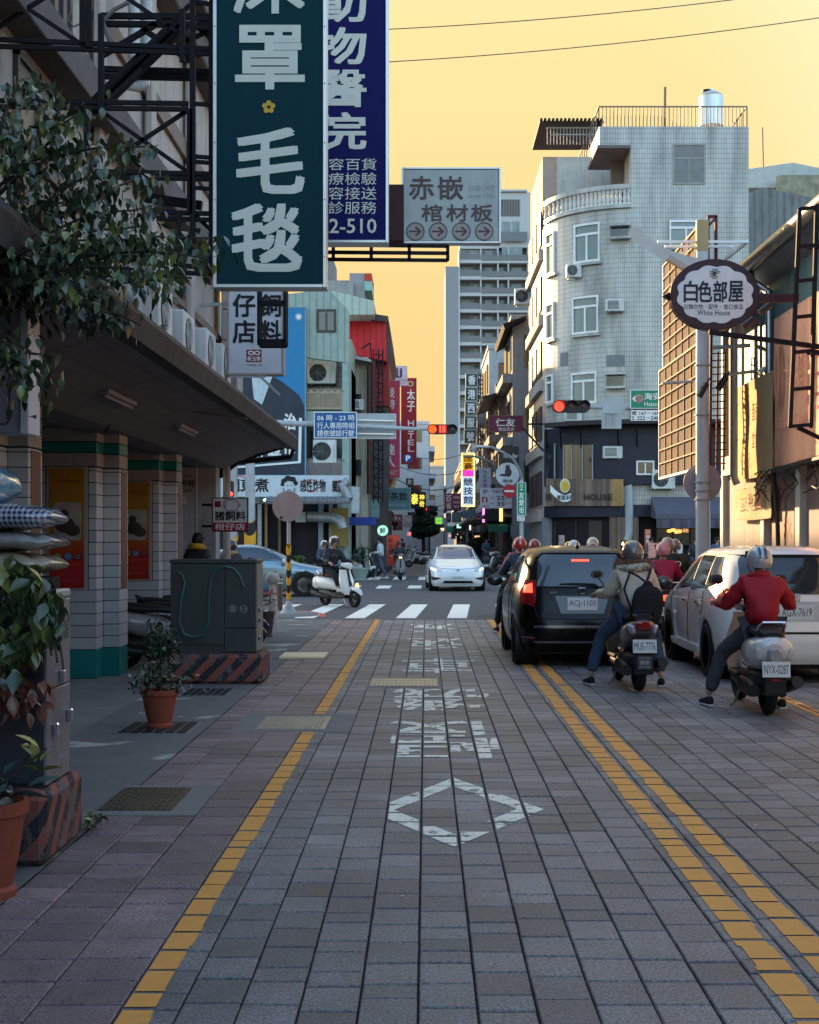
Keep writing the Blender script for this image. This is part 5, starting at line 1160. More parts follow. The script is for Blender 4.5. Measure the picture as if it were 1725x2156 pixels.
# black ground floors
blk = M('black_cladding', (.018, .020, .034), .5, var=.15)
curvewall(rng(1146, 1600), GZ(1020, Ys), Zb-.1, -.3, .28, wb, 'black_cladding', blk)
curvewall(rng(1146, 1600), GZ(1088, Ys), GZ(1063, Ys), -.3, .28, wb, 'black_beam', blk)
bm = curvewall(rng(1146, 1600), Zb-.12, Zb+.06, -1.1, 1.08, wb, 'brim', M('brim_metal', (.03, .028, .03), .5, .4))
for p_ in (1150, 1180, 1222, 1300, 1340):
    a = Q(p_, -1.0); b = Q(p_+2, -.3); MB().bar((a[0], a[1], Zb-.15), (b[0], b[1], Zb-1.0), .06).build('brim_brace', black_metal, wb)
MB().bar(P(1100, 900, 60), P(1145, 950, 60), .08).bar(P(1110, 893, 60), P(1145, 893, 60), .08).build('brim_brace', black_metal, wb)
wf = M('white_window_bar', (.3, .3, .3), .5)
for (a, b) in ((1150, 1166), (1170, 1185), (1189, 1202), (1207, 1225), (1230, 1246)): Yq = Q((a+b)/2)[1]; curvewall(rng(a, b), GZ(1010, Yq), GZ(938, Yq), -.34, .03, wb, 'dark_window', glass); curvewall(rng(b+.5, b+2.5), GZ(1010, Yq), GZ(938, Yq), -.37, .06, wb, 'mullion', wf)
window(wb, 1340, 970, 1378, 1000, Ys-.31, 2, 1, white_paint, glass, .06)
wood = M('weathered_planks', (.17, .12, .09), .7, rnd=.35, var=.2, scale=4); wood2 = M('ochre_planks', (.36, .22, .08), .7, rnd=.12)
n = 44
for i in range(n):
    a = 1129+(1313-1129)*i/n; b = 1129+(1313-1129)*(i+.93)/n
    if a < 1146.5: continue
    curvewall([a, b], GZ(1066, Q(a)[1]), GZ(1010, Q(a)[1]), -.46, .12, wb, 'plank', wood2 if a > 1286 else wood)
def ctext(s, x0, y0, x1, y1, off, mat, bold=.02):
    (xa, ya), (xb, yb) = Q(x0, off), Q(x1, off); z0 = GZ(y1, (ya+yb)/2); z1 = GZ(y0, (ya+yb)/2)
    q = MB(); fit(q, s, (xa, ya, z0), (xb-xa, yb-ya, 0), (0, 0, z1-z0), bold); q.build('lettering', mat, wb)
for c, a, b in (('H', 1230, 1241), ('O', 1243, 1254), ('U', 1256, 1267), ('S', 1269, 1278), ('E', 1280, 1290)): ctext(c, a, 1040, b, 1053, -.52, blacktxt, .03)
for c, a, b in (('E', 1149.5, 1154), ('N', 1155, 1160)): ctext(c, a, 1040, b, 1053, -.52, blacktxt, .03)
x, y = Q(1190, -.60); zc = GZ(1040, y)
MB().grid(lambda u, v: (x+.22*cos(2*pi*u)*v, y-.02, zc+.35+.30*sin(2*pi*u)*v), 24, 2).build('emblem_oval', M('emblem_cream', (.6, .55, .4), .5), wb); MB().grid(lambda u, v: (x+.15*cos(2*pi*u)*v, y-.03, zc+.33+.23*sin(2*pi*u)*v), 20, 2).build('emblem_mug', M('emblem_gold', (.60, .38, .03), .4), wb)
MB().grid(lambda u, v: (x+(-.62+1.24*u), y-.05, zc+.08-.42*sin(pi*u)+v*.30), 20, 1).build('emblem_ribbon', whitetxt, wb)
q = MB(); fit(q, '啤酒洋行', (x-.34, y-.07, zc-.26), (.68, 0, 0), (0, 0, .22), .02); q.build('lettering', blacktxt, wb)
# ground level
MB().tube([P(1322, 1022, 56.6), P(1325, 1032, 56.6), P(1325, 1125, 56.6), P(1321, 1138, 56.6)], .17, 10).build('flue_duct', M('duct', (.30, .33, .35), .45, .4, dirt=.3), wb)
curvewall(rng(1141, 1155), 0, GZ(1088, Ys), -.2, .4, wb, 'column', M('column_grey', (.22, .24, .26), .7))
for i in range(14): a = 1284+i*4.3; curvewall([a, a+4], 0, GZ(1088, Ys), -.25, .1, wb, 'plank', wood)
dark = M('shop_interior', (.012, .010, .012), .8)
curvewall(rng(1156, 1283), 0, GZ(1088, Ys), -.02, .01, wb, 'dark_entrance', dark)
for a, b in ((1167, 1170), (1212, 1214), (1240, 1268)): curvewall([a, b], 0, GZ(1096, Ys), -.06, .03, wb, 'door_leaf', M('door_dark_brown', (.05, .035, .03), .5))
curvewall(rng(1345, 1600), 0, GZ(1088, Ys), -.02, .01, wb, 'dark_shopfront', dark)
aw = thing('shop_awning', 'slate grey slanted awning over the lit shopfront of the white building', 'awning', P(1435, 1110, 56)); xA, xB = GX(1376, 57), GX(1600, 57)
MB().prism([(Ys-.4, GZ(1045, 57)), (56.4, GZ(1083, 57)), (56.4, GZ(1093, 57)), (Ys-.4, GZ(1088, 57))], 'x', xA, xB).build('canopy', M('awning_slate', (.10, .095, .12), .8, var=.1), aw)
MB().grid(lambda u, v: (xA+(xB-xA)*u, 56.2+.1*sin(u*60), GZ(1094, 57)-v*.35), 60, 1).build('valance', M('awning_slate', (.10, .095, .12)), aw)
t = thing('lit_shopfront', 'dim shop window with glowing orange lamps under the slate awning', 'shopfront', P(1440, 1190, 57.6))
window(t, 1380, 1107, 1490, 1150, 57.7, 3, 1, black_metal, glass, .06)
ol = M('orange_glow', (1, .30, .06), .5, var=0, emit=2.2)
for px, py, w in ((1410, 1118, 5), (1418, 1116, 6), (1425, 1120, 5), (1441, 1172, 3), (1432, 1119, 4)): MB().ell(P(px, py, 57.5), (w*.02, .05, .07)).build('lamp', ol, t)
q = MB(); ptext(q, '海安小酒館', 1420, 1113, 1450, 1121, 57.4, .01); q.build('lettering', M('glow_text', (1, .45, .2), .5, emit=1.2), t)
board('vertical_sign', 'narrow orange-red vertical sign beside the grey duct', 'sign', 1358, 1114, 1371, 1165, 56.6, .1, M('orange_sign', (.42, .08, .03), .5), None, .02, [('v', '宵夜鍋物', 1360, 1126, 1369, 1162, whitetxt, .02), ('o', .3, 1364.5, 1120, 4, 0, whitetxt)])
t = thing('neon_oval', 'pair of glowing yellow oval neon tubes beside the duct', 'neon sign', P(1316, 1172, 56.4)); yy = M('neon_yellow', (1, .9, .35), .5, var=0, emit=3)
for px in (1312, 1320): MB().ell(P(px, 1158, 56.4), (.07, .05, .33)).build('tube', yy, t)
board('framed_picture', 'black framed picture leaning by the plank wall', 'picture', 1332, 1150, 1354, 1172, 56.3, .08, M('picture_print', (.35, .36, .38), .5, var=.5, scale=6), black_metal, .04)
board('poster_stand', 'pale poster stand left of the framed picture', 'poster', 1318, 1145, 1331, 1170, 56.5, .08, M('poster_cream', (.32, .30, .26), .5, var=.3, scale=6), None)
board('poster_stand', 'tall pink and grey poster at the dark entrance of the white building', 'poster', 1177, 1127, 1189, 1165, 56.8, .1, M('poster_pink', (.32, .22, .22), .5, var=.6, scale=5), None)
board('fried_chicken_standee', 'peach coloured cut-out standee behind the riders', 'standee', 1366, 1143, 1384, 1175, 50, .08, M('peach_print', (.6, .28, .2), .5, var=.5, scale=9), None)
# grey roofs behind on the right
gb = thing('grey_building', 'weathered corrugated building with pale gable roof right of the white building', 'building', P(1660, 1190, 66))
Yg = 66
MB().box(GX(1570, Yg), GX(1800, Yg), Yg, Yg+8, 0, GZ(545, Yg)).build('dark_wall', M('dark_recess', (.05, .035, .035), .9), gb)
MB().prism([(GX(1570, Yg), GZ(548, Yg)), (GX(1570, Yg), GZ(412, Yg)), (GX(1600, Yg), GZ(400, Yg)), (GX(1800, Yg), GZ(440, Yg)), (GX(1800, Yg), GZ(548, Yg))][::-1], 'y', Yg-.5, Yg-.1).build('ribbed_wall', M('ribbed_grey', (.20, .21, .20), .6, .2, stripes=(0, .35, .3, .75), dirt=.5), gb)
MB().prism([(GX(1560, 72), GZ(395, 72)), (GX(1560, 72), GZ(358, 72)), (GX(1670, 72), GZ(342, 72)), (GX(1800, 72), GZ(368, 72)), (GX(1800, 72), GZ(395, 72))][::-1], 'y', 72, 74).build('gable', M('gable_pale', (.42, .46, .44), .6, dirt=.1), gb)
MB().box(GX(1640, 71), GX(1800, 71), 71, 71.5, GZ(430, 71), GZ(368, 71)).build('mossy_wall', M('mossy_wall', (.26, .26, .18), .9, var=.4, scale=2), gb)
MB().tube([P(1608, 352, 73), P(1606, 268, 73)], .03, 5).build('antenna', M('railing_rust', (.20, .14, .12)), gb)
# ================================================================ FAR LEFT CLUSTER
Yg = 60.0
greenc = M('mint_sheet', (.28, .36, .32), .5, .1, stripes=(0, .30, .22, .72), dirt=.2)
gh = thing('mint_house', 'mint corrugated house with gable front and two recessed balconies', 'house', P(680, 1215, Yg))
X = lambda p, Y=Yg: GX(p, Y)
Z = lambda p, Y=Yg: GZ(p, Y)
XL, XR_ = X(470), X(735)
# front built round the two recesses
MB().prism([(X(642), Z(752)), (X(735), Z(764)), (X(735), Z(655)), (X(694), Z(609)), (X(604), Z(619)), (X(470), Z(640)), (X(470), Z(752))], 'y', Yg, Yg+.3).build('gable_wall', greenc, gh)
MB().box(XL, X(642), Yg, Yg+.3, 0, Z(752.2)).build('front_wall', greenc, gh)
MB().box(X(721), XR_, Yg-.05, Yg+10, 0, Z(764)).build('corner_pillar', M('mint_paint', (.28, .37, .34), .7, dirt=.3), gh)
for y0, y1 in ((865, 888), (1003, 1060)): MB().box(X(642), X(720.8), Yg, Yg+.3, Z(y1), Z(y0)).build('floor_band', M('mint_paint', (.28, .37, .34)), gh)
gt_ = tile_mat('dark_balcony_tile', (.13, .14, .16), .4, .35, (.05, .05, .06), .03)
MB().box(X(642), X(720.8), Yg+1.6, Yg+1.9, 0, Z(752)).build('balcony_back_wall', gt_, gh)
MB().box(XL, XR_, Yg+2, Yg+12, 0, Z(700)).build('house_body', greenc, gh)
window(gh, 667, 651, 708, 700, Yg, 2, 1, M('dark_frame', (.06, .05, .05), .5), glass, .10)
window(gh, 648, 905, 690, 965, Yg+1.58, 2, 1, M('dark_frame', (.06, .05, .05), .5), glass, .07)
ac_unit(X(673), Yg+1.0, Z(802), 1.25, .95, .45, '-y', 'outdoor unit on the upper balcony of the mint house', 'outdoor units of the houses across the junction')
ac_unit(X(684), Yg-.1, Z(975), 1.0, 1.0, .4, '-y', 'outdoor unit standing on the lower balcony of the mint house', 'outdoor units of the houses across the junction')
def balus(x0, x1, y0, y1, n, mat):
    q = MB(); Yb_ = Yg-.05
    for i in range(n+1):
        x = x0+(x1-x0)*i/n; q.bar(P(x, y1, Yb_), P(x, y0+ (6 if i % 4 else 0), Yb_), .05)
    q.bar(P(x0, y0+8, Yb_), P(x1, y0+8, Yb_), .06).bar(P(x0, y1-2, Yb_), P(x1, y1-2, Yb_), .08)
    for i in range(0, n, 4): 
        xc = x0+(x1-x0)*(i+2)/n; q.tube([P(xc+5*cos(a*pi/6), y0+8-7*sin(a*pi/6), Yb_) for a in range(7)], .03, 4)
    q.build('balcony_railing', mat, gh, kind='stuff')
balus(641, 720, 818, 862, 22, M('brass_rail', (.30, .25, .18), .5, .5)); balus(641, 720, 965, 1003, 22, M('grey_rail', (.22, .2, .2), .5, .5))
MB().box(X(642), X(720), Yg+.05, Yg+.1, Z(862), Z(828)).build('balcony_screen', M('cream_screen', (.38, .33, .24), .7, stripes=(0, .12, .3, .6)), gh)
# green upper rear and grey roof-top rooms
rr = thing('rooftop_rooms', 'pale rooftop rooms behind the mint gable, one with red and mint blocks', 'building', P(740, 1210, 66))
MB().prism([(GX(690, 66), GZ(662, 66)), (GX(787, 66), GZ(662, 66)), (GX(787, 66), GZ(633, 66)), (GX(700, 66), GZ(612, 66)), (GX(690, 66), GZ(612, 66))], 'y', 66, 70).build('ribbed_wall', M('mint_sheet_light', (.36, .46, .42), .5, .1, stripes=(0, .35, .2, .75)), rr)
MB().box(GX(640, 72), GX(735, 72), 72, 76, GZ(700, 72), GZ(590, 72)).box(GX(700, 71), GX(745, 71), 70.5, 72, GZ(640, 71), GZ(598, 71)).build('grey_room', M('render_grey', (.30, .31, .31), .8, dirt=.3), rr)
MB().box(GX(736, 71), GX(768, 71), 71, 74, GZ(640, 71), GZ(575, 71)).build('grey_block', M('render_grey', (.30, .31, .31)), rr)
MB().box(GX(768, 71), GX(783, 71), 70.9, 74, GZ(592, 71), GZ(576, 71)).build('red_block', M('red_block', (.5, .05, .03), .6), rr)
MB().box(GX(768, 71), GX(783, 71), 70.9, 74, GZ(612, 71), GZ(592.5, 71)).build('mint_block', M('mint_block', (.25, .5, .42), .6), rr)
MB().box(GX(640, 75), GX(702, 75), 75, 78, GZ(600, 75), GZ(545, 75)).build('dark_room', M('render_dark', (.2, .2, .2), .8, dirt=.3), rr)
# red house
rh = thing('red_house', 'bright red corrugated upper storey above cream sheet walls', 'house', P(778, 1200, 68))
Y2 = 68
MB().prism([(GX(735, Y2), GZ(745, Y2)), (GX(814, Y2), GZ(760, Y2)), (GX(813, Y2), GZ(680, Y2)), (GX(736, Y2), GZ(669, Y2))], 'y', Y2, Y2+12).build('red_wall', M('red_sheet', (.50, .014, .028), .45, .1, stripes=(0, .3, .22, .68)), rh)
MB().prism([(GX(733, Y2), GZ(669.2, Y2)), (GX(813, Y2), GZ(680.2, Y2)), (GX(818, Y2), GZ(668, Y2)), (GX(733, Y2), GZ(655, Y2))], 'y', Y2-.4, Y2+12).build('roof', M('roof_dark', (.07, .06, .065), .6, dirt=.3), rh)
MB().prism([(GX(813.5, Y2), GZ(762, Y2)), (GX(828, Y2), GZ(740, Y2)), (GX(818.5, Y2), GZ(672, Y2)), (GX(813.5, Y2), GZ(680, Y2))], 'y', Y2+.5, Y2+10).build('curved_eave', M('eave_brown', (.12, .09, .08), .6, dirt=.4), rh)
MB().box(GX(776, Y2), GX(818, Y2), Y2+1, Y2+9, GZ(850, Y2), GZ(757, Y2)).build('red_side', M('red_side', (.30, .03, .035), .6, dirt=.3), rh)
MB().box(GX(776, Y2), GX(816, Y2), Y2+1.2, Y2+9, 0, GZ(850, Y2)-.01).build('lower_wall', M('brown_grey_wall', (.09, .085, .085), .8, var=.3, dirt=.4), rh)
MB().box(GX(733, 66), GX(776, 66), 66, 74, 0, GZ(752, 66)).build('cream_wall', M('cream_sheet', (.45, .42, .34), .6, .1, stripes=(0, .4, .2, .72), dirt=.45), rh)
MB().prism([(GX(732, 65), GZ(752, 65)), (GX(782, 65), GZ(762, 65)), (GX(782, 65), GZ(757, 65)), (GX(732, 65), GZ(745, 65))], 'y', 65, 68).build('small_roof', grey_metal, rh)
for (a, b, c, d) in ((778, 770, 778, 1040), (786, 760, 786, 900)): MB().tube([P(a, b, 65.5), P(c, d, 65.5)], .12, 8).build('downpipe', M('pipe_brown', (.07, .03, .03), .5), rh)
for (y0, y1) in ((830, 853), (968, 1000)): MB().box(GX(737, 66), GX(762, 66), 65.8, 65.99, GZ(y1, 66), GZ(y0, 66)).build('dark_opening', glass, rh)
ac_unit(GX(748, 65), 65.2, GZ(862, 65), .8, .5, .4, '-y', 'dented outdoor unit on the cream sheet wall', 'outdoor units of the houses across the junction', True)
q = MB()
for i in range(16): q.bar(P(787, 745+i*20, 66), P(806, 748+i*20, 66), .05); q.bar(P(787 if i % 2 else 806, 745+i*20, 66), P(806 if i % 2 else 787, 765+i*20, 66), .04)
for x in (787, 797, 806): q.bar(P(x, 735, 66), P(x, 1060, 66), .06)
q.bar(P(760, 735, 66), P(780, 722, 66), .06).bar(P(780, 722, 66), P(783, 760, 66), .06).solo('sign_truss', black_metal, 'dark steel truss climbing the wall behind the pink sign', 'frame')
# billboard on the mint house
bb = board('billboard', 'tall blue billboard with a suited torso and white slogan on the mint house', 'billboard', 466, 648, 642, 1000, Yg-.4, .3, M('billboard_blue', (.03, .20, .40), .7, var=.05), M('billboard_rim', (.2, .3, .35), .5), .05)
yb = Yg-.405
MB().prism([(X(500, yb), Z(999, yb)), (X(641, yb), Z(999, yb)), (X(641, yb), Z(855, yb)), (X(630, yb), Z(832, yb)), (X(600, yb), Z(808, yb)), (X(572, yb), Z(790, yb)), (X(545, yb), Z(765, yb)), (X(520, yb), Z(765, yb)), (X(500, yb), Z(790, yb))][::-1], 'y', yb-.02, yb).build('printed_suit', M('suit_print', (.022, .032, .05), .5, var=.3, scale=1.2), bb)
MB().prism([(X(528, yb), Z(770, yb)), (X(574, yb), Z(792, yb)), (X(552, yb), Z(852, yb)), (X(535, yb), Z(840, yb))][::-1], 'y', yb-.04, yb-.021).build('printed_shirt', M('shirt_print', (.45, .52, .55), .5, var=.2, scale=3), bb)
q = MB(); q.prism([(X(470, yb), Z(988, yb)), (X(634, yb), Z(975, yb)), (X(636, yb), Z(880, yb)), (X(630, yb), Z(880, yb)), (X(628, yb), Z(971, yb)), (X(470, yb), Z(984, yb))], 'y', yb-.045, yb-.021)
for c, x0, x1, y0, y1 in (('好', 530, 560, 930, 970), ('城', 564, 592, 928, 966), ('市', 597, 624, 922, 960), ('治', 598, 624, 870, 905)): ptext(q, c, x0, y0, x1, y1, yb-.05, .03)
q.lathe([(.10, 0), (.001, 0)], P(629, 667, yb-.03), 16, axis='y')
for k in range(12): a = k*pi/6; c = P(629, 667, yb-.03); q.add([c+Vector((.11*cos(a-.18), 0, .11*sin(a-.18))), c+Vector((.11*cos(a+.18), 0, .11*sin(a+.18))), c+Vector((.18*cos(a), 0, .18*sin(a)))], [(0, 1, 2)])
q.build('lettering', whitetxt, bb)
# snack bar front
sk = board('shop_banner', 'long white snack-bar banner with black characters and a line-drawn face', 'sign', 466, 1001, 735, 1046, Yg-1.2, .15, M('banner_white', (.50, .56, .58), .5, dirt=.1), None, 0,
    [('h', '關東煮', 478, 1007, 566, 1036, blacktxt, .03), ('h', '感性炸物', 632, 1009, 686, 1036, blacktxt, .03), ('h', '關東煮', 700, 1011, 733, 1036, blacktxt, .03), ('o', .15, 655, 1023, 14, 0, M('print_red', (.45, .05, .03), .5)), ('o', .15, 716, 1024, 13, 0, M('print_red', (.45, .05, .03))), ('o', .15, 506, 1017, 16, 0, M('print_red', (.45, .05, .03)))])
q = MB(); c = P(609, 1024, Yg-1.21)
hair = [(cos(a)*.36+.02*sin(9*a), .10+sin(a)*.34+.02*cos(7*a)) for a in [(-.05+1.1*i/20)*pi for i in range(21)]]
q.add([c+Vector((x, 0, z)) for x, z in hair]+[c+Vector((x*.62, 0, z*.55-.02)) for x, z in hair], [(i, i+1, 22+i, 21+i) for i in range(20)])
q.tube([c+Vector((.24*cos(a), -.01, -.06+.30*sin(a))) for a in [pi+i*pi/14 for i in range(15)]], .018, 4).tube([c+Vector((x, -.01, z)) for x, z in ((-.1, .02), (-.02, .04))], .015, 4).tube([c+Vector((x, -.01, z)) for x, z in ((.06, .04), (.14, .02))], .015, 4).tube([c+Vector((.07*cos(a), -.01, -.18+.05*sin(a))) for a in [i*pi/6 for i in range(13)]], .015, 4).build('drawn_face', blacktxt, sk)
ra = thing('snack_bar_roof', 'ribbed tin awning under the white snack-bar banner', 'awning', P(680, 1060, 58))
for i in range(40): MB().tube([P(562+i*4.4, 1046, 59), P(560+i*4.4, 1056, 57)], .05, 5).build('ridge', M('tin', (.20, .21, .22), .5, .4, rnd=.2), ra)
MB().prism([(59, GZ(1048, 59)), (57, GZ(1058, 57)), (57, GZ(1061, 57)), (59, GZ(1051, 59))], 'x', X(560, 57), X(738, 57)).build('sheet', M('tin_dark', (.10, .10, .11), .6), ra)
ground_l = thing('snack_bar', 'dark open snack-bar ground floor with posts and pipes behind the traffic', 'shop', P(640, 1215, 60))
MB().box(XL-4, X(720), Yg-.02, Yg-.001, 0, Z(1060)).build('dark_front', M('shop_dark', (.020, .018, .022), .8), ground_l)
for px, w, m_ in ((545, 8, grey_metal), (560, 5, M('ochre_post', (.25, .15, .07), .7)), (588, 5, M('brown_door', (.14, .09, .06), .7)), (608, 6, M('ochre_post', (.25, .15, .07))), (672, 10, M('bluegrey_post', (.22, .27, .30), .7)), (694, 7, grey_metal), (712, 9, M('bluegrey_post', (.22, .27, .30)))):
    MB().box(X(px), X(px+w), Yg-.4, Yg-.1, 0, Z(1062)).build('post', m_, ground_l)
MB().tube([P(650, 1088, 58.8), P(700, 1090, 58.5), P(718, 1098, 58.3), P(722, 1112, 58.3)], .22, 10).tube([P(735, 1050, 58.6), P(728, 1035, 58.6), P(722, 1022, 58.6), P(735, 1012, 58.6)], .2, 10).build('exhaust_pipe', M('duct', (.30, .33, .35)), ground_l)
MB().box(X(623, 58.9), X(645, 58.9), 58.7, 58.95, Z(1100, 58.9), Z(1078, 58.9), .02).build('meter_box', M('meter', (.3, .35, .36), .5), ground_l)
MB().box(X(700), X(735), Yg-.6, Yg-.3, Z(1150), Z(1070)).build('yellow_curtain', M('mustard', (.20, .15, .04), .7), ground_l)
for i, (px, py) in enumerate(((558, 1053), (586, 1053))): MB().ell(P(px, py, 57.5), (.07, .05, .05)).build('bulb', M('bulb_white', (.9, 1, .9), .5, var=0, emit=4), ground_l)
board('vending_machine', 'white vending cabinet beside the snack bar', 'machine', 733, 1025, 757, 1080, 62, .6, M('machine_white', (.55, .58, .58), .4), grey_metal, .03)
board('blue_tarp', 'blue tarpaulin awning over a stall beside the snack bar', 'tarp', 735, 1089, 792, 1106, 60, .8, M('tarp_blue', (.015, .04, .22), .5, var=.2), None)
hg = MB(); R_ = random.Random(3)
for k in range(2600):
    x = R_.uniform(X(537, 53), X(642, 53)); y = 53+R_.uniform(-.5, .5); z = .05+R_.random()**.7*.95; s = R_.uniform(.04, .09); a = R_.uniform(0, 6.28); b = R_.uniform(-1, 1)
    u = Vector((cos(a), sin(a), b))*s; v = Vector((-sin(a), cos(a), R_.uniform(.2, 1)))*s*.6
    c = Vector((x, y, z)); hg.add([c-u, c+v, c+u, c-v], [(0, 1, 2, 3)])
hg.solo('hedge', M('hedge_green', (.05, .10, .025), .7, var=.5, scale=3), 'clipped green hedge behind the blue-grey sedan', 'hedge')
for x0, x1, h, m_, lb_ in ((-16.8, -8.8, 9.9, 'mint_sheet_light', 'added low block left of the mint house, sized to let low sun pass'), (-46, -17, 12.3, 'render_grey', 'added long grey block farther left, sized to keep low sun off the street')):  # unseen blocks added to shape where the low sun reaches the street
    t = thing('sun_shaping_block', lb_, 'building', ((x0+x1)/2, 61, 0)); MB().box(x0, x1, 60.5, 72, 0, h).build('wall', MATS[m_], t)
    for i in range(int((x1-x0)/3)):
        for f in (4.2, 7.2): MB().box(x0+.8+i*3, x0+2.4+i*3, 60.4, 60.49, f, f+1.5).build('window', glass, t)
# ================================================================ SIGNS DOWN THE STREET
pink = M('pink_board', (.48, .05, .12), .5, var=.12, scale=2); red = M('hotel_red', (.26, .008, .02), .45); pal = M('pale_board', (.50, .52, .56), .5)
board('vertical_sign', 'tall pink vertical sign with white characters in front of the red hotel sign', 'sign', 805, 803, 841, 1005, 72, .3, pink, M('pink_rim', (.45, .18, .22), .5), .03,
      [('v', '曼詩', 812, 815, 832, 862, whitetxt, .02), ('v', '達人', 812, 934, 832, 985, whitetxt, .02), ('h', '2244677', 807, 990, 838, 1000, M('cream_text', (.6, .45, .25), .5), .012), ('v', '・', 819, 880, 825, 890, M('cream_text', (.6, .45, .25)))])
board('shop_sign', 'square pale sign with purple ribbon letter at the top of the hotel signs', 'sign', 823, 770, 858, 812, 84, .3, pal, None, 0, [('h', 'ℓℓ' if 0 else 'll', 835, 775, 846, 795, M('purple_text', (.12, .06, .20), .5), .03), ('h', 'U', 833, 778, 847, 796, M('purple_text', (.12, .06, .20)), .03), ('h', 'NANTAI', 826, 798, 856, 803, M('purple_text', (.12, .06, .20)), .012), ('h', 'HOTEL', 836, 805, 854, 808, M('purple_text', (.12, .06, .20)))])
board('vertical_sign', 'tall dark red vertical hotel sign with white letters and blue parking square', 'sign', 846, 797, 876, 976, 88, .3, red, M('red_rim', (.3, .05, .05), .5), .04,
      [('v', '太子', 857, 818, 874, 868, whitetxt, .02), ('v', 'HOTEL', 859, 884, 872, 952, whitetxt, .03), ('r', '', 851, 957, 868, 973, M('parking_blue', (.01, .10, .45), .5)), ('h', 'O', 858, 802, 871, 814, M('cream_text', (.6, .45, .25)), .03)])
q = MB(); ptext(q, 'P', 855, 959, 864, 971, 87.97, .03); q.solo('parking_letter', M('parking_white', (.7, .8, .85), .5, emit=.3), 'white letter P on the blue square of the hotel sign', 'letter')
board('shop_sign', 'yellow sign with red character below the pink sign', 'sign', 794, 1007, 834, 1025, 73, .2, M('yellow_board', (.50, .35, .05), .5), None, 0, [('h', '祥', 812, 1008, 828, 1024, M('print_red', (.45, .05, .03)), .02)])
board('shop_sign', 'teal tea-drink sign with dark characters and leaf mark', 'sign', 795, 1028, 863, 1073, 70, .25, M('tea_teal', (.07, .17, .19), .5), M('tea_rim', (.30, .38, .36), .4), .04, [('h', '鮮茶飲', 803, 1036, 858, 1054, blacktxt, .03), ('h', '最新鮮的台灣茶', 803, 1060, 856, 1066, M('tea_pale', (.3, .42, .42), .5), .012)])
board('shop_sign', 'black sign with glowing yellow brush characters beside the tea sign', 'sign', 864, 1036, 897, 1071, 84, .2, blacktxt, None, 0, [('h', '泰', 866, 1039, 881, 1062, M('glow_yellow', (.95, .75, .10), .5, emit=.8), .03), ('v', '神奇', 883, 1040, 894, 1068, M('glow_yellow', (.95, .75, .10)), .02)])
board('small_sign', 'small dark sign with one white character above the tea sign', 'sign', 855, 1007, 871, 1022, 78, .15, M('dark_green', (.02, .05, .05), .5), None, 0, [('h', '友', 858, 1009, 868, 1020, whitetxt, .02)])
board('side_panel', 'pale green panel at the left of the tea sign', 'panel', 780, 1052, 799, 1090, 68, .2, M('panel_mint', (.2, .32, .33), .5, var=.3, scale=3), None)
Rz = random.Random(9)
greens = M('square_green', (.012, .065, .055), .45)
for i, (c, y) in enumerate(zip('香港西服號', (787, 817, 847, 877, 906))):
    x = 982-i*.8; board('square_sign', '%s of the five dark green square signs in a column' % ('topmost', 'second from the top', 'middle one', 'fourth from the top', 'lowest')[i], 'sign', x, y, x+23, y+26, 90, .3, greens, M('square_rim', (.35, .40, .38), .4), .04, [('h', c, x+4, y+3, x+20, y+23, whitetxt, .03)], 'five green square signs in a column')
q = MB()
for i in range(18): q.bar(P(1007, 790+i*9, 90.5), P(1017, 792+i*9, 90.5), .06)
for x in (1007, 1012, 1017): q.bar(P(x, 785, 90.5), P(x, 960, 90.5), .07)
q.solo('sign_truss', black_metal, 'dark ladder truss right of the green square signs', 'frame')
def emi(n, c, e): return M(n, c, .5, var=0, emit=e)
nb = board('neon_sign', 'lit neon vertical sign, yellow above magenta above white-blue characters', 'neon sign', 974, 956, 998, 1064, 94, .3, emi('neon_face_yellow', (.95, .55, .04), .45), emi('neon_tube_yellow', (1, .82, .3), 1.3), .08)
yn = 93.96
for (y0, y1, m_) in ((990, 1003, emi('neon_magenta', (.9, .04, .45), .8)), (1004, 1063, emi('neon_pale_blue', (.6, .8, 1), .55))): MB().box(GX(974, yn), GX(998, yn), yn-.03, yn, GZ(y1, yn), GZ(y0, yn)).build('face_panel', m_, nb)
q = MB(); vtext(q, '匯豪', 977, 957, 995, 989, yn-.05, .03); q.build('lettering', M('neon_brown_text', (.35, .10, .01), .5), nb)
q = MB(); vtext(q, '競技館', 976, 1005, 996, 1062, yn-.05, .03); q.build('lettering', M('neon_blue_text', (.02, .06, .22), .5), nb)
mar = M('maroon_board', (.12, .010, .035), .45)
board('shop_sign', 'maroon horizontal sign with two large white characters by the black brim', 'sign', 1030, 876, 1101, 908, 67, .3, mar, M('maroon_rim', (.2, .08, .09), .5), .03, [('h', '仁友', 1044, 881, 1085, 898, whitetxt, .02), ('h', '精品百貨', 1050, 900, 1083, 907, whitetxt, .012)])
board('bar_sign', 'black bar sign with pale lettering right of the maroon sign', 'sign', 1058, 940, 1093, 1005, 66, .3, M('bar_black', (.02, .016, .02), .4), None, 0, [('h', 'Nine Bar', 1061, 955, 1091, 964, whitetxt, .02), ('h', '威士忌', 1062, 947, 1075, 950, M('print_red', (.45, .05, .03)))])
cs_ = thing('round_shop_sign', 'round pale shop sign with a seated dark animal drawing', 'sign', P(1069, 1030, 63)); c = P(1069, 999, 63); Rc = 25*63/F
MB().lathe([(.001, 0), (Rc, 0), (Rc, .2), (.001, .2)], c, 32, axis='y').build('disc', pal, cs_)
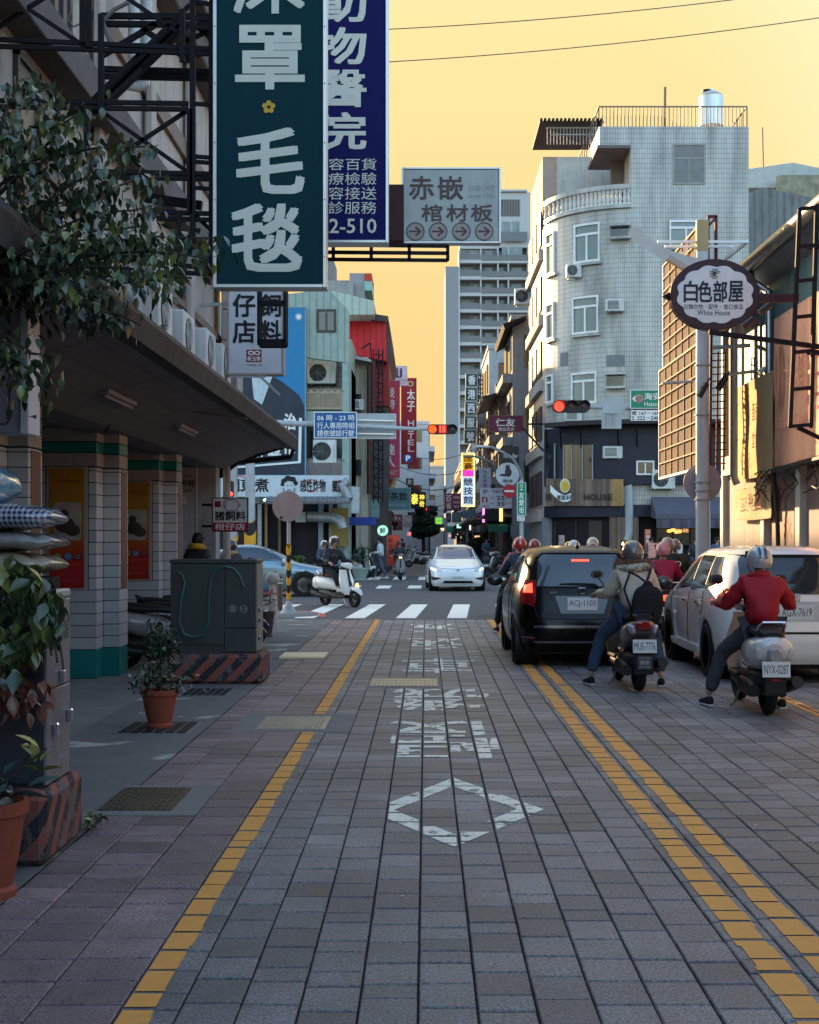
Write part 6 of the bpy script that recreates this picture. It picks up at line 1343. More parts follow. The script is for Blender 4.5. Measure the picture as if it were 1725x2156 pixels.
q = MB(); q.ell(c+Vector((.03, -.03, .1)), (.15, .02, .2)).ell(c+Vector((.0, -.03, .32)), (.10, .02, .09)).ell(c+Vector((-.16, -.03, -.02)), (.2, .02, .05)); q.prism([(c.x-.09, c.z+.36), (c.x-.04, c.z+.48), (c.x-.01, c.z+.38)], 'y', c.y-.04, c.y-.01).prism([(c.x+.02, c.z+.38), (c.x+.06, c.z+.48), (c.x+.09, c.z+.36)], 'y', c.y-.04, c.y-.01).build('animal_drawing', M('dark_brown_print', (.05, .035, .035), .5), cs_)
q = MB(); ptext(q, '浪味', 1058, 1009, 1080, 1016, 62.96, .02); ptext(q, '餐酒', 1064, 1018, 1074, 1022, 62.96); q.build('lettering', blacktxt, cs_)
board('shop_sign', 'pale grey vertical sign behind the parking price board', 'sign', 1009, 985, 1034, 1030, 68, .2, M('greyviolet_board', (.30, .30, .36), .5), None, 0, [('v', '牛乳本舗', 1017, 990, 1026, 1026, blacktxt, .012)])
board('price_board', 'pale parking price board with U-turn arrow and the numbers 25 and 35', 'sign', 1011, 1028, 1078, 1070, 65, .1, M('price_face', (.42, .38, .43), .5), None, 0,
      [('h', '汽車停車', 1036, 1031, 1062, 1039, blacktxt, .012), ('h', '25', 1046, 1044, 1063, 1053, blacktxt, .03), ('h', '35', 1046, 1056, 1063, 1065, blacktxt, .03), ('h', '每日:', 1034, 1046, 1042, 1050, blacktxt), ('h', '每日:', 1034, 1058, 1042, 1062, blacktxt), ('h', '元/小時', 1064, 1046, 1077, 1050, blacktxt), ('h', '元/小時', 1064, 1058, 1077, 1062, blacktxt), ('h', 'P', 1018, 1031, 1027, 1041, M('purple_text', (.12, .06, .20)), .03), ('h', '∩' if 0 else 'n', 1015, 1046, 1027, 1058, M('dark_red_print', (.25, .02, .03), .5), .03), ('h', '中正館', 1015, 1063, 1030, 1068, blacktxt)])
t = thing('no_entry_sign', 'red round sign partly behind the parking price board', 'road sign', P(1073, 1048, 62)); MB().lathe([(.001, 0), (.30, 0), (.30, .03), (.001, .03)], P(1073, 1034, 62.2), 24, axis='y').build('disc', M('traffic_red', (.42, .01, .02), .4), t); MB().box(GX(1063, 62.1), GX(1083, 62.1), 62.15, 62.19, GZ(1036, 62.1), GZ(1032, 62.1)).build('bar', whitetxt, t)
gs = board('street_sign', 'green vertical street name sign on the corner pole', 'sign', 1090, 1017, 1107, 1084, 55, .08, sgreen, whitetxt, .02, [('h', '西', 1095, 1020, 1102, 1027, whitetxt, .01), ('h', '▲', 1095, 1028, 1102, 1032, whitetxt), ('v', '友愛街', 1093, 1035, 1104, 1082, whitetxt, .02)])
board('house_number_sign', 'small white number plate under the vertical street sign', 'sign', 1089, 1086, 1105, 1097, 55, .05, whitetxt, None, 0, [('h', '210 238', 1091, 1087, 1103, 1091, blacktxt), ('h', '西 211', 1091, 1092, 1103, 1096, blacktxt)])
MB().tube([P(1098, 1225, 55.3), P(1098, 1010, 55.3)], .08, 8).solo('sign_pole', grey_metal, 'grey pole carrying the vertical green street sign', 'pole')
def lamp(pts, Y, label, r=.07):
    t = thing('street_lamp', label, 'street lamp', P(pts[0][0], 1210, Y), 0, 'curved street lamps')
    MB().tube([P(pts[0][0], 1210, Y)]+[P(a, b, Y) for a, b in pts], r, 8).build('pole', M('lamp_grey', (.22, .25, .26), .5, .3), t)
    a, b = pts[-1]; MB().loft([(0, 0, .03, .03, 2), (.25, 0, .13, .07, 2), (.6, 0, .12, .06, 2), (.75, 0, .03, .03, 2)], 10, m=2).xf(Matrix.Translation(P(a, b, Y)) @ Matrix.Rotation(pi/2+.45, 4, 'Z')).build('lamp_head', M('lamp_head', (.5, .5, .5), .4), t)
lamp([(1101, 1060), (1101, 1012), (1096, 992), (1080, 965), (1055, 950), (1034, 941)], 61, 'curved street lamp arching over the round animal sign')
lamp([(1046, 1075), (1046, 1000), (1044, 983), (1030, 972), (1002, 961)], 75, 'curved street lamp arching toward the neon sign')
board('shop_sign', 'deep purple sign with pale characters left of the neon sign', 'sign', 936, 1039, 971, 1075, 98, .3, M('purple_board', (.09, .03, .085), .5), None, 0, [('v', '百雀', 939, 1042, 951, 1072, whitetxt, .012), ('h', '美容護膚', 954, 1044, 969, 1050, pal), ('h', '足體養生', 954, 1055, 969, 1060, pal), ('h', '按摩', 956, 1064, 967, 1069, pal)])
board('blue_sign', 'plain slate blue sign below the neon sign', 'sign', 973, 1076, 1003, 1090, 92, .2, M('slate_blue', (.10, .17, .24), .5, var=.2), None)
board('lit_sign', 'lime green lit sign far down the street', 'sign', 917, 1090, 931, 1103, 120, .3, emi('lime', (.25, .8, .05), .6), None, 0, [('h', '生鮮', 919, 1094, 929, 1098, whitetxt, .02)])
board('lit_sign', 'pale lit sign and yellow glow at the right below the parking board', 'sign', 1052, 1070, 1059, 1098, 72, .2, emi('warm_yellow', (1, .8, .25), .9), None)
board('dark_banner', 'black slanted banner beside the yellow lit sign', 'banner', 1023, 1072, 1051, 1097, 72, .15, blacktxt, None)
t = thing('stall_awning', 'green scalloped awning over a stall on the right of the far street', 'awning', P(1048, 1112, 72))
MB().prism([(74, GZ(1096, 73)), (71.5, GZ(1107, 72)), (71.5, GZ(1109, 72)), (74, GZ(1100, 73))], 'x', GX(1027, 72), GX(1070, 72)).build('canopy', M('awning_green', (.01, .12, .07), .6), t)
MB().grid(lambda u, v: (GX(1027+43*u, 71.4), 71.4, GZ(1109, 71.4)-v*(.18+.12*abs(sin(u*28)))), 60, 1).build('valance', M('awning_green', (.01, .12, .07)), t)
for (x0, y0, x1, y1, Y, col, lb_, tx) in ((827, 1083, 848, 1117, 95, (.20, .07, .10), 'dull rose sign with faded characters beneath the tea sign', '豪大'), (850, 1085, 868, 1110, 100, (.28, .32, .31), 'pale grey and green sign beside the dark tree', 'URA'), (940, 1080, 950, 1100, 130, (.14, .08, .06), 'thin brown sign below the purple one', '茶'), (952, 1078, 972, 1100, 125, (.20, .21, .21), 'grey shop sign right of the brown one', ''),
      (940, 1108, 958, 1120, 140, (.05, .25, .18), 'small green sign far down the street', ''), (905, 1074, 918, 1082, 150, (.02, .16, .08), 'green road sign far down the street', ''), (950, 1118, 960, 1135, 130, (.03, .2, .17), 'teal shop sign far down the street', ''), (1012, 1105, 1024, 1120, 90, (.14, .13, .13), 'grey board by the green awning', ''), (1076, 1105, 1092, 1130, 68, (.14, .16, .17), 'grey board under the corner street sign', '')):
    board('street_board', lb_, 'sign', x0, y0, x1, y1, Y, .25, M('board_'+lb_[:18].replace(' ', '_'), col, .5, var=.2, scale=2), None, 0, [('h', tx, x0+3, y0+4, x1-3, y0+14, whitetxt, .012)] if tx else ())
t = thing('round_lit_sign', 'round greenish lit shop sign behind the walking man', 'sign', P(806, 1128, 62)); MB().lathe([(.001, 0), (.24, 0), (.24, .15), (.001, .15)], P(806, 1117, 62), 24, axis='y').build('disc', emi('green_glow', (.35, .7, .5), .7), t); q = MB(); ptext(q, '鮮', 800, 1111, 812, 1123, 61.98, .02); q.build('lettering', M('dark_green', (.02, .05, .05)), t)
board('standing_banner', 'orange-red standing banner with dark characters at the street corner', 'banner', 816, 1128, 841, 1189, 57.5, .06, M('banner_red', (.50, .05, .025), .5, var=.1), M('banner_post', (.3, .1, .08), .5), .03, [('v', '粉仙草', 818, 1132, 827, 1168, M('banner_ink', (.05, .02, .02), .5), .02), ('v', '桂圓茶', 830, 1147, 839, 1185, M('banner_ink', (.05, .02, .02)), .02)])
signal(GX(906, 115), 115, GZ(1071, 115), 1.3, True, 'far red traffic light, upper of two down the street', 'far red traffic lights'); signal(GX(906, 116), 116, GZ(1082, 116), 1.3, True, 'far red traffic light, lower of two down the street', 'far red traffic lights')
MB().tube([P(900, 1160, 117), P(898, 1078, 117)], .12, 8).solo('signal_post', grey_metal, 'thin post under the far traffic lights', 'pole')
# ================================================================ BUILDINGS DOWN THE STREET
fm = [M('far_wall%d' % i, c, .8, var=.15, dirt=.3) for i, c in enumerate(((.30, .30, .31), (.36, .35, .33), (.22, .23, .25), (.26, .22, .20), (.34, .38, .40)))]
def block(name, label, x0, x1, y0, y1, h, mat, floors=4, side='l', wins=True, front=True):
    t = thing(name, label, 'building', ((x0+x1)/2, y0, 0)); MB().box(x0, x1, y0, y1, 0, h).build('wall', mat, t)
    MB().box(x0-.08, x1+.08, y0-.08, y1, h, h+.25).build('parapet', mat, t)
    fh = h/floors
    sx = x1 if side == 'l' else x0; s = 1 if side == 'l' else -1
    n = max(2, int((y1-y0)/3))
    for f in range(1, floors):
        for i in range(n):
            a = y0+(y1-y0)*(i+.2)/n; b = y0+(y1-y0)*(i+.8)/n
            MB().box(sx+s*.002, sx+s*.08, a, b, f*fh+.7, f*fh+fh*.75).build('window', glass, t)
        MB().box(sx+s*.002, sx+s*.5, y0+.1, y1-.1, f*fh, f*fh+.45).build('balcony', mat, t)
        if front:
            m_ = max(1, int((x1-x0)/2.2))
            for i in range(m_):
                a = x0+(x1-x0)*(i+.25)/m_; b = x0+(x1-x0)*(i+.75)/m_
                MB().box(a, b, y0-.06, y0-.002, f*fh+.8, f*fh+fh*.75).build('window', glass, t)
    MB().box(sx+s*.002, sx+s*.12, y0+.3, y1-.3, 0, 2.7).build('shopfront', M('shop_dark', (.020, .018, .022)), t)
    MB().box(sx+s*.002, sx+s*1.4, y0+.2, y1-.2, 2.8, 2.95).build('awning', M('awning_mix%d' % (int(y0) % 3), [(.10, .09, .09), (.06, .10, .10), (.14, .10, .08)][int(y0) % 3], .7), t)
    return t
block('apartment_block', 'pale building with dark windows behind the red hotel sign', -4.5, .25, 118, 135, GZ(893, 118), M('pale_tower', (.50, .52, .52), .7, dirt=.1), 5)
block('apartment_block', 'small pale building right of the red hotel sign', -2, 2.2, 175, 195, GZ(985, 175), M('pale_pink', (.48, .44, .40), .7), 4)
for i, (y0, y1, x, h) in enumerate(((80, 92, -3.4, 9.5), (93, 105, -3.3, 8), (106, 117, -3.6, 9), (137, 155, -3.8, 8), (156, 174, -3.5, 9))):
    block('street_house', ['low house behind the red house, left side of the far street', 'second low house behind the hotel signs, left side', 'third low house behind the tea sign, left side', 'fourth low house behind the dark tree, left side', 'farthest low house on the left side of the far street'][i], -13, x, y0, y1, h, fm[i % 5], 3)
for i, (y0, y1, x, h, mt) in enumerate(((72, 79, 4.45, GZ(672, 72), 2), (80, 89, 4.15, GZ(842, 80), 3), (90, 101, 4.05, GZ(735, 90), 4), (102, 120, 4.2, 9, 0), (121, 140, 4.0, 10, 1), (141, 170, 4.2, 9, 2), (171, 210, 4.3, 11, 3))):
    block('street_house', ['narrow grey house squeezed beside the white tiled building', 'cluttered brown house with dark tin roof, right side', 'pale blue walled house in front of the tower', 'low grey house behind the green square signs', 'beige house behind the neon sign, right side', 'grey house far down the right side', 'farthest brown house on the right side'][i], x, 14, y0, y1, h, fm[mt], 4, 'r')
MB().prism([(3.2, GZ(840, 78)), (5.5, GZ(815, 78)), (5.5, GZ(811, 78)), (3.1, GZ(835, 78))], 'y', 78, 88).solo('tin_roof', M('brim_metal', (.03, .028, .03)), 'dark tilted tin roof over the brown house on the right', 'roof')
MB().prism([(4.0, GZ(692, 71)), (5.1, GZ(670, 71)), (5.1, GZ(664, 71)), (3.9, GZ(682, 71))], 'y', 71, 80).solo('tin_roof', black_metal, 'dark tin eave at the top of the narrow grey house', 'roof')
# clutter on right balconies
q = MB(); R_ = random.Random(8)
for k in range(60):
    x = R_.uniform(3.3, 4.1); y = R_.uniform(80, 100); z = R_.uniform(3, 10); s = R_.uniform(.15, .5); q.box(x, x+s, y, y+s, z, z+R_.uniform(.2, .9))
q.solo('balcony_clutter', M('clutter', (.16, .15, .15), .7, var=.5, scale=1), 'assorted boxes, racks and units on the right hand balconies', 'clutter', kind='stuff')
q = MB(); 
for k in range(26):
    y = 78+k*3.3; x0 = -3.2+R_.uniform(-.2, .3); z = R_.uniform(5, 8); pts = [(x0+(4-x0)*i/8, y+R_.uniform(-1, 1)*.2+i*.4, z-1.2*sin(pi*i/8)) for i in range(9)]
    if k % 3 == 0: q.tube(pts, .02, 3, 0, False, False)
q.solo('street_cables', black_plastic, 'thin cables slung across the far street', 'cables', kind='stuff')
# white building closing the street
cbn = thing('arched_window_building', 'pale building with an arched window closing the view down the street', 'building', P(915, 1150, 290)); Yc = 290
MB().prism([(GX(880, Yc), 0), (GX(1000, Yc), 0), (GX(1000, Yc), GZ(1010, Yc)), (GX(945, Yc), GZ(1017, Yc)), (GX(918, Yc), GZ(1026, Yc)), (GX(905, Yc), GZ(1029, Yc)), (GX(880, Yc), GZ(1030, Yc))][::-1], 'y', Yc, Yc+12).build('wall', M('pale_far', (.46, .46, .43), .8), cbn)
for (x0, x1, y0, y1) in ((936, 948, 1042, 1052), (936, 948, 1064, 1072), (936, 948, 1085, 1093)): MB().box(GX(x0, Yc), GX(x1, Yc), Yc-.3, Yc-.01, GZ(y1, Yc), GZ(y0, Yc)).build('window', glass, cbn)
MB().prism([(GX(942, Yc)+.6*cos(a), GZ(1042, Yc)+1.2*sin(a)) for a in [i*pi/10 for i in range(11)]], 'y', Yc-.3, Yc-.01).build('arch_window', glass, cbn)
MB().box(GX(905, Yc), GX(928, Yc), Yc-.3, Yc-.01, GZ(1070, Yc), GZ(1062, Yc)).build('window_row', M('grey_glass', (.2, .21, .2), .3, stripes=(0, .5, .3, .4)), cbn)
# the tower
tw = thing('apartment_tower', 'tall pale apartment tower with balconies rising over the far street', 'tower', P(1040, 1150, 263)); Yt = 263.0
tp = M('tower_pale', (.50, .50, .49), .7, var=.05); tg = M('tower_grey_hazed', (.29, .29, .30), .8, var=.05); td = M('tower_recess_hazed', (.21, .21, .215), .7); tr_ = M('tower_rail', (.17, .175, .18), .4); tgl = M('tower_glass', (.22, .27, .28), .15, var=.3, scale=.5)  # grey and recess tones paled to stand for haze
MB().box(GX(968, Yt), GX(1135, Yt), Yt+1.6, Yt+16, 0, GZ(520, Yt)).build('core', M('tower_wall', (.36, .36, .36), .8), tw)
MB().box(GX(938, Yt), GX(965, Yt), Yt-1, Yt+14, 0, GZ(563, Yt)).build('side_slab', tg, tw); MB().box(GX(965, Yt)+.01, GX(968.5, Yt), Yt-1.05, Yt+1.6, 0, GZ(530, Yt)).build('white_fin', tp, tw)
y = 548.0; fl = 34.6; k = 0
while y < 1120:
    z1, z0 = GZ(y, Yt), GZ(y+7, Yt); off = 6 if k % 2 else 0
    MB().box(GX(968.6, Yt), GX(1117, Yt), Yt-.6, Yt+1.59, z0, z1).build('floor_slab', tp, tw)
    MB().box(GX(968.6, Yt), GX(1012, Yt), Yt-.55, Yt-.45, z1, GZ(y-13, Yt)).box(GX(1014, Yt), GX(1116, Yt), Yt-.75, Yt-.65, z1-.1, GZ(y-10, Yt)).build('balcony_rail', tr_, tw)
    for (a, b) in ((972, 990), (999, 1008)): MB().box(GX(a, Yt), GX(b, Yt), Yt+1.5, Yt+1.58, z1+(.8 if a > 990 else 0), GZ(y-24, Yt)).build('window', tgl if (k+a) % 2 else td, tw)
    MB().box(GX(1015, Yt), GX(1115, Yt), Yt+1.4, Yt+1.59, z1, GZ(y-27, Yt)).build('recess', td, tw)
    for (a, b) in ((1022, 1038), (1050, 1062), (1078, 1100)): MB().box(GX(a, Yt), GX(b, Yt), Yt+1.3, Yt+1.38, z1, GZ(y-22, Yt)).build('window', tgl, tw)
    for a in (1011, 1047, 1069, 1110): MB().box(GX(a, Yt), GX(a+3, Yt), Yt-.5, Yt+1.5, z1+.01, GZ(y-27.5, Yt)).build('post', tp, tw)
    y += fl; k += 1
# top part
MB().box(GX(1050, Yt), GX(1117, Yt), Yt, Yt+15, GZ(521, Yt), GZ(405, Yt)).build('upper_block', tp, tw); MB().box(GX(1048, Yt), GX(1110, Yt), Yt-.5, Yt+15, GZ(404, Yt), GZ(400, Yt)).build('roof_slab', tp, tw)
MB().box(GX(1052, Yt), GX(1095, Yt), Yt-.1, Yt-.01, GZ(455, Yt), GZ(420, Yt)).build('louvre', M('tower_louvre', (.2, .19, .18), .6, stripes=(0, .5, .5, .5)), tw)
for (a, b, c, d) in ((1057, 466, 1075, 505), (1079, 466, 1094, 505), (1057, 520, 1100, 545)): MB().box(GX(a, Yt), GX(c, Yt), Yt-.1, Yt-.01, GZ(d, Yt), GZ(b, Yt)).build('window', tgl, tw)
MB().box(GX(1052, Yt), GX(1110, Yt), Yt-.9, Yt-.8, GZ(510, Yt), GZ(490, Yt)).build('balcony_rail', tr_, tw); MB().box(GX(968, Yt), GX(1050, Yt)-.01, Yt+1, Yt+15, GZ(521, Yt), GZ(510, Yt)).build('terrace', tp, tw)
# trees down the street
def clump(mb, c, r, n, s, R):
    for k in range(n):
        d = Vector((R.gauss(0, 1), R.gauss(0, 1), R.gauss(0, 1))).normalized()*(R.random()**.4); p = Vector(c)+Vector((d.x*r[0], d.y*r[1], d.z*r[2]))
        a = Vector((R.uniform(-1, 1), R.uniform(-1, 1), R.uniform(-1, 1))).normalized()*s; b = a.orthogonal().normalized()*s*.5
        mb.add([p-a, p+b, p+a, p-b], [(0, 1, 2, 3)])
leafd = M('far_leaves', (.022, .034, .02), .7, var=.5, scale=.8)
t = thing('street_tree', 'dark bushy tree below the far traffic lights', 'tree', P(895, 1165, 110)); q = MB(); R_ = random.Random(5); Yt2 = 110
for (px, py, rx, rz) in ((885, 1068, 12, 14), (893, 1095, 22, 18), (905, 1115, 22, 14), (885, 1120, 22, 14), (872, 1100, 10, 12)): k = Yt2/F; clump(q, P(px, py, Yt2), (rx*k, 1.2, rz*k), 900, .16, R_)
q.build('crown', leafd, t); MB().tube([P(893, 1168, Yt2), P(891, 1130, Yt2), P(888, 1090, Yt2)], [.18, .14, .08], 8).build('trunk', M('bark', (.05, .04, .035), .9), t)
t = thing('street_tree', 'small dark shrubby tree among the parked scooters on the right', 'tree', P(1012, 1180, 85)); q = MB(); clump(q, P(1010, 1150, 85), (.8, .6, .55), 700, .13, R_); q.build('crown', leafd, t); MB().tube([P(1010, 1175, 85), P(1010, 1145, 85)], .06, 6).build('trunk', M('bark', (.05, .04, .035)), t)
for px, y0, lb_ in ((939, 1090, 'thin grey pole in the middle of the far street view'), (985, 1090, 'grey lamp pole right of the far street'), (1012, 1120, 'hazard striped pole beside the green awning')): MB().tube([P(px, 1180, 105), P(px, y0, 105)], .12, 6).solo('street_pole', grey_metal, lb_, 'pole')
# ================================================================ VEHICLES
def paintm(n, c, metal=.2, rough=.25): return M(n, c, rough, metal, var=.03, coat=1)
def interp(tab, z):
    if z <= tab[0][0]: return tab[0][1:]
    for a, b in zip(tab, tab[1:]):
        if z <= b[0]:
            t = (z-a[0])/(b[0]-a[0]); return [p+(q-p)*t for p, q in zip(a[1:], b[1:])]
    return tab[-1][1:]
class Car:
    def __init__(s, tab, wheels, wr, body, name, label, cat, loc, rz, rimstyle=0, archw=.06):
        s.tab = tab; s.t = thing(name, label, cat, loc, rz, None, True); s.wr = wr
        mb = MB(); zs = []
        for a, b in zip(tab, tab[1:]):
            n = max(1, int((b[0]-a[0])/.05)); zs += [a[0]+(b[0]-a[0])*k/n for k in range(n)]
        zs.append(tab[-1][0]); K = 88
        sm = lambda z: [sum(v)/5 for v in zip(*[interp(tab, z+d) for d in (-.03, -.015, 0, .015, .03)])]
        s.sm = sm
        for z in zs:
            yr, yf, w, n = sm(z)
            for k in range(K):
                a = 2*pi*(k+.5)/K; c, d = cos(a), sin(a)
                mb.v.append(Vector((w*math.copysign(abs(c)**(2/n), c), (yr+yf)/2+(yf-yr)/2*math.copysign(abs(d)**(2/n), d), z)))
        for i in range(len(zs)-1):
            for k in range(K): mb.f.append([i*K+k, i*K+(k+1) % K, (i+1)*K+(k+1) % K, (i+1)*K+k]); mb.m.append(0); mb.s.append(True)
        mb.f.append(list(range(K))[::-1]); mb.m.append(0); mb.s.append(False); mb.f.append([(len(zs)-1)*K+k for k in range(K)]); mb.m.append(0); mb.s.append(True)
        o = mb.build('tmp', body)
        cut = MB()
        for (x, y) in wheels: cut.lathe([(wr+archw, -.4), (wr+archw, .16)] if x > 0 else [(wr+archw, -.16), (wr+archw, .4)], (x*1.0, y, wr), 28, axis='x')
        c = cut.build('cut', body); md = o.modifiers.new('b', 'BOOLEAN'); md.object = c; md.operation = 'DIFFERENCE'; md.solver = 'EXACT'
        dg = bpy.context.evaluated_depsgraph_get(); me = bpy.data.meshes.new_from_object(o.evaluated_get(dg)); me.name = 'body'
        bpy.data.objects.remove(o); bpy.data.objects.remove(c)
        o = bpy.data.objects.new('body', me); COL.objects.link(o); o.parent = s.t; s.body = o
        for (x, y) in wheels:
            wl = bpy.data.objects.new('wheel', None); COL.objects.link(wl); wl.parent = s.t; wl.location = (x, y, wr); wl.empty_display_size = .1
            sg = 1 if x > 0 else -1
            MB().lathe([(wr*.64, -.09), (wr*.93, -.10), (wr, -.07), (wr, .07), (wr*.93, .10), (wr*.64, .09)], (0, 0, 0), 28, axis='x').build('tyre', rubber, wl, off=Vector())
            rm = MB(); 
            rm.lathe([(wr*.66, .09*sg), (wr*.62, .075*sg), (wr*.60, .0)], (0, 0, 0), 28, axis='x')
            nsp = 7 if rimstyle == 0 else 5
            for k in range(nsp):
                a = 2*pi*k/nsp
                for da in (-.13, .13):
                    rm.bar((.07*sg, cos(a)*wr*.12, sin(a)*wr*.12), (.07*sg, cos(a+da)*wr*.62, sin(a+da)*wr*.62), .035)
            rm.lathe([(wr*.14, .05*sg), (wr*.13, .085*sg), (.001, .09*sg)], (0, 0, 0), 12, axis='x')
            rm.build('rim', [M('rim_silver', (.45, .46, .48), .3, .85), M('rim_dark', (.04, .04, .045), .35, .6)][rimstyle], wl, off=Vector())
            MB().lathe([(.001, .02*sg), (wr*.6, .02*sg)], (0, 0, 0), 20, axis='x').build('wheel_shade_disc', black_plastic, wl, off=Vector())  # black disc standing for the shade behind the spokes
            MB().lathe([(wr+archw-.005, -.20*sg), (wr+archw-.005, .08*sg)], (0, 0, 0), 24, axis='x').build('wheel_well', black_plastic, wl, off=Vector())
        MB().box(-.6, .6, tab[0][1]+.3, tab[0][2]-.3, .14, tab[0][0]+.05).build('underbody', black_plastic, s.t)
    def pt(s, side, u, z, off):
        yr, yf, w, n = s.sm(z); m_, h = (yr+yf)/2, (yf-yr)/2
        if side in 'rf':
            q = min(abs(u/w), .999); y = h*(1-q**n)**(1/n)
            return Vector((u, m_-y-off, z)) if side == 'r' else Vector((u, m_+y+off, z))
        q = min(abs((u-m_)/h), .999); x = w*(1-q**n)**(1/n)
        return Vector((-(x+off), u, z)) if side == 'L' else Vector((x+off, u, z))
    def panel(s, side, poly, mat, name, off=.006, nu=10, nv=8, parent=None, label=None):
        z0, z1 = min(p[1] for p in poly), max(p[1] for p in poly); mb = MB(); rows = []
        for j in range(nv+1):
            z = z0+(z1-z0)*(.001+.998*j/nv); xs_ = []
            for a, b in zip(poly, poly[1:]+poly[:1]):
                if (a[1]-z)*(b[1]-z) < 0: xs_.append(a[0]+(b[0]-a[0])*(z-a[1])/(b[1]-a[1]))
            if len(xs_) >= 2: rows.append((z, min(xs_), max(xs_)))
        vs = []
        for z, a, b in rows:
            for i in range(nu+1): vs.append(s.pt(side, a+(b-a)*i/nu, z, off))
        w = nu+1; fs = [(j*w+i, j*w+i+1, (j+1)*w+i+1, (j+1)*w+i) for j in range(len(rows)-1) for i in range(nu)]
        mb.add(vs, fs, 0, True)
        # skirt so the panel has thickness
        rim = [i for i in range(w)]+[j*w+nu for j in range(1, len(rows))]+[(len(rows)-1)*w+i for i in range(nu-1, -1, -1)]+[j*w for j in range(len(rows)-2, 0, -1)]
        n0 = len(mb.v); cen = Vector((0, (s.tab[3][1]+s.tab[3][2])/2, .8))
        for i in rim:
            v = mb.v[i]; d = (Vector((0, 1, 0)) if side == 'r' else Vector((0, -1, 0)) if side == 'f' else Vector((1, 0, 0)) if side == 'L' else Vector((-1, 0, 0))); mb.v.append(v+d*(off+.02))
        for k in range(len(rim)): mb.f.append([rim[k], rim[(k+1) % len(rim)], n0+(k+1) % len(rim), n0+k]); mb.m.append(0); mb.s.append(False)
        return mb.build(name, mat, parent or s.t, off=Vector(), label=label)
    def line(s, side, pts, r, mat, name, off=.006):
        pp = []
        for a, b in zip(pts, pts[1:]):
            for k in range(6): pp.append(s.pt(side, a[0]+(b[0]-a[0])*k/6, a[1]+(b[1]-a[1])*k/6, off))
        pp.append(s.pt(side, *pts[-1], off)); return MB().tube(pp, r, 5).build(name, mat, s.t)
def plate(parent, c, w, h, txt, yaw=0, off=Vector(), tilt=0, extra=True):
    """white registration plate facing -Y (yaw turns it)"""
    mx_ = Matrix.Translation(c) @ Matrix.Rotation(yaw, 4, 'Z') @ Matrix.Rotation(tilt, 4, 'X')
    p = MB().box(-w/2, w/2, -.006, 0, -h/2, h/2, .003).xf(mx_).build('license_plate', M('plate_white', (.62, .65, .64), .4, var=.04), parent, off=off)
    q = MB(); fit(q, txt, (-w*.44, -.0075, -h*.28), (w*.88, 0, 0), (0, 0, h*.58), .013); q.xf(mx_).build('lettering', M('plate_ink', (.02, .025, .035), .5), p, off=off)
    return p
seam = M('seam_black', (.004, .004, .004), .6)
def mirror(car, s, y, z, mat, x):
    o = bpy.data.objects.new('mirror', None); COL.objects.link(o); o.parent = car.t; o.location = (s*x, y, z)
    MB().ell((0, 0, 0), (.115, .06, .085), 14, 8).build('shell', mat, o, off=Vector()); MB().ell((0, -.035, 0), (.095, .03, .066), 12, 8).build('mirror_glass', glass, o, off=Vector()); MB().bar((-s*.12, .01, -.03), (0, .01, -.02), .03).build('stalk', mat, o, off=Vector())
# --- black hatchback (rear view)
pblack = M('paint_black', (.002, .002, .003), .25, 0, var=0, spec=.15, coat=.18); pwhite = paintm('paint_pearl_white', (.76, .76, .73), .0, .35)
fit_tab = [(.20, -1.88, 1.85, .78, 6), (.28, -1.95, 1.93, .825, 6), (.45, -1.97, 1.95, .845, 6), (.60, -1.96, 1.95, .85, 6), (.66, -1.93, 1.93, .848, 6), (.80, -1.90, 1.85, .845, 6), (.92, -1.87, 1.45, .83, 5.5), (1.0, -1.84, 1.15, .805, 5.5), (1.15, -1.77, .92, .755, 5), (1.30, -1.69, .66, .70, 5), (1.42, -1.60, .42, .645, 5), (1.485, -1.50, .22, .59, 4.5), (1.515, -1.35, .02, .50, 4), (1.53, -1.0, -.4, .25, 3)]
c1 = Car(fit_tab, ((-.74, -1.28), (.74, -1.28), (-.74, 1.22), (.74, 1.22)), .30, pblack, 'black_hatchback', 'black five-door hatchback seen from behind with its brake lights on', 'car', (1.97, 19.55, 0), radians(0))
c1.panel('r', [(-.56, 1.02), (.56, 1.02), (.535, 1.36), (.47, 1.42), (-.47, 1.42), (-.535, 1.36)], M('rear_glass', (.05, .075, .085), .04, .0, spec=1, var=.1), 'rear_window', .008, 16, 10)
c1.line('r', [(-.575, 1.01), (.575, 1.01), (.55, 1.37), (.48, 1.435), (-.48, 1.435), (-.55, 1.37), (-.575, 1.01)], .009, seam, 'window_seal', .006)
for s_ in (-1, 1):
    c1.panel('r', [(s_*.565, 1.10), (s_*.70, 1.10), (s_*.765, .95), (s_*.775, .80), (s_*.60, .76), (s_*.58, .85)], redlens, 'tail_lamp', .014, 8, 8)
    c1.panel('r', [(s_*.62, 1.06), (s_*.71, 1.05), (s_*.73, .94), (s_*.62, .94)], redlamp, 'brake_light', .022, 6, 4)
    c1.panel('r', [(s_*.60, .365), (s_*.76, .365), (s_*.76, .385), (s_*.60, .385)], redlens, 'reflector', .012, 6, 2)
    c1.line('r', [(s_*.60, .76), (s_*.57, .66), (s_*.52, .62), (0, .61)], .005, seam, 'panel_gap')
q = [(x, 1.345) for x in (-.105, .105)]
c1.panel('r', [(-.11, 1.335), (.11, 1.335), (.11, 1.358), (-.11, 1.358)], redlamp, 'high_brake_light', .014, 6, 2)
c1.panel('r', [(-.34, .90), (.34, .90), (.27, .68), (-.27, .68)], M('garnish_grey', (.10, .11, .12), .25, .4), 'plate_recess', .008)
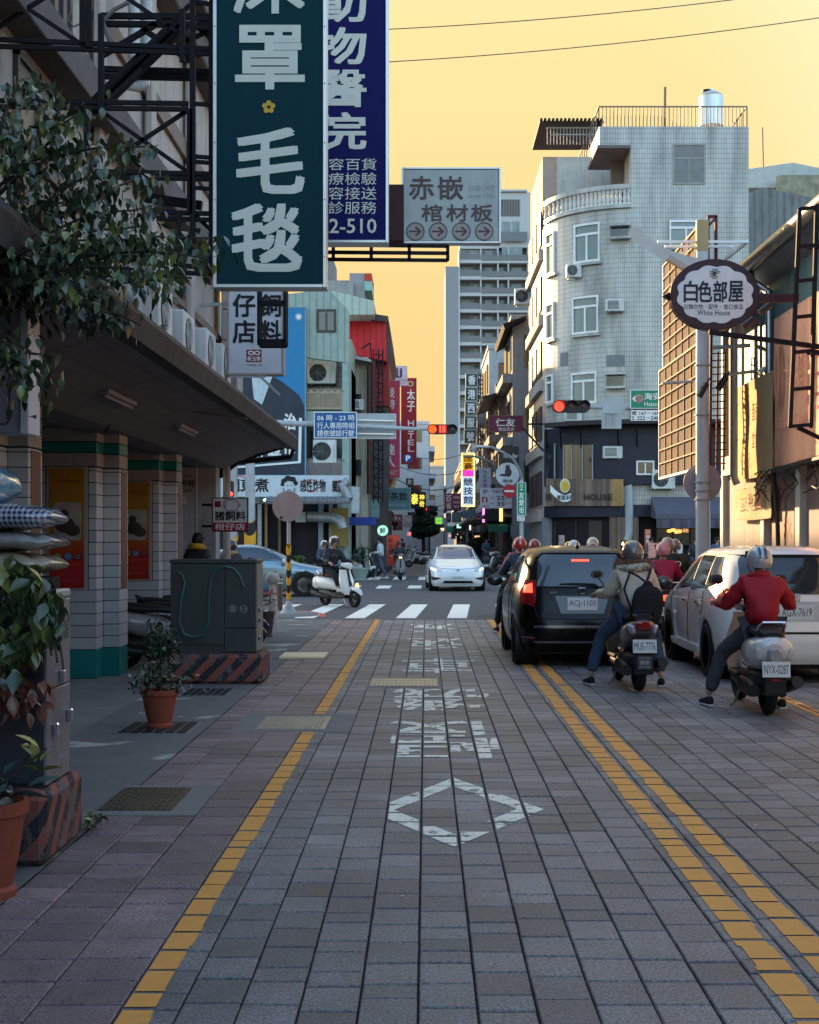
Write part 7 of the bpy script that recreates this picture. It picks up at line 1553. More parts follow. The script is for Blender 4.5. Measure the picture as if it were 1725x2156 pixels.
c1.panel('r', [(-.62, .50), (.62, .50), (.60, .535), (-.60, .535)], M('silver_trim', (.14, .15, .18), .25, .7), 'bumper_strip', .012, 16, 2); c1.panel('r', [(-.60, .31), (.60, .31), (.62, .335), (-.62, .335)], M('silver_trim', (.14, .15, .18)), 'bumper_strip', .012, 16, 2)
plate(c1.t, c1.pt('r', 0, .80, .022), .38, .16, 'ACJ-1103', tilt=-.1)
e = MB(); y_ = c1.pt('r', 0, .965, .02).y
e.tube([(-.045, y_, 1.0), (-.035, y_, .93), (.035, y_, .93), (.045, y_, 1.0), (-.045, y_, 1.0)], .006, 5).tube([(-.022, y_, .995), (-.018, y_, .94)], .006, 5).tube([(.022, y_, .995), (.018, y_, .94)], .006, 5).tube([(-.02, y_, .965), (.02, y_, .965)], .006, 5); e.build('emblem', chrome, c1.t)
q = MB(); fit(q, 'FIT', (-.40, c1.pt('r', -.36, .94, .012).y, .93), (.09, 0, 0), (0, 0, .022), .01); q.build('badge', chrome, c1.t)
MB().tube([c1.pt('r', .22, 1.0, .03), c1.pt('r', .16, 1.045, .03), c1.pt('r', -.10, 1.055, .03), c1.pt('r', -.28, 1.05, .02)], [.016, .014, .011, .008], 6).build('rear_wiper', black_plastic, c1.t)
MB().tube([(0, -1.30, 1.51), (0, -1.36, 1.60)], [.012, .004], 6).ell((0, -1.3, 1.525), (.03, .05, .02)).build('roof_antenna', black_plastic, c1.t)
for s_ in 'LR':
    c1.panel(s_, [(-1.35, 1.05), (-.62, 1.0), (-.62, 1.40), (-1.05, 1.40)], glass, 'side_window', .006); c1.panel(s_, [(-.56, 1.0), (.35, .98), (.2, 1.38), (-.56, 1.40)], glass, 'side_window', .006)
    c1.line(s_, [(-.6, .35), (-.6, .98)], .004, seam, 'door_gap'); c1.line(s_, [(-1.05, .62), (-1.2, .98)], .004, seam, 'door_gap')
for s_ in (-1, 1): mirror(c1, s_, .72, 1.03, pblack, .97)
# --- white wagon
wag_tab = [(.22, -2.15, 2.0, .80, 6), (.30, -2.22, 2.08, .84, 6), (.50, -2.25, 2.12, .85, 6.5), (.62, -2.22, 2.1, .852, 6.5), (.80, -2.17, 2.0, .85, 6.5), (.93, -2.14, 1.6, .835, 6), (1.02, -2.11, 1.25, .81, 6), (1.15, -2.04, .95, .765, 5.5), (1.30, -1.95, .66, .71, 5.5), (1.42, -1.85, .42, .655, 5), (1.49, -1.78, .22, .60, 4.5), (1.52, -1.6, .02, .50, 4), (1.535, -1.2, -.4, .25, 3)]
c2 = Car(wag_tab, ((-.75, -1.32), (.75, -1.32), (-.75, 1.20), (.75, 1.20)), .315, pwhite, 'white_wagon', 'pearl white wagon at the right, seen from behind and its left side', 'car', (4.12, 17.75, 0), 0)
c2.panel('r', [(-.60, 1.0), (.60, 1.0), (.57, 1.38), (.50, 1.44), (-.50, 1.44), (-.57, 1.38)], glass, 'rear_window', .008, 16, 10)
c2.panel('r', [(-.62, 1.44), (.62, 1.44), (.58, 1.475), (-.58, 1.475)], pwhite, 'roof_spoiler', .05, 16, 2)
c2.panel('r', [(-.40, .70), (.40, .70), (.36, .92), (-.36, .92)], M('paint_recess', (.46, .47, .46), .4), 'plate_recess', .004)
for s_ in (-1, 1):
    c2.panel('r', [(s_*.54, 1.04), (s_*.72, 1.06), (s_*.79, .98), (s_*.80, .86), (s_*.48, .80), (s_*.48, .84)], redlens, 'tail_lamp', .016, 10, 8)
    c2.panel('r', [(s_*.58, 1.02), (s_*.72, 1.03), (s_*.74, 1.0), (s_*.58, .985)], M('red_glow_soft', (.9, .12, .10), .4, var=0, emit=.5), 'brake_light', .024, 6, 3)
    c2.panel('r', [(s_*.58, .96), (s_*.75, .97), (s_*.76, .94), (s_*.58, .925)], M('pale_lens', (.6, .25, .25), .2, coat=1), 'lamp_strip', .024, 6, 3)
    c2.panel('r', [(s_*.60, .26), (s_*.80, .26), (s_*.80, .42), (s_*.66, .36)], black_plastic, 'bumper_vent', .012, 6, 4)
    mirror(c2, s_, .72, 1.05, M('mirror_dark', (.03, .03, .035), .3), .98)
c2.panel('r', [(-.62, .56), (.62, .56), (.62, .585), (-.62, .585)], seam, 'panel_gap', .004, 12, 2)
plate(c2.t, c2.pt('r', 0, .80, .02), .38, .16, 'AGX-7619')
e = MB(); y_ = c2.pt('r', 0, .965, .02).y; e.tube([(-.05, y_, 1.0), (-.04, y_, .925), (.04, y_, .925), (.05, y_, 1.0), (-.05, y_, 1.0)], .007, 5).tube([(-.024, y_, .995), (-.02, y_, .935)], .007, 5).tube([(.024, y_, .995), (.02, y_, .935)], .007, 5).tube([(-.02, y_, .965), (.02, y_, .965)], .006, 5); e.build('emblem', chrome, c2.t)
for s_ in 'LR':
    c2.panel(s_, [(-1.75, 1.12), (-1.12, 1.03), (-1.08, 1.41), (-1.45, 1.41)], M('quarter_glass', (.05, .05, .05), .05, spec=1), 'quarter_window', .006); c2.panel(s_, [(-1.06, 1.02), (-.30, .99), (-.30, 1.42), (-1.02, 1.42)], glass, 'side_window', .006); c2.panel(s_, [(-.24, .99), (.75, .97), (.28, 1.38), (-.24, 1.41)], glass, 'side_window', .006)
    c2.line(s_, [(-.27, .33), (-.27, .98)], .004, seam, 'door_gap'); c2.line(s_, [(-1.05, .72), (-1.15, .8), (-1.12, 1.0)], .004, seam, 'door_gap'); c2.line(s_, [(.95, .33), (.9, .95)], .004, seam, 'door_gap')
    c2.line(s_, [(-1.7, .90), (.9, .86)], .006, pwhite, 'crease', -.001)
    for y in (-.98, -.16): c2.panel(s_, [(y, .845), (y+.17, .845), (y+.17, .87), (y, .87)], chrome, 'door_handle', .03, 4, 2)
    c2.panel(s_, [(-.95, .25), (.85, .25), (.85, .34), (-.95, .34)], pwhite, 'side_skirt', .03, 12, 3)
# --- white electric sedan, front view
tes = [(.16, -2.2, 2.18, .84, 5), (.26, -2.3, 2.28, .91, 4.5), (.45, -2.33, 2.33, .93, 4), (.62, -2.33, 2.28, .935, 4), (.74, -2.3, 2.12, .925, 3.8), (.84, -2.2, 1.75, .90, 3.8), (.93, -2.05, 1.30, .86, 4), (1.02, -1.8, 1.0, .80, 4), (1.15, -1.5, .78, .73, 4), (1.28, -1.15, .55, .66, 4), (1.38, -.85, .32, .59, 3.6), (1.44, -.55, .1, .50, 3), (1.46, -.3, -.1, .30, 3)]
pw2 = paintm('paint_solid_white', (.66, .70, .69), 0, .25)
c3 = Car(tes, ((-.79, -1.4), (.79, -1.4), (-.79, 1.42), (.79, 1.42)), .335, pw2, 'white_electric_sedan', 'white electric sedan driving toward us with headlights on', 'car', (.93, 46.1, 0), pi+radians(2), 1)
c3.panel('f', [(-.70, .965), (.70, .965), (.60, 1.36), (.50, 1.40), (-.50, 1.40), (-.60, 1.36)], M('windscreen', (.07, .07, .085), .05, spec=1, var=0), 'windscreen', .008, 16, 10)
hl = M('headlamp_on', (.80, .95, 1), .3, var=0, emit=3.5)
for s_ in (-1, 1):
    c3.panel('f', [(s_*.50, .66), (s_*.83, .80), (s_*.88, .70), (s_*.80, .63), (s_*.55, .62)], M('lamp_clear', (.35, .4, .42), .1, coat=1), 'headlight', .012, 10, 6)
    c3.panel('f', [(s_*.66, .68), (s_*.82, .755), (s_*.85, .69), (s_*.72, .645)], hl, 'lamp_glow', .022, 6, 4)
    c3.panel('f', [(s_*.50, .42), (s_*.82, .48), (s_*.82, .36), (s_*.76, .34)], black_plastic, 'air_intake', .010, 8, 4)
    mirror(c3, s_, .68, .98, black_plastic, 1.0)
    for k in 'LR': pass
c3.panel('f', [(-.48, .26), (.48, .26), (.44, .34), (-.44, .34)], black_plastic, 'lower_grille', .010, 12, 3)
c3.panel('f', [(-.56, .46), (.56, .46), (.46, .585), (-.46, .585)], M('nose_cover', (.62, .66, .65), .4, coat=.5), 'nose_panel', .003, 14, 5)
c3.line('f', [(-.8, .82), (-.55, .72), (0, .70), (.55, .72), (.8, .82)], .005, seam, 'hood_gap', .0)
MB().prism([(-.03, .70), (.03, .70), (0, .66)], 'y', 2.20, 2.33).build('emblem', black_plastic, c3.t)
plate(c3.t, c3.pt('f', 0, .42, .02), .36, .15, 'EAE-8791', yaw=pi)
for s_ in 'LR': c3.panel(s_, [(-1.3, 1.08), (-.1, .98), (-.1, 1.33), (-.8, 1.33)], glass, 'side_window', .006); c3.panel(s_, [(-.04, .98), (.75, .97), (.30, 1.30), (-.04, 1.33)], glass, 'side_window', .006)
# --- blue grey sedan crossing from the left
sed = [(.18, -2.1, 2.1, .80, 6), (.28, -2.2, 2.2, .85, 5.5), (.50, -2.25, 2.25, .87, 5), (.66, -2.25, 2.2, .87, 5), (.78, -2.22, 2.05, .865, 4.8), (.88, -2.15, 1.65, .85, 4.8), (.96, -2.0, 1.15, .83, 5), (1.05, -1.75, .95, .79, 5), (1.2, -1.4, .72, .73, 4.5), (1.34, -1.1, .42, .67, 4), (1.43, -.8, .12, .60, 4), (1.48, -.5, -.1, .45, 3)]
psed = paintm('paint_blue_grey', (.16, .26, .31), .5, .25)
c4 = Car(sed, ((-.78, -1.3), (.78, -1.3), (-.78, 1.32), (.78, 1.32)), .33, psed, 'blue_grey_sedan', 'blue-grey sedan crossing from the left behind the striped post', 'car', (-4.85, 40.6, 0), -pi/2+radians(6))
for s_ in 'LR':
    c4.panel(s_, [(-1.62, 1.03), (.95, .97), (.42, 1.34), (.1, 1.40), (-.75, 1.40), (-1.15, 1.30)], M('tinted_glass', (.02, .03, .05), .05, spec=1, var=0), 'side_window', .006, 16, 8)
    c4.line(s_, [(-.25, .3), (-.25, .95)], .004, seam, 'door_gap'); c4.line(s_, [(.92, .3), (.95, .95)], .004, seam, 'door_gap'); c4.line(s_, [(-2.1, .84), (1.9, .80)], .006, psed, 'crease', -.001)
    c4.panel(s_, [(1.72, .66), (2.05, .64), (1.95, .74), (1.7, .78)], M('lamp_clear', (.35, .4, .42)), 'headlight', .012, 6, 4)
c4.panel('f', [(-.7, .98), (.7, .98), (.55, 1.36), (-.55, 1.36)], glass, 'windscreen', .008)
for s_ in (-1, 1): mirror(c4, s_, .72, 1.0, M('mirror_pale', (.5, .55, .56), .3, coat=1), .97)
# ================================================================ SCOOTERS
def tor(mb, c, R, r, n=24, m=8, sx=1): mb.grid(lambda u, v: (c[0]+r*sx*sin(2*pi*v), c[1]+(R+r*cos(2*pi*v))*cos(2*pi*u), c[2]+(R+r*cos(2*pi*v))*sin(2*pi*u)), n, m)
def scooter(label, loc, rz, body, lens=redlens, seatm=black_plastic, ptxt=None, style=0, group=None, legs=None, lamp=None, lean=0, rack=True, name='motor_scooter'):
    t = thing(name, label, 'scooter', loc, rz, group, True)
    if lean: t.rotation_euler = (0, lean, rz)
    O = Vector()
    R = .215 if style else .225
    for y in (-.62, .62):
        w = bpy.data.objects.new('wheel', None); COL.objects.link(w); w.parent = t; w.location = (0, y, R); w.empty_display_size = .05
        q = MB(); tor(q, (0, 0, 0), R-.05, .052, 24, 8, 1.05); q.build('tyre', rubber, w, off=O)
        q = MB(); tor(q, (0, 0, 0), R-.10, .015, 20, 6); q.lathe([(.045, -.05), (.045, .05)], (0, 0, 0), 12, axis='x')
        for k in range(5): a = 2*pi*k/5; q.bar((0, cos(a)*.04, sin(a)*.04), (0, cos(a)*(R-.1), sin(a)*(R-.1)), .025)
        q.build('rim', M('rim_dark', (.04, .04, .045)), w, off=O)
    # rear body
    if style == 0:   # rounded retro tail
        MB().loft([(-.90, .62, .07, .05, 2.2), (-.86, .61, .16, .11, 2.3), (-.74, .58, .205, .155, 2.5), (-.52, .56, .21, .165, 2.6), (-.25, .54, .18, .15, 2.6), (-.05, .50, .13, .12, 2.6), (.0, .48, .10, .1, 2.6)], 24, m=4).build('tail_body', body, t)
        MB().loft([(-.82, .735, .09, .03, 2.5), (-.70, .76, .145, .045, 2.6), (-.40, .775, .155, .05, 2.6), (-.15, .76, .12, .045, 2.6), (.0, .73, .07, .03, 2.6)], 20, m=4).build('seat', seatm, t)
    else:            # slimmer sporty tail
        MB().loft([(-.95, .70, .05, .04, 2.2), (-.90, .69, .11, .08, 2.3), (-.75, .65, .165, .12, 2.5), (-.50, .58, .19, .15, 2.6), (-.22, .52, .17, .15, 2.6), (-.02, .46, .12, .12, 2.6)], 24, m=4).build('tail_body', body, t)
        MB().loft([(-.86, .79, .08, .03, 2.5), (-.72, .80, .14, .045, 2.6), (-.42, .77, .15, .05, 2.6), (-.15, .75, .12, .045, 2.6), (.0, .72, .06, .03, 2.6)], 20, m=4).build('seat', seatm, t)
    MB().loft([(-.86, .33, .07, .05, 2.5), (-.7, .33, .15, .10, 2.8), (-.35, .31, .17, .11, 3), (.0, .26, .15, .07, 3), (.40, .26, .14, .05, 3)], 20, m=3).build('engine_cover', black_plastic, t)
    MB().box(-.17, .17, -.05, .40, .30, .345, .015).build('floorboard', black_plastic, t)
    # front shield: wide curved panel sloping back at the top
    def sh(u, v, o=0):
        a = (u-.5)*2; z = .30+.60*v; w = .15+.06*sin(pi*min(v*1.1, 1)); y = .50-.17*v-.11*abs(a)**2.2
        return (a*w, y+o, z)
    q = MB(); q.grid(lambda u, v: sh(1-u, v), 16, 14); q.grid(lambda u, v: sh(u, v, -.035), 16, 14)
    n_ = 14
    for s_ in (0, 1): q.grid(lambda u, v: sh(s_, v, -.035*u), 1, 14)
    q.build('front_shield', body, t)
    MB().loft([(.36, .30, .02, .03, 2), (.45, .40, .06, .07, 2.4), (.62, .445, .075, .06, 2.6), (.80, .40, .07, .05, 2.5), (.89, .32, .04, .03, 2)], 16, m=4).build('front_fender', body, t)
    q = MB(); 
    for s_ in (-1, 1): q.tube([(s_*.07, .62, R), (s_*.07, .56, .45)], .02, 6)
    q.tube([(0, .44, .5), (0, .30, .96)], .035, 8); q.build('fork', black_plastic, t)
    MB().loft([(.16, 1.0, .10, .03, 2.5), (.24, 1.01, .16, .055, 2.6), (.34, 1.0, .13, .07, 2.4), (.42, .98, .08, .07, 2.1), (.44, .975, .04, .04, 2)], 18, m=3).build('handlebar_cover', body, t)
    MB().lathe([(.075, 0), (.06, .018), (.001, .028)], (0, .42, .975), 16, axis='y').xf(Matrix.Translation((0, .84, 0)) @ Matrix.Diagonal((1, -1, 1, 1)) @ Matrix.Translation((0, 0, 0))).xf(Matrix.Translation((0, .42-.42, 0))).build('headlight', lamp or M('lamp_clear', (.35, .4, .42)), t)
    for s_ in (-1, 1):
        MB().tube([(s_*.12, .24, 1.0), (s_*.24, .20, 1.01), (s_*.34, .15, 1.0)], [.02, .018, .022], 8).build('grip', rubber, t)
        MB().tube([(s_*.22, .26, 1.02), (s_*.33, .24, 1.0)], .006, 5).build('brake_lever', alu, t)
        MB().tube([(s_*.20, .22, 1.03), (s_*.25, .23, 1.12), (s_*.30, .24, 1.19)], .007, 6).build('mirror_stem', black_plastic, t)
        mo = MB().loft([(-.02, 0, .02, .02, 2), (-.012, 0, .068, .048, 2.6), (.02, 0, .06, .04, 2.4), (.03, 0, .02, .02, 2)], 16, m=2).xf(Matrix.Translation((s_*.31, .24, 1.22))).build('mirror', black_plastic, t)
        MB().loft([(-.016, 0, .06, .042, 2.6), (-.014, 0, .06, .042, 2.6)], 16).xf(Matrix.Translation((s_*.31, .239, 1.22))).build('mirror_glass', M('mirror_glass', (.4, .42, .45), .05, 1, var=0), mo)
    # rear end
    if style == 0:
        MB().loft([(-.935, .565, .045, .055, 3), (-.905, .565, .07, .075, 3.2), (-.85, .57, .075, .08, 3)], 16).build('tail_lamp', lens, t)
        for s_ in (-1, 1):
            MB().loft([(-.885, 0, .012, .04, 2.5), (-.87, 0, .035, .06, 2.8), (-.80, 0, .035, .06, 2.8)], 12).xf(Matrix.Translation((s_*.135, 0, .58)) @ Matrix.Rotation(s_*.15, 4, 'Y')).build('indicator', M('indicator_clear', (.42, .42, .42), .1, coat=1), t)
    else:
        MB().loft([(-.985, .72, .05, .03, 2.6), (-.96, .71, .085, .05, 2.8), (-.88, .70, .10, .055, 2.8)], 16).build('tail_lamp', lens, t)
        for s_ in (-1, 1): MB().loft([(-.95, 0, .01, .03, 2.2), (-.91, 0, .03, .055, 2.5), (-.80, 0, .03, .06, 2.8)], 12).xf(Matrix.Translation((s_*.115, 0, .67)) @ Matrix.Rotation(s_*.3, 4, 'Y')).build('indicator', M('indicator_clear', (.42, .42, .42)), t)
    MB().box(-.10, .10, -.93, -.90, .20, .48, .01).build('mud_flap', black_plastic, t); MB().box(-.04, .04, -.945, -.931, .335, .36, .003).build('reflector', redlens, t)
    if ptxt: plate(t, Vector((0, -.955, .445 if style == 0 else .50)), .25, .14, ptxt, tilt=-.12)
    if rack: MB().tube([(-.11, -.66, .72), (-.12, -.80, .83), (-.10, -.87, .86), (.10, -.87, .86), (.12, -.80, .83), (.11, -.66, .72)], .012, 8).build('grab_rail', chrome if style == 0 else black_metal, t)
    MB().tube([(.12, -.25, .22), (.17, -.5, .24), (.19, -.62, .27), (.20, -.92, .33)], [.03, .055, .065, .055], 10).build('exhaust', M('exhaust_dark', (.03, .03, .03), .4, .5), t)
    MB().loft([(-.75, .24, .05, .06, 2.6), (-.60, .25, .06, .09, 2.8), (-.25, .25, .06, .08, 2.8)], 12).xf(Matrix.Translation((-.14, 0, 0))).build('gear_case', black_plastic, t)
    MB().tube([(-.12, -.1, .28), (-.18, -.02, .05), (-.22, 0, .01)], .012, 6).build('side_stand', alu, t)
    return t
silver = paintm('paint_silver', (.56, .57, .56), .15, .3); darks = paintm('paint_graphite', (.03, .03, .035), .4, .3); redp = paintm('paint_dark_red', (.14, .01, .012), .3, .3); pink_p = paintm('paint_scooter_white', (.60, .62, .60), 0, .3)
sc1 = scooter('silver rounded scooter nearest at right, under the rider in the red jacket', (3.15, 13.48, 0), radians(-1), silver, lens=M('clear_lens', (.30, .28, .28), .12, coat=1), ptxt='NYX-0287', style=0)
sc2 = scooter('dark scooter with red tail lamp under the rider in the white puffer jacket', (2.24, 15.5, 0), radians(2), M('graphite_white_mix', (.12, .12, .13), .3, .2, coat=.6), ptxt='MUE-7776', style=1)
q = MB(); q.box(-.075, .075, -.962, -.958, .26, .40, .002); sp = q.build('dealer_plate', M('dealer_grey', (.07, .07, .075), .5), sc2)
q = MB(); fit(q, '勝藤', (-.05, -.9635, .31), (.10, 0, 0), (0, 0, .045), .012); fit(q, 'MOTO', (-.055, -.9635, .37), (.11, 0, 0), (0, 0, .015)); fit(q, '06-2211968', (-.055, -.9635, .28), (.11, 0, 0), (0, 0, .015)); q.build('lettering', M('pale_print', (.4, .4, .42)), sp)
sc3 = scooter('dark red scooter with glowing tail lamp between the two cars', (3.78, 22.6, 0), radians(-2), redp, lens=M('tail_glow', (1, .12, .04), .4, var=0, emit=1), ptxt='MXU-9239', style=1)
# crossing white scooter: heads toward lower right
sc4 = scooter('white retro scooter turning across the zebra crossing at left', (-2.08, 33.9, 0), radians(-90-52), pink_p, style=0, lamp=chrome, seatm=M('seat_tan', (.16, .08, .06), .6))
MB().loft([(.0, 0, .03, .05, 2.4), (.05, 0, .04, .06, 2.4)], 12).xf(Matrix.Translation((-.19, .42, .52))).build('indicator_lit', M('amber_lit', (1, .5, .15), .5, var=0, emit=1.6), sc4)
q = MB(); q.tube([(-.035, .535, .60), (-.035, .545, .53), (0, .55, .505), (.035, .545, .53), (.035, .535, .60)], .012, 6); q.build('round_mark', blacktxt, sc4)
MB().loft([(-.95, .62, .02, .03, 2.5), (-.92, .61, .17, .15, 3), (-.66, .60, .18, .16, 3), (-.62, .6, .1, .1, 3)], 20, m=3).xf(Matrix.Translation((0, -.04, -.04))).build('rear_box', pink_p, sc4)
sc5 = scooter('scooter with a glaring headlight coming out of the far street', (-1.05, 57.0, 0), pi+radians(4), M('far_scooter_grey', (.12, .11, .11), .4, coat=.5), style=1, lamp=M('headlamp_warm', (1, .70, .35), .3, var=0, emit=30))
sc6 = scooter('dark scooter ridden alongside the black hatchback on its left', (1.60, 24.3, 0), radians(2), darks, style=1, ptxt='MKT-2217')
sc7 = scooter('dark scooter of the second rider waiting left of the hatchback front', (2.12, 27.6, 0), radians(0), darks, style=0)
sc8 = scooter('pale scooter waiting behind the white crossing scooter', (-3.15, 45.5, 0), radians(-140), pink_p, style=1)
# parked under the arcade
for i, (x, y, a, m_, st, lb_) in enumerate(((-3.15, 17.6, 80, M('red_white_panel', (.30, .30, .31), .3, coat=.6), 1, 'white and red scooter parked nearest the arcade column, behind the wide cabinet'), (-3.05, 19.0, 75, darks, 1, 'black scooter parked behind the red and white one in the arcade'), (-3.2, 20.6, 78, M('navy_scooter', (.012, .02, .09), .4, coat=.5), 0, 'dark blue covered scooter parked farthest in under the arcade'))):
    s_ = scooter(lb_, (x, y, 0), radians(-a), m_, style=st, group='scooters parked under the left arcade', lean=.12)
MB().loft([(-.3, 0, .02, .02, 2), (-.2, .05, .2, .1, 2.4), (0, .07, .24, .13, 2.4), (.22, .02, .18, .09, 2.4), (.3, -.02, .02, .02, 2)], 18, m=3).xf(Matrix.Translation((-3.2, 19.1, 1.08))).solo('rain_cover', M('cover_navy', (.012, .02, .10), .6, var=.3), 'bunched dark blue rain cape lying on a parked scooter', 'rain cape')
# parked rows by the far corners
R_ = random.Random(21)
pc = [darks, M('far_scooter_grey', (.12, .11, .11)), pink_p, redp]
pr1 = [scooter('x', (0, -50, 0), 0, m_, style=i % 2) for i, m_ in enumerate(pc)]
rowpos = []
for i in range(10): rowpos.append((3.35+R_.uniform(-.15, .15)+(i > 5)*.3, 60.5+i*1.35, radians(62+R_.uniform(-10, 10))))
for i in range(5): rowpos.append((-2.95+R_.uniform(-.1, .2), 60+i*1.1, radians(-60+R_.uniform(-12, 12))))
for i in range(5): rowpos.append((10.2+i*.75, 52+R_.uniform(-.5, .5), radians(R_.uniform(150, 200))))
rowpos += [(-.9, 92, radians(80)), (-.4, 84, radians(100))]
where = ['%s in the row parked at the right corner of the far street' % w for w in ('nearest scooter', 'second scooter', 'third scooter', 'fourth scooter', 'fifth scooter', 'sixth scooter', 'seventh scooter', 'eighth scooter', 'ninth scooter', 'tenth and farthest scooter')]
where += ['%s parked at the left corner by the potted plants' % w for w in ('nearest scooter', 'second scooter', 'third scooter', 'fourth scooter', 'fifth scooter')]
where += ['%s parked before the lit shopfront at right' % w for w in ('leftmost scooter', 'second scooter from the left', 'middle scooter', 'fourth scooter from the left', 'rightmost scooter')]+['pale scooter side-on in the far street beyond the headlight', 'lone scooter side-on in the far street nearer than the pale one']
for i, (x, y, a) in enumerate(rowpos):
    src = pr1[i % 4] if i < 20 else pr1[2]
    o = src if src.location.y < -40 else copy_tree(src)
    if o is src and any(0 for _ in ()): pass
    o.location = (x, y, 0); o.rotation_euler = (0, .1, a); o['label'] = where[i]; o['group'] = 'scooters parked around the junction'
# ================================================================ PEOPLE
from mathutils import noise as mnoise
skinm = M('skin', (.42, .24, .17), .55, var=.05); hairm = M('hair_black', (.012, .010, .010), .5)
def displaced(vs, fs, mode, amp):
    nm = [Vector() for _ in vs]
    for f in fs:
        a, b, c = vs[f[0]], vs[f[1]], vs[f[2]]; n = (b-a).cross(c-a)
        for i in f: nm[i] += n
    out = []
    for v, n in zip(vs, nm):
        n = n.normalized() if n.length > 0 else n
        d = amp*(abs(sin(v.z*42+v.x*3))**.6-.5) if mode == 'puff' else amp*mnoise.noise(v*9+Vector((3, 1, 7)))+amp*.5*sin(v.z*60+v.x*20+4*mnoise.noise(v*6))
        out.append(v+n*d)
    return out
def cloth(parent, name, mat, pts, rad, edges, mode='wrinkle', amp=.006, root=0, sub=2):
    vs, fs = skin(pts, rad, edges, sub, root); vs = displaced(vs, fs, mode, amp)
    return MB().add(vs, fs, 0, True).build(name, mat, parent, off=Vector())
def hand(pts, rad, edges, w, el, curl=-.02):
    """palm, four bent fingers and a thumb grown from wrist node index w, pointing away from elbow el"""
    W, E = Vector(pts[w]), Vector(pts[el]); d = (W-E).normalized(); s = d.cross(Vector((0, 0, 1))).normalized() if abs(d.z) < .9 else Vector((1, 0, 0)); up = s.cross(d)
    p = len(pts); pts.append(W+d*.055); rad.append((.032, .022)); edges.append((w, p))
    for k, L_ in enumerate((.042, .05, .046, .036)):
        a = len(pts); b_ = W+d*.085+s*(k-1.5)*.018; pts += [b_, b_+d*L_*.6+up*curl, b_+d*L_*.7+up*curl*2.6]; rad += [.0095, .0085, .007]; edges += [(p, a), (a, a+1), (a+1, a+2)]
    a = len(pts); b_ = W+d*.045-s*.034; pts += [b_, b_+d*.03-s*.012+up*curl*.6]; rad += [.011, .009]; edges += [(p, a), (a, a+1)]
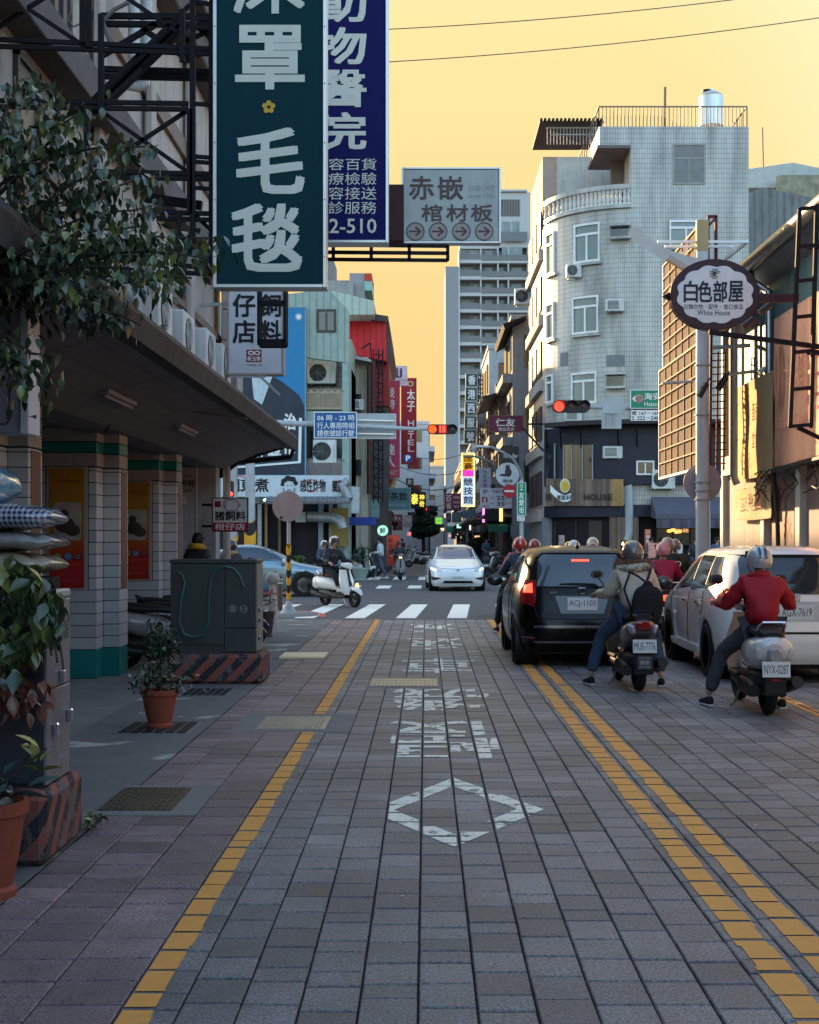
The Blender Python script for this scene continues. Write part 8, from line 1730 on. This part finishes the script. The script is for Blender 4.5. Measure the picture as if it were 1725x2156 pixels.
def person(label, loc, rz, J, jacket, trousers, shoes=black_plastic, helmet=None, hair=True, mode='wrinkle', group=None, feet=None, size=1, visor=True, amp=.006, jr=1.0, cap=None):
    t = thing('person', label, 'person', loc, rz, group, True)
    if size != 1: t.scale = (size,)*3
    # body: head, neck, hands, ankles in one continuous skin
    P_ = lambda k: Vector(J[k])
    H = P_('head'); f = Vector(J.get('face', (0, 1, 0))).normalized()
    pts = [P_('chest'), P_('neck'), H-f*.01, H+f*.035-Vector((0, 0, .055)), H+f*.098-Vector((0, 0, .01)), P_('pelvis')]; rad = [.09, .05, (.082, .098), .055, .016, .09]; ed = [(0, 1), (1, 2), (2, 3), (2, 4), (0, 5)]
    for s in 'LR':
        a = len(pts); pts += [P_('sh'+s), P_('el'+s), P_('wr'+s)]; rad += [.05, .036, .027]; ed += [(0, a), (a, a+1), (a+1, a+2)]; hand(pts, rad, ed, a+2, a+1)
        b = len(pts); pts += [P_('hip'+s), P_('kn'+s), P_('an'+s)]; rad += [.07, .045, .033]; ed += [(5, b), (b, b+1), (b+1, b+2)]
    vs, fs = skin(pts, rad, ed, 1, 0); MB().add(vs, fs, 0, True).build('body', skinm, t, off=Vector())
    side = f.cross(Vector((0, 0, 1))).normalized()
    for s in (-1, 1):
        MB().ell(H+f*.080+side*s*.030+Vector((0, 0, .012)), (.012, .012, .006), 8, 6).build('eye', M('eye_dark', (.02, .015, .015), .3), t, off=Vector()); MB().ell(H+side*s*.082-Vector((0, 0, .01)), (.014, .02, .03), 8, 6).build('ear', skinm, t, off=Vector())
    MB().tube([H+f*.083-side*.022-Vector((0, 0, .048)), H+f*.09-Vector((0, 0, .05)), H+f*.083+side*.022-Vector((0, 0, .048))], .005, 6).build('mouth', M('lip', (.28, .10, .09), .5), t, off=Vector())
    # jacket
    pts = [P_('pelvis')+Vector((0, 0, -.02)), P_('spine'), P_('chest'), P_('neck')-Vector((0, 0, .05))]; rad = [.155*jr, .15*jr, .16*jr, .075]; ed = [(0, 1), (1, 2), (2, 3)]
    for s in 'LR': a = len(pts); pts += [P_('sh'+s), P_('el'+s), P_('wr'+s)-(P_('wr'+s)-P_('el'+s))*.05]; rad += [.088*jr, .068*jr, .050]; ed += [(2, a), (a, a+1), (a+1, a+2)]
    cloth(t, 'jacket', jacket, pts, rad, ed, mode, amp)
    pts = [P_('pelvis')]; rad = [.145]; ed = []
    for s in 'LR': a = len(pts); an = P_('an'+s); kn = P_('kn'+s); pts += [P_('hip'+s), kn, kn+(an-kn)*.9]; rad += [.105, .078, .068]; ed += [(0, a), (a, a+1), (a+1, a+2)]
    cloth(t, 'trousers', trousers, pts, rad, ed, 'wrinkle', .006)
    for s in 'LR':
        an = P_('an'+s); ft = Vector(J.get('ft'+s, (0, 1, 0))).normalized()
        sh = MB().loft([(-.075, -.055, .025, .03, 2.6), (-.05, -.04, .036, .045, 2.6), (.02, -.045, .040, .04, 2.6), (.10, -.058, .044, .028, 2.6), (.17, -.062, .035, .022, 2.4), (.19, -.065, .012, .012, 2)], 14, m=3)
        sh.xf(Matrix.Translation(an) @ ft.to_track_quat('Y', 'Z').to_matrix().to_4x4()); so_ = sh.build('shoe', shoes, t, off=Vector())
        MB().loft([(-.08, -.082, .03, .010, 3), (-.04, -.082, .04, .012, 3), (.1, -.082, .047, .012, 3), (.185, -.08, .03, .010, 3)], 14, m=2).xf(Matrix.Translation(an) @ ft.to_track_quat('Y', 'Z').to_matrix().to_4x4()).build('sole', M('sole_white', (.5, .5, .48), .6), so_, off=Vector())
    if helmet:
        mt = helmet[0]; Rm = Matrix.Translation(H+Vector((0, 0, .01))) @ f.to_track_quat('Y', 'Z').to_matrix().to_4x4()
        def hp(u, v, k=1):
            a = 2*pi*u; e = -.55+v*(pi/2+.55) if not (sin(a) > .3) else (.12+v*(pi/2-.12)); 
            if 0 < sin(a) <= .3: e = (-.55+.67*sin(a)/.3)+v*(pi/2-(-.55+.67*sin(a)/.3))
            return Vector((.122*k*cos(a)*cos(e), .145*k*sin(a)*cos(e)-.012, .138*k*sin(e)))
        h = MB().grid(lambda u, v: hp(u, v), 32, 12, 0, True, True).grid(lambda u, v: hp(1-u, v, .94), 32, 12, 0, True, True).xf(Rm).build('helmet', mt, t, off=Vector())
        if len(helmet) > 1:
            st = MB()
            for dx in helmet[2] if len(helmet) > 2 else (0,): st.grid(lambda u, v: Vector((dx+(v-.5)*.024, -.012-.148*cos(.1+2.5*u), .140*sin(.1+2.5*u))), 20, 1)
            st.xf(Rm).build('stripe', helmet[1], h, off=Vector())
        MB().grid(lambda u, v: Vector((.128*cos(pi*(.12+.76*u)), .152*sin(pi*(.12+.76*u))-.005, .085-.075*v)), 16, 3).xf(Rm).build('visor', M('visor_smoke', (.04, .04, .05), .05, spec=1), h, off=Vector())
        q = MB(); q.tube([Vector((s_*.112, .0, -.05)) if k == 0 else Vector((s_*.06, .06, -.125)) for s_ in (-1,) for k in (0, 1)]+[Vector((.06, .06, -.125)), Vector((.112, 0, -.05))], .006, 5).xf(Rm).build('chin_strap', black_plastic, h, off=Vector())
    elif hair:
        Rm = Matrix.Translation(H+Vector((0, 0, .012))) @ f.to_track_quat('Y', 'Z').to_matrix().to_4x4()
        MB().grid(lambda u, v: Vector((.096*cos(2*pi*u)*cos(e_(u, v)), .112*sin(2*pi*u)*cos(e_(u, v))-.012, .115*sin(e_(u, v)))), 28, 8, 0, True, True).xf(Rm).build('cap' if cap else 'hair', cap or hairm, t, off=Vector())
    return t
def e_(u, v):
    lo = -.55 if sin(2*pi*u) < .35 else .45
    return lo+v*(pi/2-lo)
def seated(dz=0, feet='down', lean=0.0, hx=.28, face=(0, 1, 0), fl=(-.40, .08), fr=(.34, .0), hands=(.33, .13, .99)):
    z = dz; J = dict(pelvis=(0, -.40, .78+z), spine=(0, -.38+lean*.3, .95+z), chest=(0, -.33+lean*.6, 1.12+z), neck=(0, -.28+lean, 1.27+z), head=(0, -.25+lean, 1.385+z), face=face)
    for s, k in (('L', -1), ('R', 1)):
        J['sh'+s] = (k*.155, -.32+lean*.7, 1.17+z); J['el'+s] = (k*hx, -.22+lean*.4, .98+z*.7); J['wr'+s] = (k*hands[0], hands[1]-.06, hands[2]+.02)
        J['hip'+s] = (k*.09, -.33, .74+z)
        if feet == 'down':
            fx, fy = (fl if k < 0 else fr); J['kn'+s] = (k*.24+fx*.15, -.02, .52+z*.5); J['an'+s] = (fx, fy, .095); J['ft'+s] = (k*.18, 1, 0)
        else: J['kn'+s] = (k*.15, .05, .70); J['an'+s] = (k*.11, .12, .44); J['ft'+s] = (k*.1, 1, .05)
    return J
def standing(h=1.7, walk=0, face=(0, 1, 0), arm=0):
    k_ = h/1.7; J = dict(pelvis=(0, 0, .92*k_), spine=(0, 0, 1.10*k_), chest=(0, 0, 1.28*k_), neck=(0, .01, 1.46*k_), head=(0, .03, 1.585*k_), face=face)
    for s, k in (('L', -1), ('R', 1)):
        J['sh'+s] = (k*.165, 0, 1.38*k_); J['el'+s] = (k*.22, -.03+k*walk*.08, 1.10*k_); J['wr'+s] = (k*.20, .12+arm*.12, (.98+arm*.12)*k_)
        J['hip'+s] = (k*.09, 0, .88*k_); J['kn'+s] = (k*.10, k*walk*.14+.03, .49*k_); J['an'+s] = (k*.10, k*walk*.28-.02, .10+(.04 if walk and k < 0 else 0)); J['ft'+s] = (0, 1, 0)
    return J
jeans = M('denim', (.035, .065, .12), .85, var=.25, scale=12, bump=.3, bscale=200); greyt = M('grey_trousers', (.055, .055, .065), .85, var=.15); blackt = M('black_cloth', (.012, .012, .015), .8, var=.1)
redj = M('red_jacket', (.30, .008, .018), .6, var=.12, scale=6, bump=.3, bscale=30); puff = M('puffer_cream', (.52, .48, .39), .5, var=.08, bump=.2, bscale=25)
hs_silver = M('helmet_silver', (.42, .43, .44), .25, .3, coat=1); hs_navy = M('helmet_navy', (.015, .02, .06), .25, coat=1)
r1 = person('rider in a dark red jacket with a silver blue-striped helmet on the silver scooter', sc1.location, radians(-1), seated(.02, fl=(-.42, .06), fr=(.24, -.16), hx=.30), redj, greyt, blackt, (hs_silver, hs_navy, (-.02, .035)), amp=.018, jr=1.12)
q = MB(); fit(q, 'goodnice', (-.05, -.40, 1.385), (.09, 0, 0), (0, 0, .018)); q.build('helmet_lettering', blacktxt, r1)
tor_c = MB(); tor_c.tube([(.085*cos(a), -.275+.085*sin(a), 1.275+.01*sin(3*a)) for a in [i*pi/9 for i in range(19)]], .032, 8).build('collar', redj, r1)
r2 = person('rider in a cream puffer jacket with fur hood and black backpack', sc2.location, radians(2), seated(.07, fl=(-.42, .02), fr=(.33, -.18), hx=.25), puff, jeans, blackt, (M('helmet_taupe', (.13, .115, .12), .22, .2, coat=1),), mode='puff', amp=.016, jr=1.10)
ht = MB(); ht.tube([(.13*cos(a), -.30+.11*sin(a), 1.30+.015*cos(a)) for a in [i*pi/10 for i in range(21)]], .055, 8).build('hood', puff, r2)
fu = MB(); R_ = random.Random(2)
for k in range(2600):
    a = R_.uniform(0, 2*pi); b = R_.uniform(0, 2*pi); c = Vector(((.155+.05*cos(b))*cos(a), -.30+(.135+.05*cos(b))*sin(a), 1.325+.045*sin(b))); d = Vector((cos(a)*cos(b), sin(a)*cos(b), sin(b)+.1)).normalized(); d = (d+Vector((R_.uniform(-.5, .5), R_.uniform(-.5, .5), R_.uniform(-.5, .3)))).normalized()*.035; s = d.orthogonal().normalized()*.004
    fu.add([c-s, c+s, c+d], [(0, 1, 2)])
fu.build('fur_trim', M('fur_brown', (.16, .11, .075), .9, var=.5, scale=30), r2, kind='stuff')
bpm = M('backpack_black', (.010, .010, .014), .75, var=.1, bump=.3)

MB().loft([(-.07, 0, .02, .02, 2.4), (-.06, .0, .15, .20, 2.8), (0, 0, .165, .22, 3), (.05, 0, .15, .2, 3)], 24, m=3).xf(Matrix.Translation((.09, -.60, .90)) @ Matrix.Rotation(.12, 4, 'Y') @ Matrix.Diagonal((1, 1, 1, 1))).build('backpack', bpm, r2)
MB().prism([(.0, 1.06), (.19, 1.06), (.12, 1.17), (.08, 1.17)], 'y', -.64, -.56).build('backpack_neck', bpm, r2)
q = MB(); q.tube([(.085, -.60, 1.15), (.14, -.52, 1.26), (.17, -.38, 1.30)], .014, 6).tube([(.085, -.62, 1.15), (.0, -.57, 1.22), (-.09, -.50, 1.27)], .012, 6).tube([(-.08, -.53, 1.25), (-.15, -.58, 1.08), (-.07, -.62, .84)], .012, 6).build('backpack_straps', bpm, r2)
r3 = person('rider in a magenta red jacket with pink helmet between the cars', sc3.location, 0, seated(.05), M('magenta_jacket', (.30, .015, .05), .6, var=.12), blackt, blackt, (M('helmet_pink', (.55, .22, .24), .3, coat=1),), amp=.01)
r4 = person('man in a black jacket and pale open helmet riding the white retro scooter', sc4.location, radians(-142), seated(.10, 'up', .03, face=(.1, 1, 0)), M('black_jacket', (.016, .018, .024), .6, var=.1), blackt, M('shoe_white', (.5, .5, .48), .6), (M('helmet_cream', (.45, .42, .38), .25, coat=1),), amp=.01, jr=1.1, size=1.05)
darkj = M('dark_jacket', (.03, .03, .035), .7); navyj = M('navy_puffer', (.02, .04, .075), .5)
person('dark rider behind the glaring headlight in the far street', sc5.location, sc5.rotation_euler.z, seated(.08, 'up'), darkj, darkj, blackt, (M('helmet_dark', (.03, .025, .03), .3, coat=1),))
r6 = person('rider in a navy puffer jacket with red and cream helmet left of the hatchback', sc6.location, radians(2), seated(.13, fl=(-.35, .2)), navyj, blackt, blackt, (M('helmet_red_cream', (.42, .03, .035), .25, coat=1), M('helmet_cream', (.45, .42, .38)), (0,)), mode='puff', amp=.012, jr=1.08)
r7 = person('rider with a dull red helmet in front of the navy puffer rider', sc7.location, 0, seated(.10), darkj, blackt, blackt, (M('helmet_dull_red', (.22, .035, .03), .3, coat=1),))
r8 = person('rider in a dark blue jacket with white helmet behind the crossing scooter', sc8.location, radians(-140), seated(.08, 'up'), M('blue_jacket', (.03, .05, .08), .7), blackt, blackt, (M('helmet_white', (.5, .52, .5), .3, coat=1),))
# waiting riders seen over the roof of the hatchback
crowd = [(3.0, 29.6, (.60, .38, .04), 'yellow helmet', 0), (2.75, 26.3, (.52, .52, .48), 'white helmet low beside the yellow one', -.02), (3.15, 26.8, (.28, .02, .06), 'crimson helmet', -.02), (3.35, 28.4, (.42, .40, .32), 'cream helmet behind the crimson one', .04), (4.35, 25.5, (.40, .27, .22), 'peach and brown helmet', .08), (4.75, 27.0, (.16, .17, .17), 'grey helmet beside the peach one', .0), (1.95, 30.0, (.50, .42, .34), 'patterned cream helmet left of the hatchback', .06), (5.95, 20.9, (.50, .25, .22), 'pale pink helmet beyond the wagon roof', .05)]
for i, (x, y, c, lb_, dz) in enumerate(crowd):
    hm = M('helmet_c%d' % i, c, .25, coat=1)
    p_ = copy_tree(r7 if i % 2 else r3, None, {'helmet_dull_red': hm, 'helmet_pink': hm, 'magenta_jacket': [darkj, navyj, MATS['magenta_jacket'], greyt][i % 4]}); p_.location = (x, y, dz); p_['label'] = 'waiting rider with a '+lb_; p_['group'] = 'riders waiting ahead of the cars'
    s_ = copy_tree(sc7); s_.location = (x, y, 0); s_['label'] = 'scooter under the rider with the '+lb_; s_['group'] = 'scooters waiting ahead of the cars'
p_ = copy_tree(r7, None, {'helmet_dull_red': M('helmet_black', (.015, .015, .02), .2, coat=1)}); p_.location = (-3.72, 27.0, .0); p_['label'] = 'rider in a black helmet and fur collar seen over the wide cabinet'
s_ = copy_tree(sc7); s_.location = (-3.72, 27.0, 0); s_['label'] = 'scooter hidden behind the wide cabinet under the black helmeted rider'
q = MB(); q.tube([(.10*cos(a), -.27+.10*sin(a), 1.36) for a in [i*pi/8 for i in range(17)]], .045, 7).build('fur_collar', M('fur_gold', (.38, .25, .10), .9, var=.4, scale=30), p_)
# people on foot
st0 = person('man in pale shirt and dark cap walking past the red standing banner', (-1.85, 57.0, 0), radians(75), standing(1.72, 1, arm=1), M('pale_shirt', (.42, .48, .50), .7), M('slate_trousers', (.06, .075, .11), .8), M('shoe_white', (.5, .5, .48)), cap=blackt)
st1 = person('person in a dark jacket with a yellow hood standing behind the far column', (-3.62, 22.2, 0), radians(-20), standing(1.72), darkj, blackt, blackt)
MB().tube([(.10*cos(a), -.01+.10*sin(a), 1.49-.02*sin(a)) for a in [i*pi/8 for i in range(17)]], .05, 8).build('hood', M('hood_yellow', (.50, .28, .03), .8), st1)
for i, (x, y, a, c, lb_) in enumerate(((9.3, 51.8, 30, (.5, .52, .52), 'pedestrian in a white shirt before the lit shopfront'), (10.1, 52.5, 160, (.03, .03, .04), 'dark clothed pedestrian by the lit shopfront'), (10.7, 51.5, 200, (.05, .09, .14), 'pedestrian with blue shirt near the pale pole'), (11.3, 52.8, 170, (.45, .45, .42), 'pedestrian in pale top right of the blue one'), (8.6, 53.5, 190, (.08, .07, .07), 'pedestrian in brown near the duct'))):
    p_ = copy_tree(st0, None, {'pale_shirt': M('shirt%d' % i, c, .7), 'black_cloth': hairm}); p_.location = (x, y, 0); p_.rotation_euler = (0, 0, radians(a)); p_['label'] = lb_; p_['group'] = 'pedestrians by the lit shopfront'
# ================================================================ PLANTS
def leafmat(name, c0, c1, c2):
    m = bpy.data.materials.new(name); m.use_nodes = True; t = m.node_tree; b = t.nodes['Principled BSDF']; L = t.links.new
    o = N(t, 'ShaderNodeObjectInfo'); g = N(t, 'ShaderNodeNewGeometry'); n = N(t, 'ShaderNodeTexNoise'); n.inputs['Scale'].default_value = 9; L(g.outputs['Position'], n.inputs[0])
    a = N(t, 'ShaderNodeMath', operation='MULTIPLY_ADD'); L(o.outputs['Random'], a.inputs[0]); a.inputs[1].default_value = .55; L(n.outputs[0], a.inputs[2])
    s = N(t, 'ShaderNodeMath', operation='SUBTRACT'); L(a.outputs[0], s.inputs[0]); s.inputs[1].default_value = .25
    r = N(t, 'ShaderNodeValToRGB'); e = r.color_ramp.elements; e[0].position = .1; e[0].color = (*c0, 1); e[1].position = .95; e[1].color = (*c2, 1); k = e.new(.6); k.color = (*c1, 1); L(s.outputs[0], r.inputs[0]); L(r.outputs[0], b.inputs['Base Color'])
    b.inputs['Roughness'].default_value = .32; b.inputs['Specular IOR Level'].default_value = .6
    return m
def leaf_geo(L_, w, fold=.25, droop=.25):
    vs = []; prof = [(0, 0), (.18, .62), (.42, 1), (.68, .72), (.88, .28), (1, 0)]
    for t_, k in prof:
        y = t_*L_; z = -droop*L_*t_*t_
        vs += [(-w/2*k, y, z+fold*w*k*.5), (0, y, z), (w/2*k, y, z+fold*w*k*.5)]
    fs = []
    for i in range(5): a = i*3; fs += [(a, a+1, a+4, a+3), (a+1, a+2, a+5, a+4)]
    return vs, fs
def leafy(root, spots, L_, w, mat, nsing, seed=1, droop=-.9, name='leaf'):
    R = random.Random(seed); vs, fs = leaf_geo(L_, w); me = bpy.data.meshes.new(name); me.from_pydata(vs, [], fs); me.materials.append(mat)
    for p in me.polygons: p.use_smooth = True
    off = root_off(root); mb = MB(); order = sorted(range(len(spots)), key=lambda i: spots[i].y); sing = set(order[:nsing])
    for i, p in enumerate(spots):
        a = R.uniform(0, 2*pi); el = droop+R.gauss(0, .45); s = R.uniform(.7, 1.25)
        mt = Matrix.Translation(p-off) @ Matrix.Rotation(a, 4, 'Z') @ Matrix.Rotation(el, 4, 'X') @ Matrix.Rotation(R.uniform(-.6, .6), 4, 'Y') @ Matrix.Scale(s, 4)
        if i in sing: o = bpy.data.objects.new(name, me); COL.objects.link(o); o.parent = root; o.matrix_local = mt
        else: mb.add([mt @ Vector(v)+off for v in vs], fs, 0, True)
    if mb.v: mb.build(name+'_mass', mat, root, kind='stuff')
lm = leafmat('leaf_green', (.020, .038, .020), (.060, .095, .035), (.24, .25, .05)); lm2 = leafmat('leaf_dark', (.006, .020, .012), (.015, .045, .020), (.06, .10, .02)); lmd = leafmat('leaf_dead', (.05, .02, .012), (.14, .045, .03), (.22, .09, .05))
tr = thing('street_tree', 'leafy tree reaching in from the left over the canopy and scaffold', 'tree', (-3.7, 8.2, 0))
bark = M('bark', (.05, .04, .035), .9)
MB().tube([(-3.7, 8.2, 0), (-3.65, 8.1, 1.5), (-3.3, 8.1, 2.6), (-3.1, 8.0, 3.4)], [.09, .08, .06, .05], 10).build('trunk', bark, tr)
R_ = random.Random(12); spots = []; bq = MB()
tips = [(60, 165), (100, 185), (185, 215), (150, 250), (205, 300), (300, 300), (255, 350), (345, 370), (330, 430), (300, 480), (468, 500), (430, 540), (400, 585), (350, 520), (365, 600), (300, 600), (265, 670), (300, 690), (190, 690), (235, 620), (110, 690), (150, 620), (100, 830), (118, 775), (45, 840), (20, 780), (60, 620), (20, 420), (60, 330), (20, 520), (200, 400), (130, 450), (220, 500), (150, 540), (40, 250), (10, 650), (90, 560), (90, 380)]
for i, (tx, ty) in enumerate(tips):
    Yt = R_.uniform(7.6, 9.3); sx, sy = (-120, 620) if ty > 300 else (-60, 450)
    if tx < 130 and ty > 700: sx, sy = -30, 690
    pts = []; n = 9
    for k in range(n+1):
        f = k/n; pts.append(P(sx+(tx-sx)*f+R_.uniform(-8, 8), sy+(ty-sy)*f-40*sin(pi*f)*(1 if ty < 750 else .3)+R_.uniform(-8, 8), 8.1+(Yt-8.1)*f))
    bq.tube(pts, [.014*(1-.8*k/n)+.002 for k in range(n+1)], 5)
    Ls = (Vector((tx, ty, 0))-Vector((sx, sy, 0))).length
    for k in range(int(Ls/4.6)):
        f = R_.uniform(.22, 1.03)**.8; f = min(f, 1); a = pts[min(int(f*n), n-1)]; b = pts[min(int(f*n)+1, n)]; g = f*n-int(f*n)
        spots.append(a.lerp(b, min(g, 1))+Vector((R_.gauss(0, .055), R_.gauss(0, .08), R_.gauss(0, .05))))
bq.build('branches', bark, tr); leafy(tr, spots, .074, .042, lm, 300, 3)
# foliage over the near cabinet
hp_ = thing('cabinet_plant', 'dense broad-leaved plant spilling over the near utility cabinet', 'plant', (-2.3, 6.8, 1.2))
spots = []; q = MB()
for k in range(330):
    px = R_.uniform(-60, 138); lim = 1150+max(0, px-20)*.75; py = R_.uniform(lim, 1430-max(0, px-40)*1.2); 
    if py < lim: continue
    spots.append(P(px-8, py, R_.uniform(6.45, 6.9)))
for k in range(9): q.tube([P(-40, 1330, 6.8), P(20+k*12, 1200+k*10, 6.75), P(30+k*13, 1290+k*15, 6.6)], .006, 5)
q.build('stems', bark, hp_); leafy(hp_, spots, .100, .058, lm, 260, 5, -1.05)
dp_ = thing('dried_leaves', 'cluster of dried reddish brown leaves hanging before the near cabinet', 'plant', (-2.2, 6.7, .9)); leafy(dp_, [P(R_.uniform(-20, 100), R_.gauss(1455, 22), R_.uniform(6.6, 6.8)) for k in range(60)], .09, .05, lmd, 60, 7, -1.2); MB().tube([P(-20, 1400, 6.85), P(40, 1425, 6.75), P(95, 1470, 6.7)], .005, 5).build('stem', bark, dp_)
terra = M('terracotta', (.26, .065, .040), .7, var=.12, bump=.2, dirt=.15)
def pot(name, label, c, r, h, mat, cat='plant pot'):
    t = thing(name, label, cat, c); MB().lathe([(r*.72, 0), (r*.74, h*.08), (r*.62, h*.12), (r*.80, h*.45), (r*.93, h*.80), (r*.96, h*.86), (r*1.05, h*.87), (r*1.06, h), (r*.92, h), (r*.88, h*.9)], c, 24).build('pot', mat, t); MB().lathe([(.001, h*.9), (r*.88, h*.9)], c, 20).build('soil', M('soil', (.03, .022, .018), .95), t); return t
c = Vector((GX(336, 11.95), 11.95, .01)); pt_ = pot('potted_plant', 'leafy plant in a terracotta pot standing on the black drain grate', c, .155, .32, terra, 'potted plant')
spots = [c+Vector((R_.gauss(0, .075), R_.gauss(0, .075), .42+R_.random()*.50)) for k in range(300)]+[c+Vector((R_.gauss(0, .13), R_.gauss(0, .11), .30+R_.random()*.14)) for k in range(150)]
leafy(pt_, spots, .062, .028, lm2, 220, 9, -.3); MB().tube([c+Vector((0, 0, .28)), c+Vector((.015, 0, .6)), c+Vector((0, 0, .9))], [.012, .009, .004], 6).build('stem', bark, pt_)
c = Vector((GX(-25, 6.3), 6.3, 0)); ap_ = pot('potted_plant', 'large terracotta pot cut off at the lower left edge with broad blue-green leaves', c, .17, GZ(1685, 6.3), terra, 'potted plant')
leafy(ap_, [c+Vector((R_.gauss(.04, .07), R_.gauss(0, .06), GZ(1665, 6.3)+R_.gauss(0, .04))) for k in range(26)], .17, .07, leafmat('leaf_blue', (.02, .05, .05), (.05, .10, .085), (.16, .2, .04)), 26, 11, .3)
MB().tube([c+Vector((0, 0, .35)), c+Vector((.12, 0, .55)), P(98, 1575, 6.3)], .006, 5).build('stem', bark, ap_); leafy(ap_, [P(78+R_.uniform(-12, 18), 1600+R_.uniform(-25, 25), 6.3) for k in range(9)], .12, .045, leafmat('leaf_lime', (.06, .10, .02), (.14, .18, .03), (.28, .22, .04)), 9, 12, .9)
c = Vector((GX(563, 23.3), 23.3, 0)); fp_ = pot('flower_pot', 'slender dark pot with pink flowers beside the wide cabinet', c, .12, .42, M('pot_brown', (.07, .045, .04), .6), 'potted flowers')
leafy(fp_, [c+Vector((R_.gauss(0, .09), R_.gauss(0, .06), .50+R_.random()*.15)) for k in range(60)], .06, .035, lm, 60, 13, 0); leafy(fp_, [c+Vector((R_.gauss(0, .09), R_.gauss(-.03, .06), .68+R_.random()*.07)) for k in range(50)], .05, .045, M('petal_pink', (.50, .12, .14), .6, var=.3), 50, 14, .5, name='petal')
pf = thing('garden_figure', 'pale pink rounded figure standing by the flower pot', 'ornament', (GX(574, 24.5), 24.5, 0)); c = Vector((GX(574, 24.5), 24.5, 0)); pkm = M('pale_pink', (.52, .38, .37), .6)
MB().loft([(-.10, 0, .02, .02, 2), (-.08, 0, .09, .07, 2), (0, 0, .125, .115, 2.2), (.08, 0, .09, .07, 2), (.10, 0, .02, .02, 2)], 16, m=3).xf(Matrix.Translation(c+Vector((0, 0, .93)))).build('head', pkm, pf); MB().lathe([(.09, 0), (.10, .3), (.075, .6), (.05, .84)], c, 14).build('body', pkm, pf)
c = Vector((GX(759, 56.5), 56.5, 0)); gp_ = pot('potted_plant', 'dark spiky plant in a pale green pot at the far left corner', c, .36, .5, M('pot_mint', (.22, .30, .26), .6), 'potted plant'); leafy(gp_, [c+Vector((R_.gauss(0, .15), R_.gauss(0, .1), .5+R_.random()*.5)) for k in range(60)], .6, .06, lm2, 40, 15, 1.1)
wd_ = MB(); leafy(thing('weed', 'small green weed growing at the corner of the near plinth', 'weed', (-1.85, 7.8, 0)), [Vector((-1.84+R_.gauss(0, .04), 7.75+R_.gauss(0, .05), .02+R_.random()*.05)) for k in range(40)], .05, .03, lm, 40, 16, .4)
lt = MB()
for k in range(60):
    x = R_.uniform(-1.8, 5); y = R_.uniform(5, 16); a = R_.uniform(0, 3); s = R_.uniform(.006, .014); lt.add([(x-s*cos(a), y-s*sin(a), .006), (x+s*sin(a), y-s*cos(a), .006), (x+s*cos(a), y+s*sin(a), .009), (x-s*sin(a), y+s*cos(a), .007)], [(0, 1, 2, 3)])
lt.solo('litter_bits', M('litter', (.45, .44, .4), .7), 'tiny pale specks of litter scattered over the paving', 'litter', kind='stuff')

# small lit signs and clutter far down the street
for i, (x, y, w, h, Y, c, e, lb_) in enumerate(((884, 1112, 8, 6, 140, (1, .35, .1), 1.5, 'tiny orange lit sign beside the dark tree'), (928, 1112, 7, 5, 160, (1, .7, .25), 2, 'tiny yellow lit window far down the street'), (962, 1104, 9, 8, 120, (.5, .9, .75), .9, 'tiny aqua lit sign below the purple sign'), (985, 1104, 7, 12, 110, (.9, .85, .7), 1, 'tiny cream lit sign left of the green awning'), (1000, 1128, 10, 5, 100, (1, .55, .2), 1.4, 'tiny amber lit shopfront right of the white sedan'), (945, 1126, 8, 4, 150, (.9, .3, .25), 1.2, 'tiny red lit sign over the white sedan roof'), (858, 1120, 8, 8, 95, (.8, .2, .2), .7, 'tiny red lit sign behind the glaring headlight'), (1016, 1070, 5, 30, 80, (.9, .35, .75), .9, 'thin pink neon strip right of the neon sign'))):
    board('lit_sign', lb_, 'sign', x, y, x+w, y+h, Y, .15, M('glow%d' % i, c, .5, var=0, emit=e), None)
for i, (x, y, a) in enumerate(((-2.2, 66, 20), (3.0, 70, 200), (-1.5, 88, 40), (2.4, 96, 180))):
    p_ = copy_tree(st0, None, {'pale_shirt': [darkj, MATS['shirt2'], greyt, MATS['shirt4']][i]}); p_.location = (x, y, 0); p_.rotation_euler = (0, 0, radians(a)); p_['label'] = ['pedestrian in black beside the parked scooters at the far left', 'pedestrian in blue by the parked scooters at the right', 'pedestrian in grey far down the street on the left', 'pedestrian in brown far down the street on the right'][i]; p_['group'] = 'pedestrians in the far street'
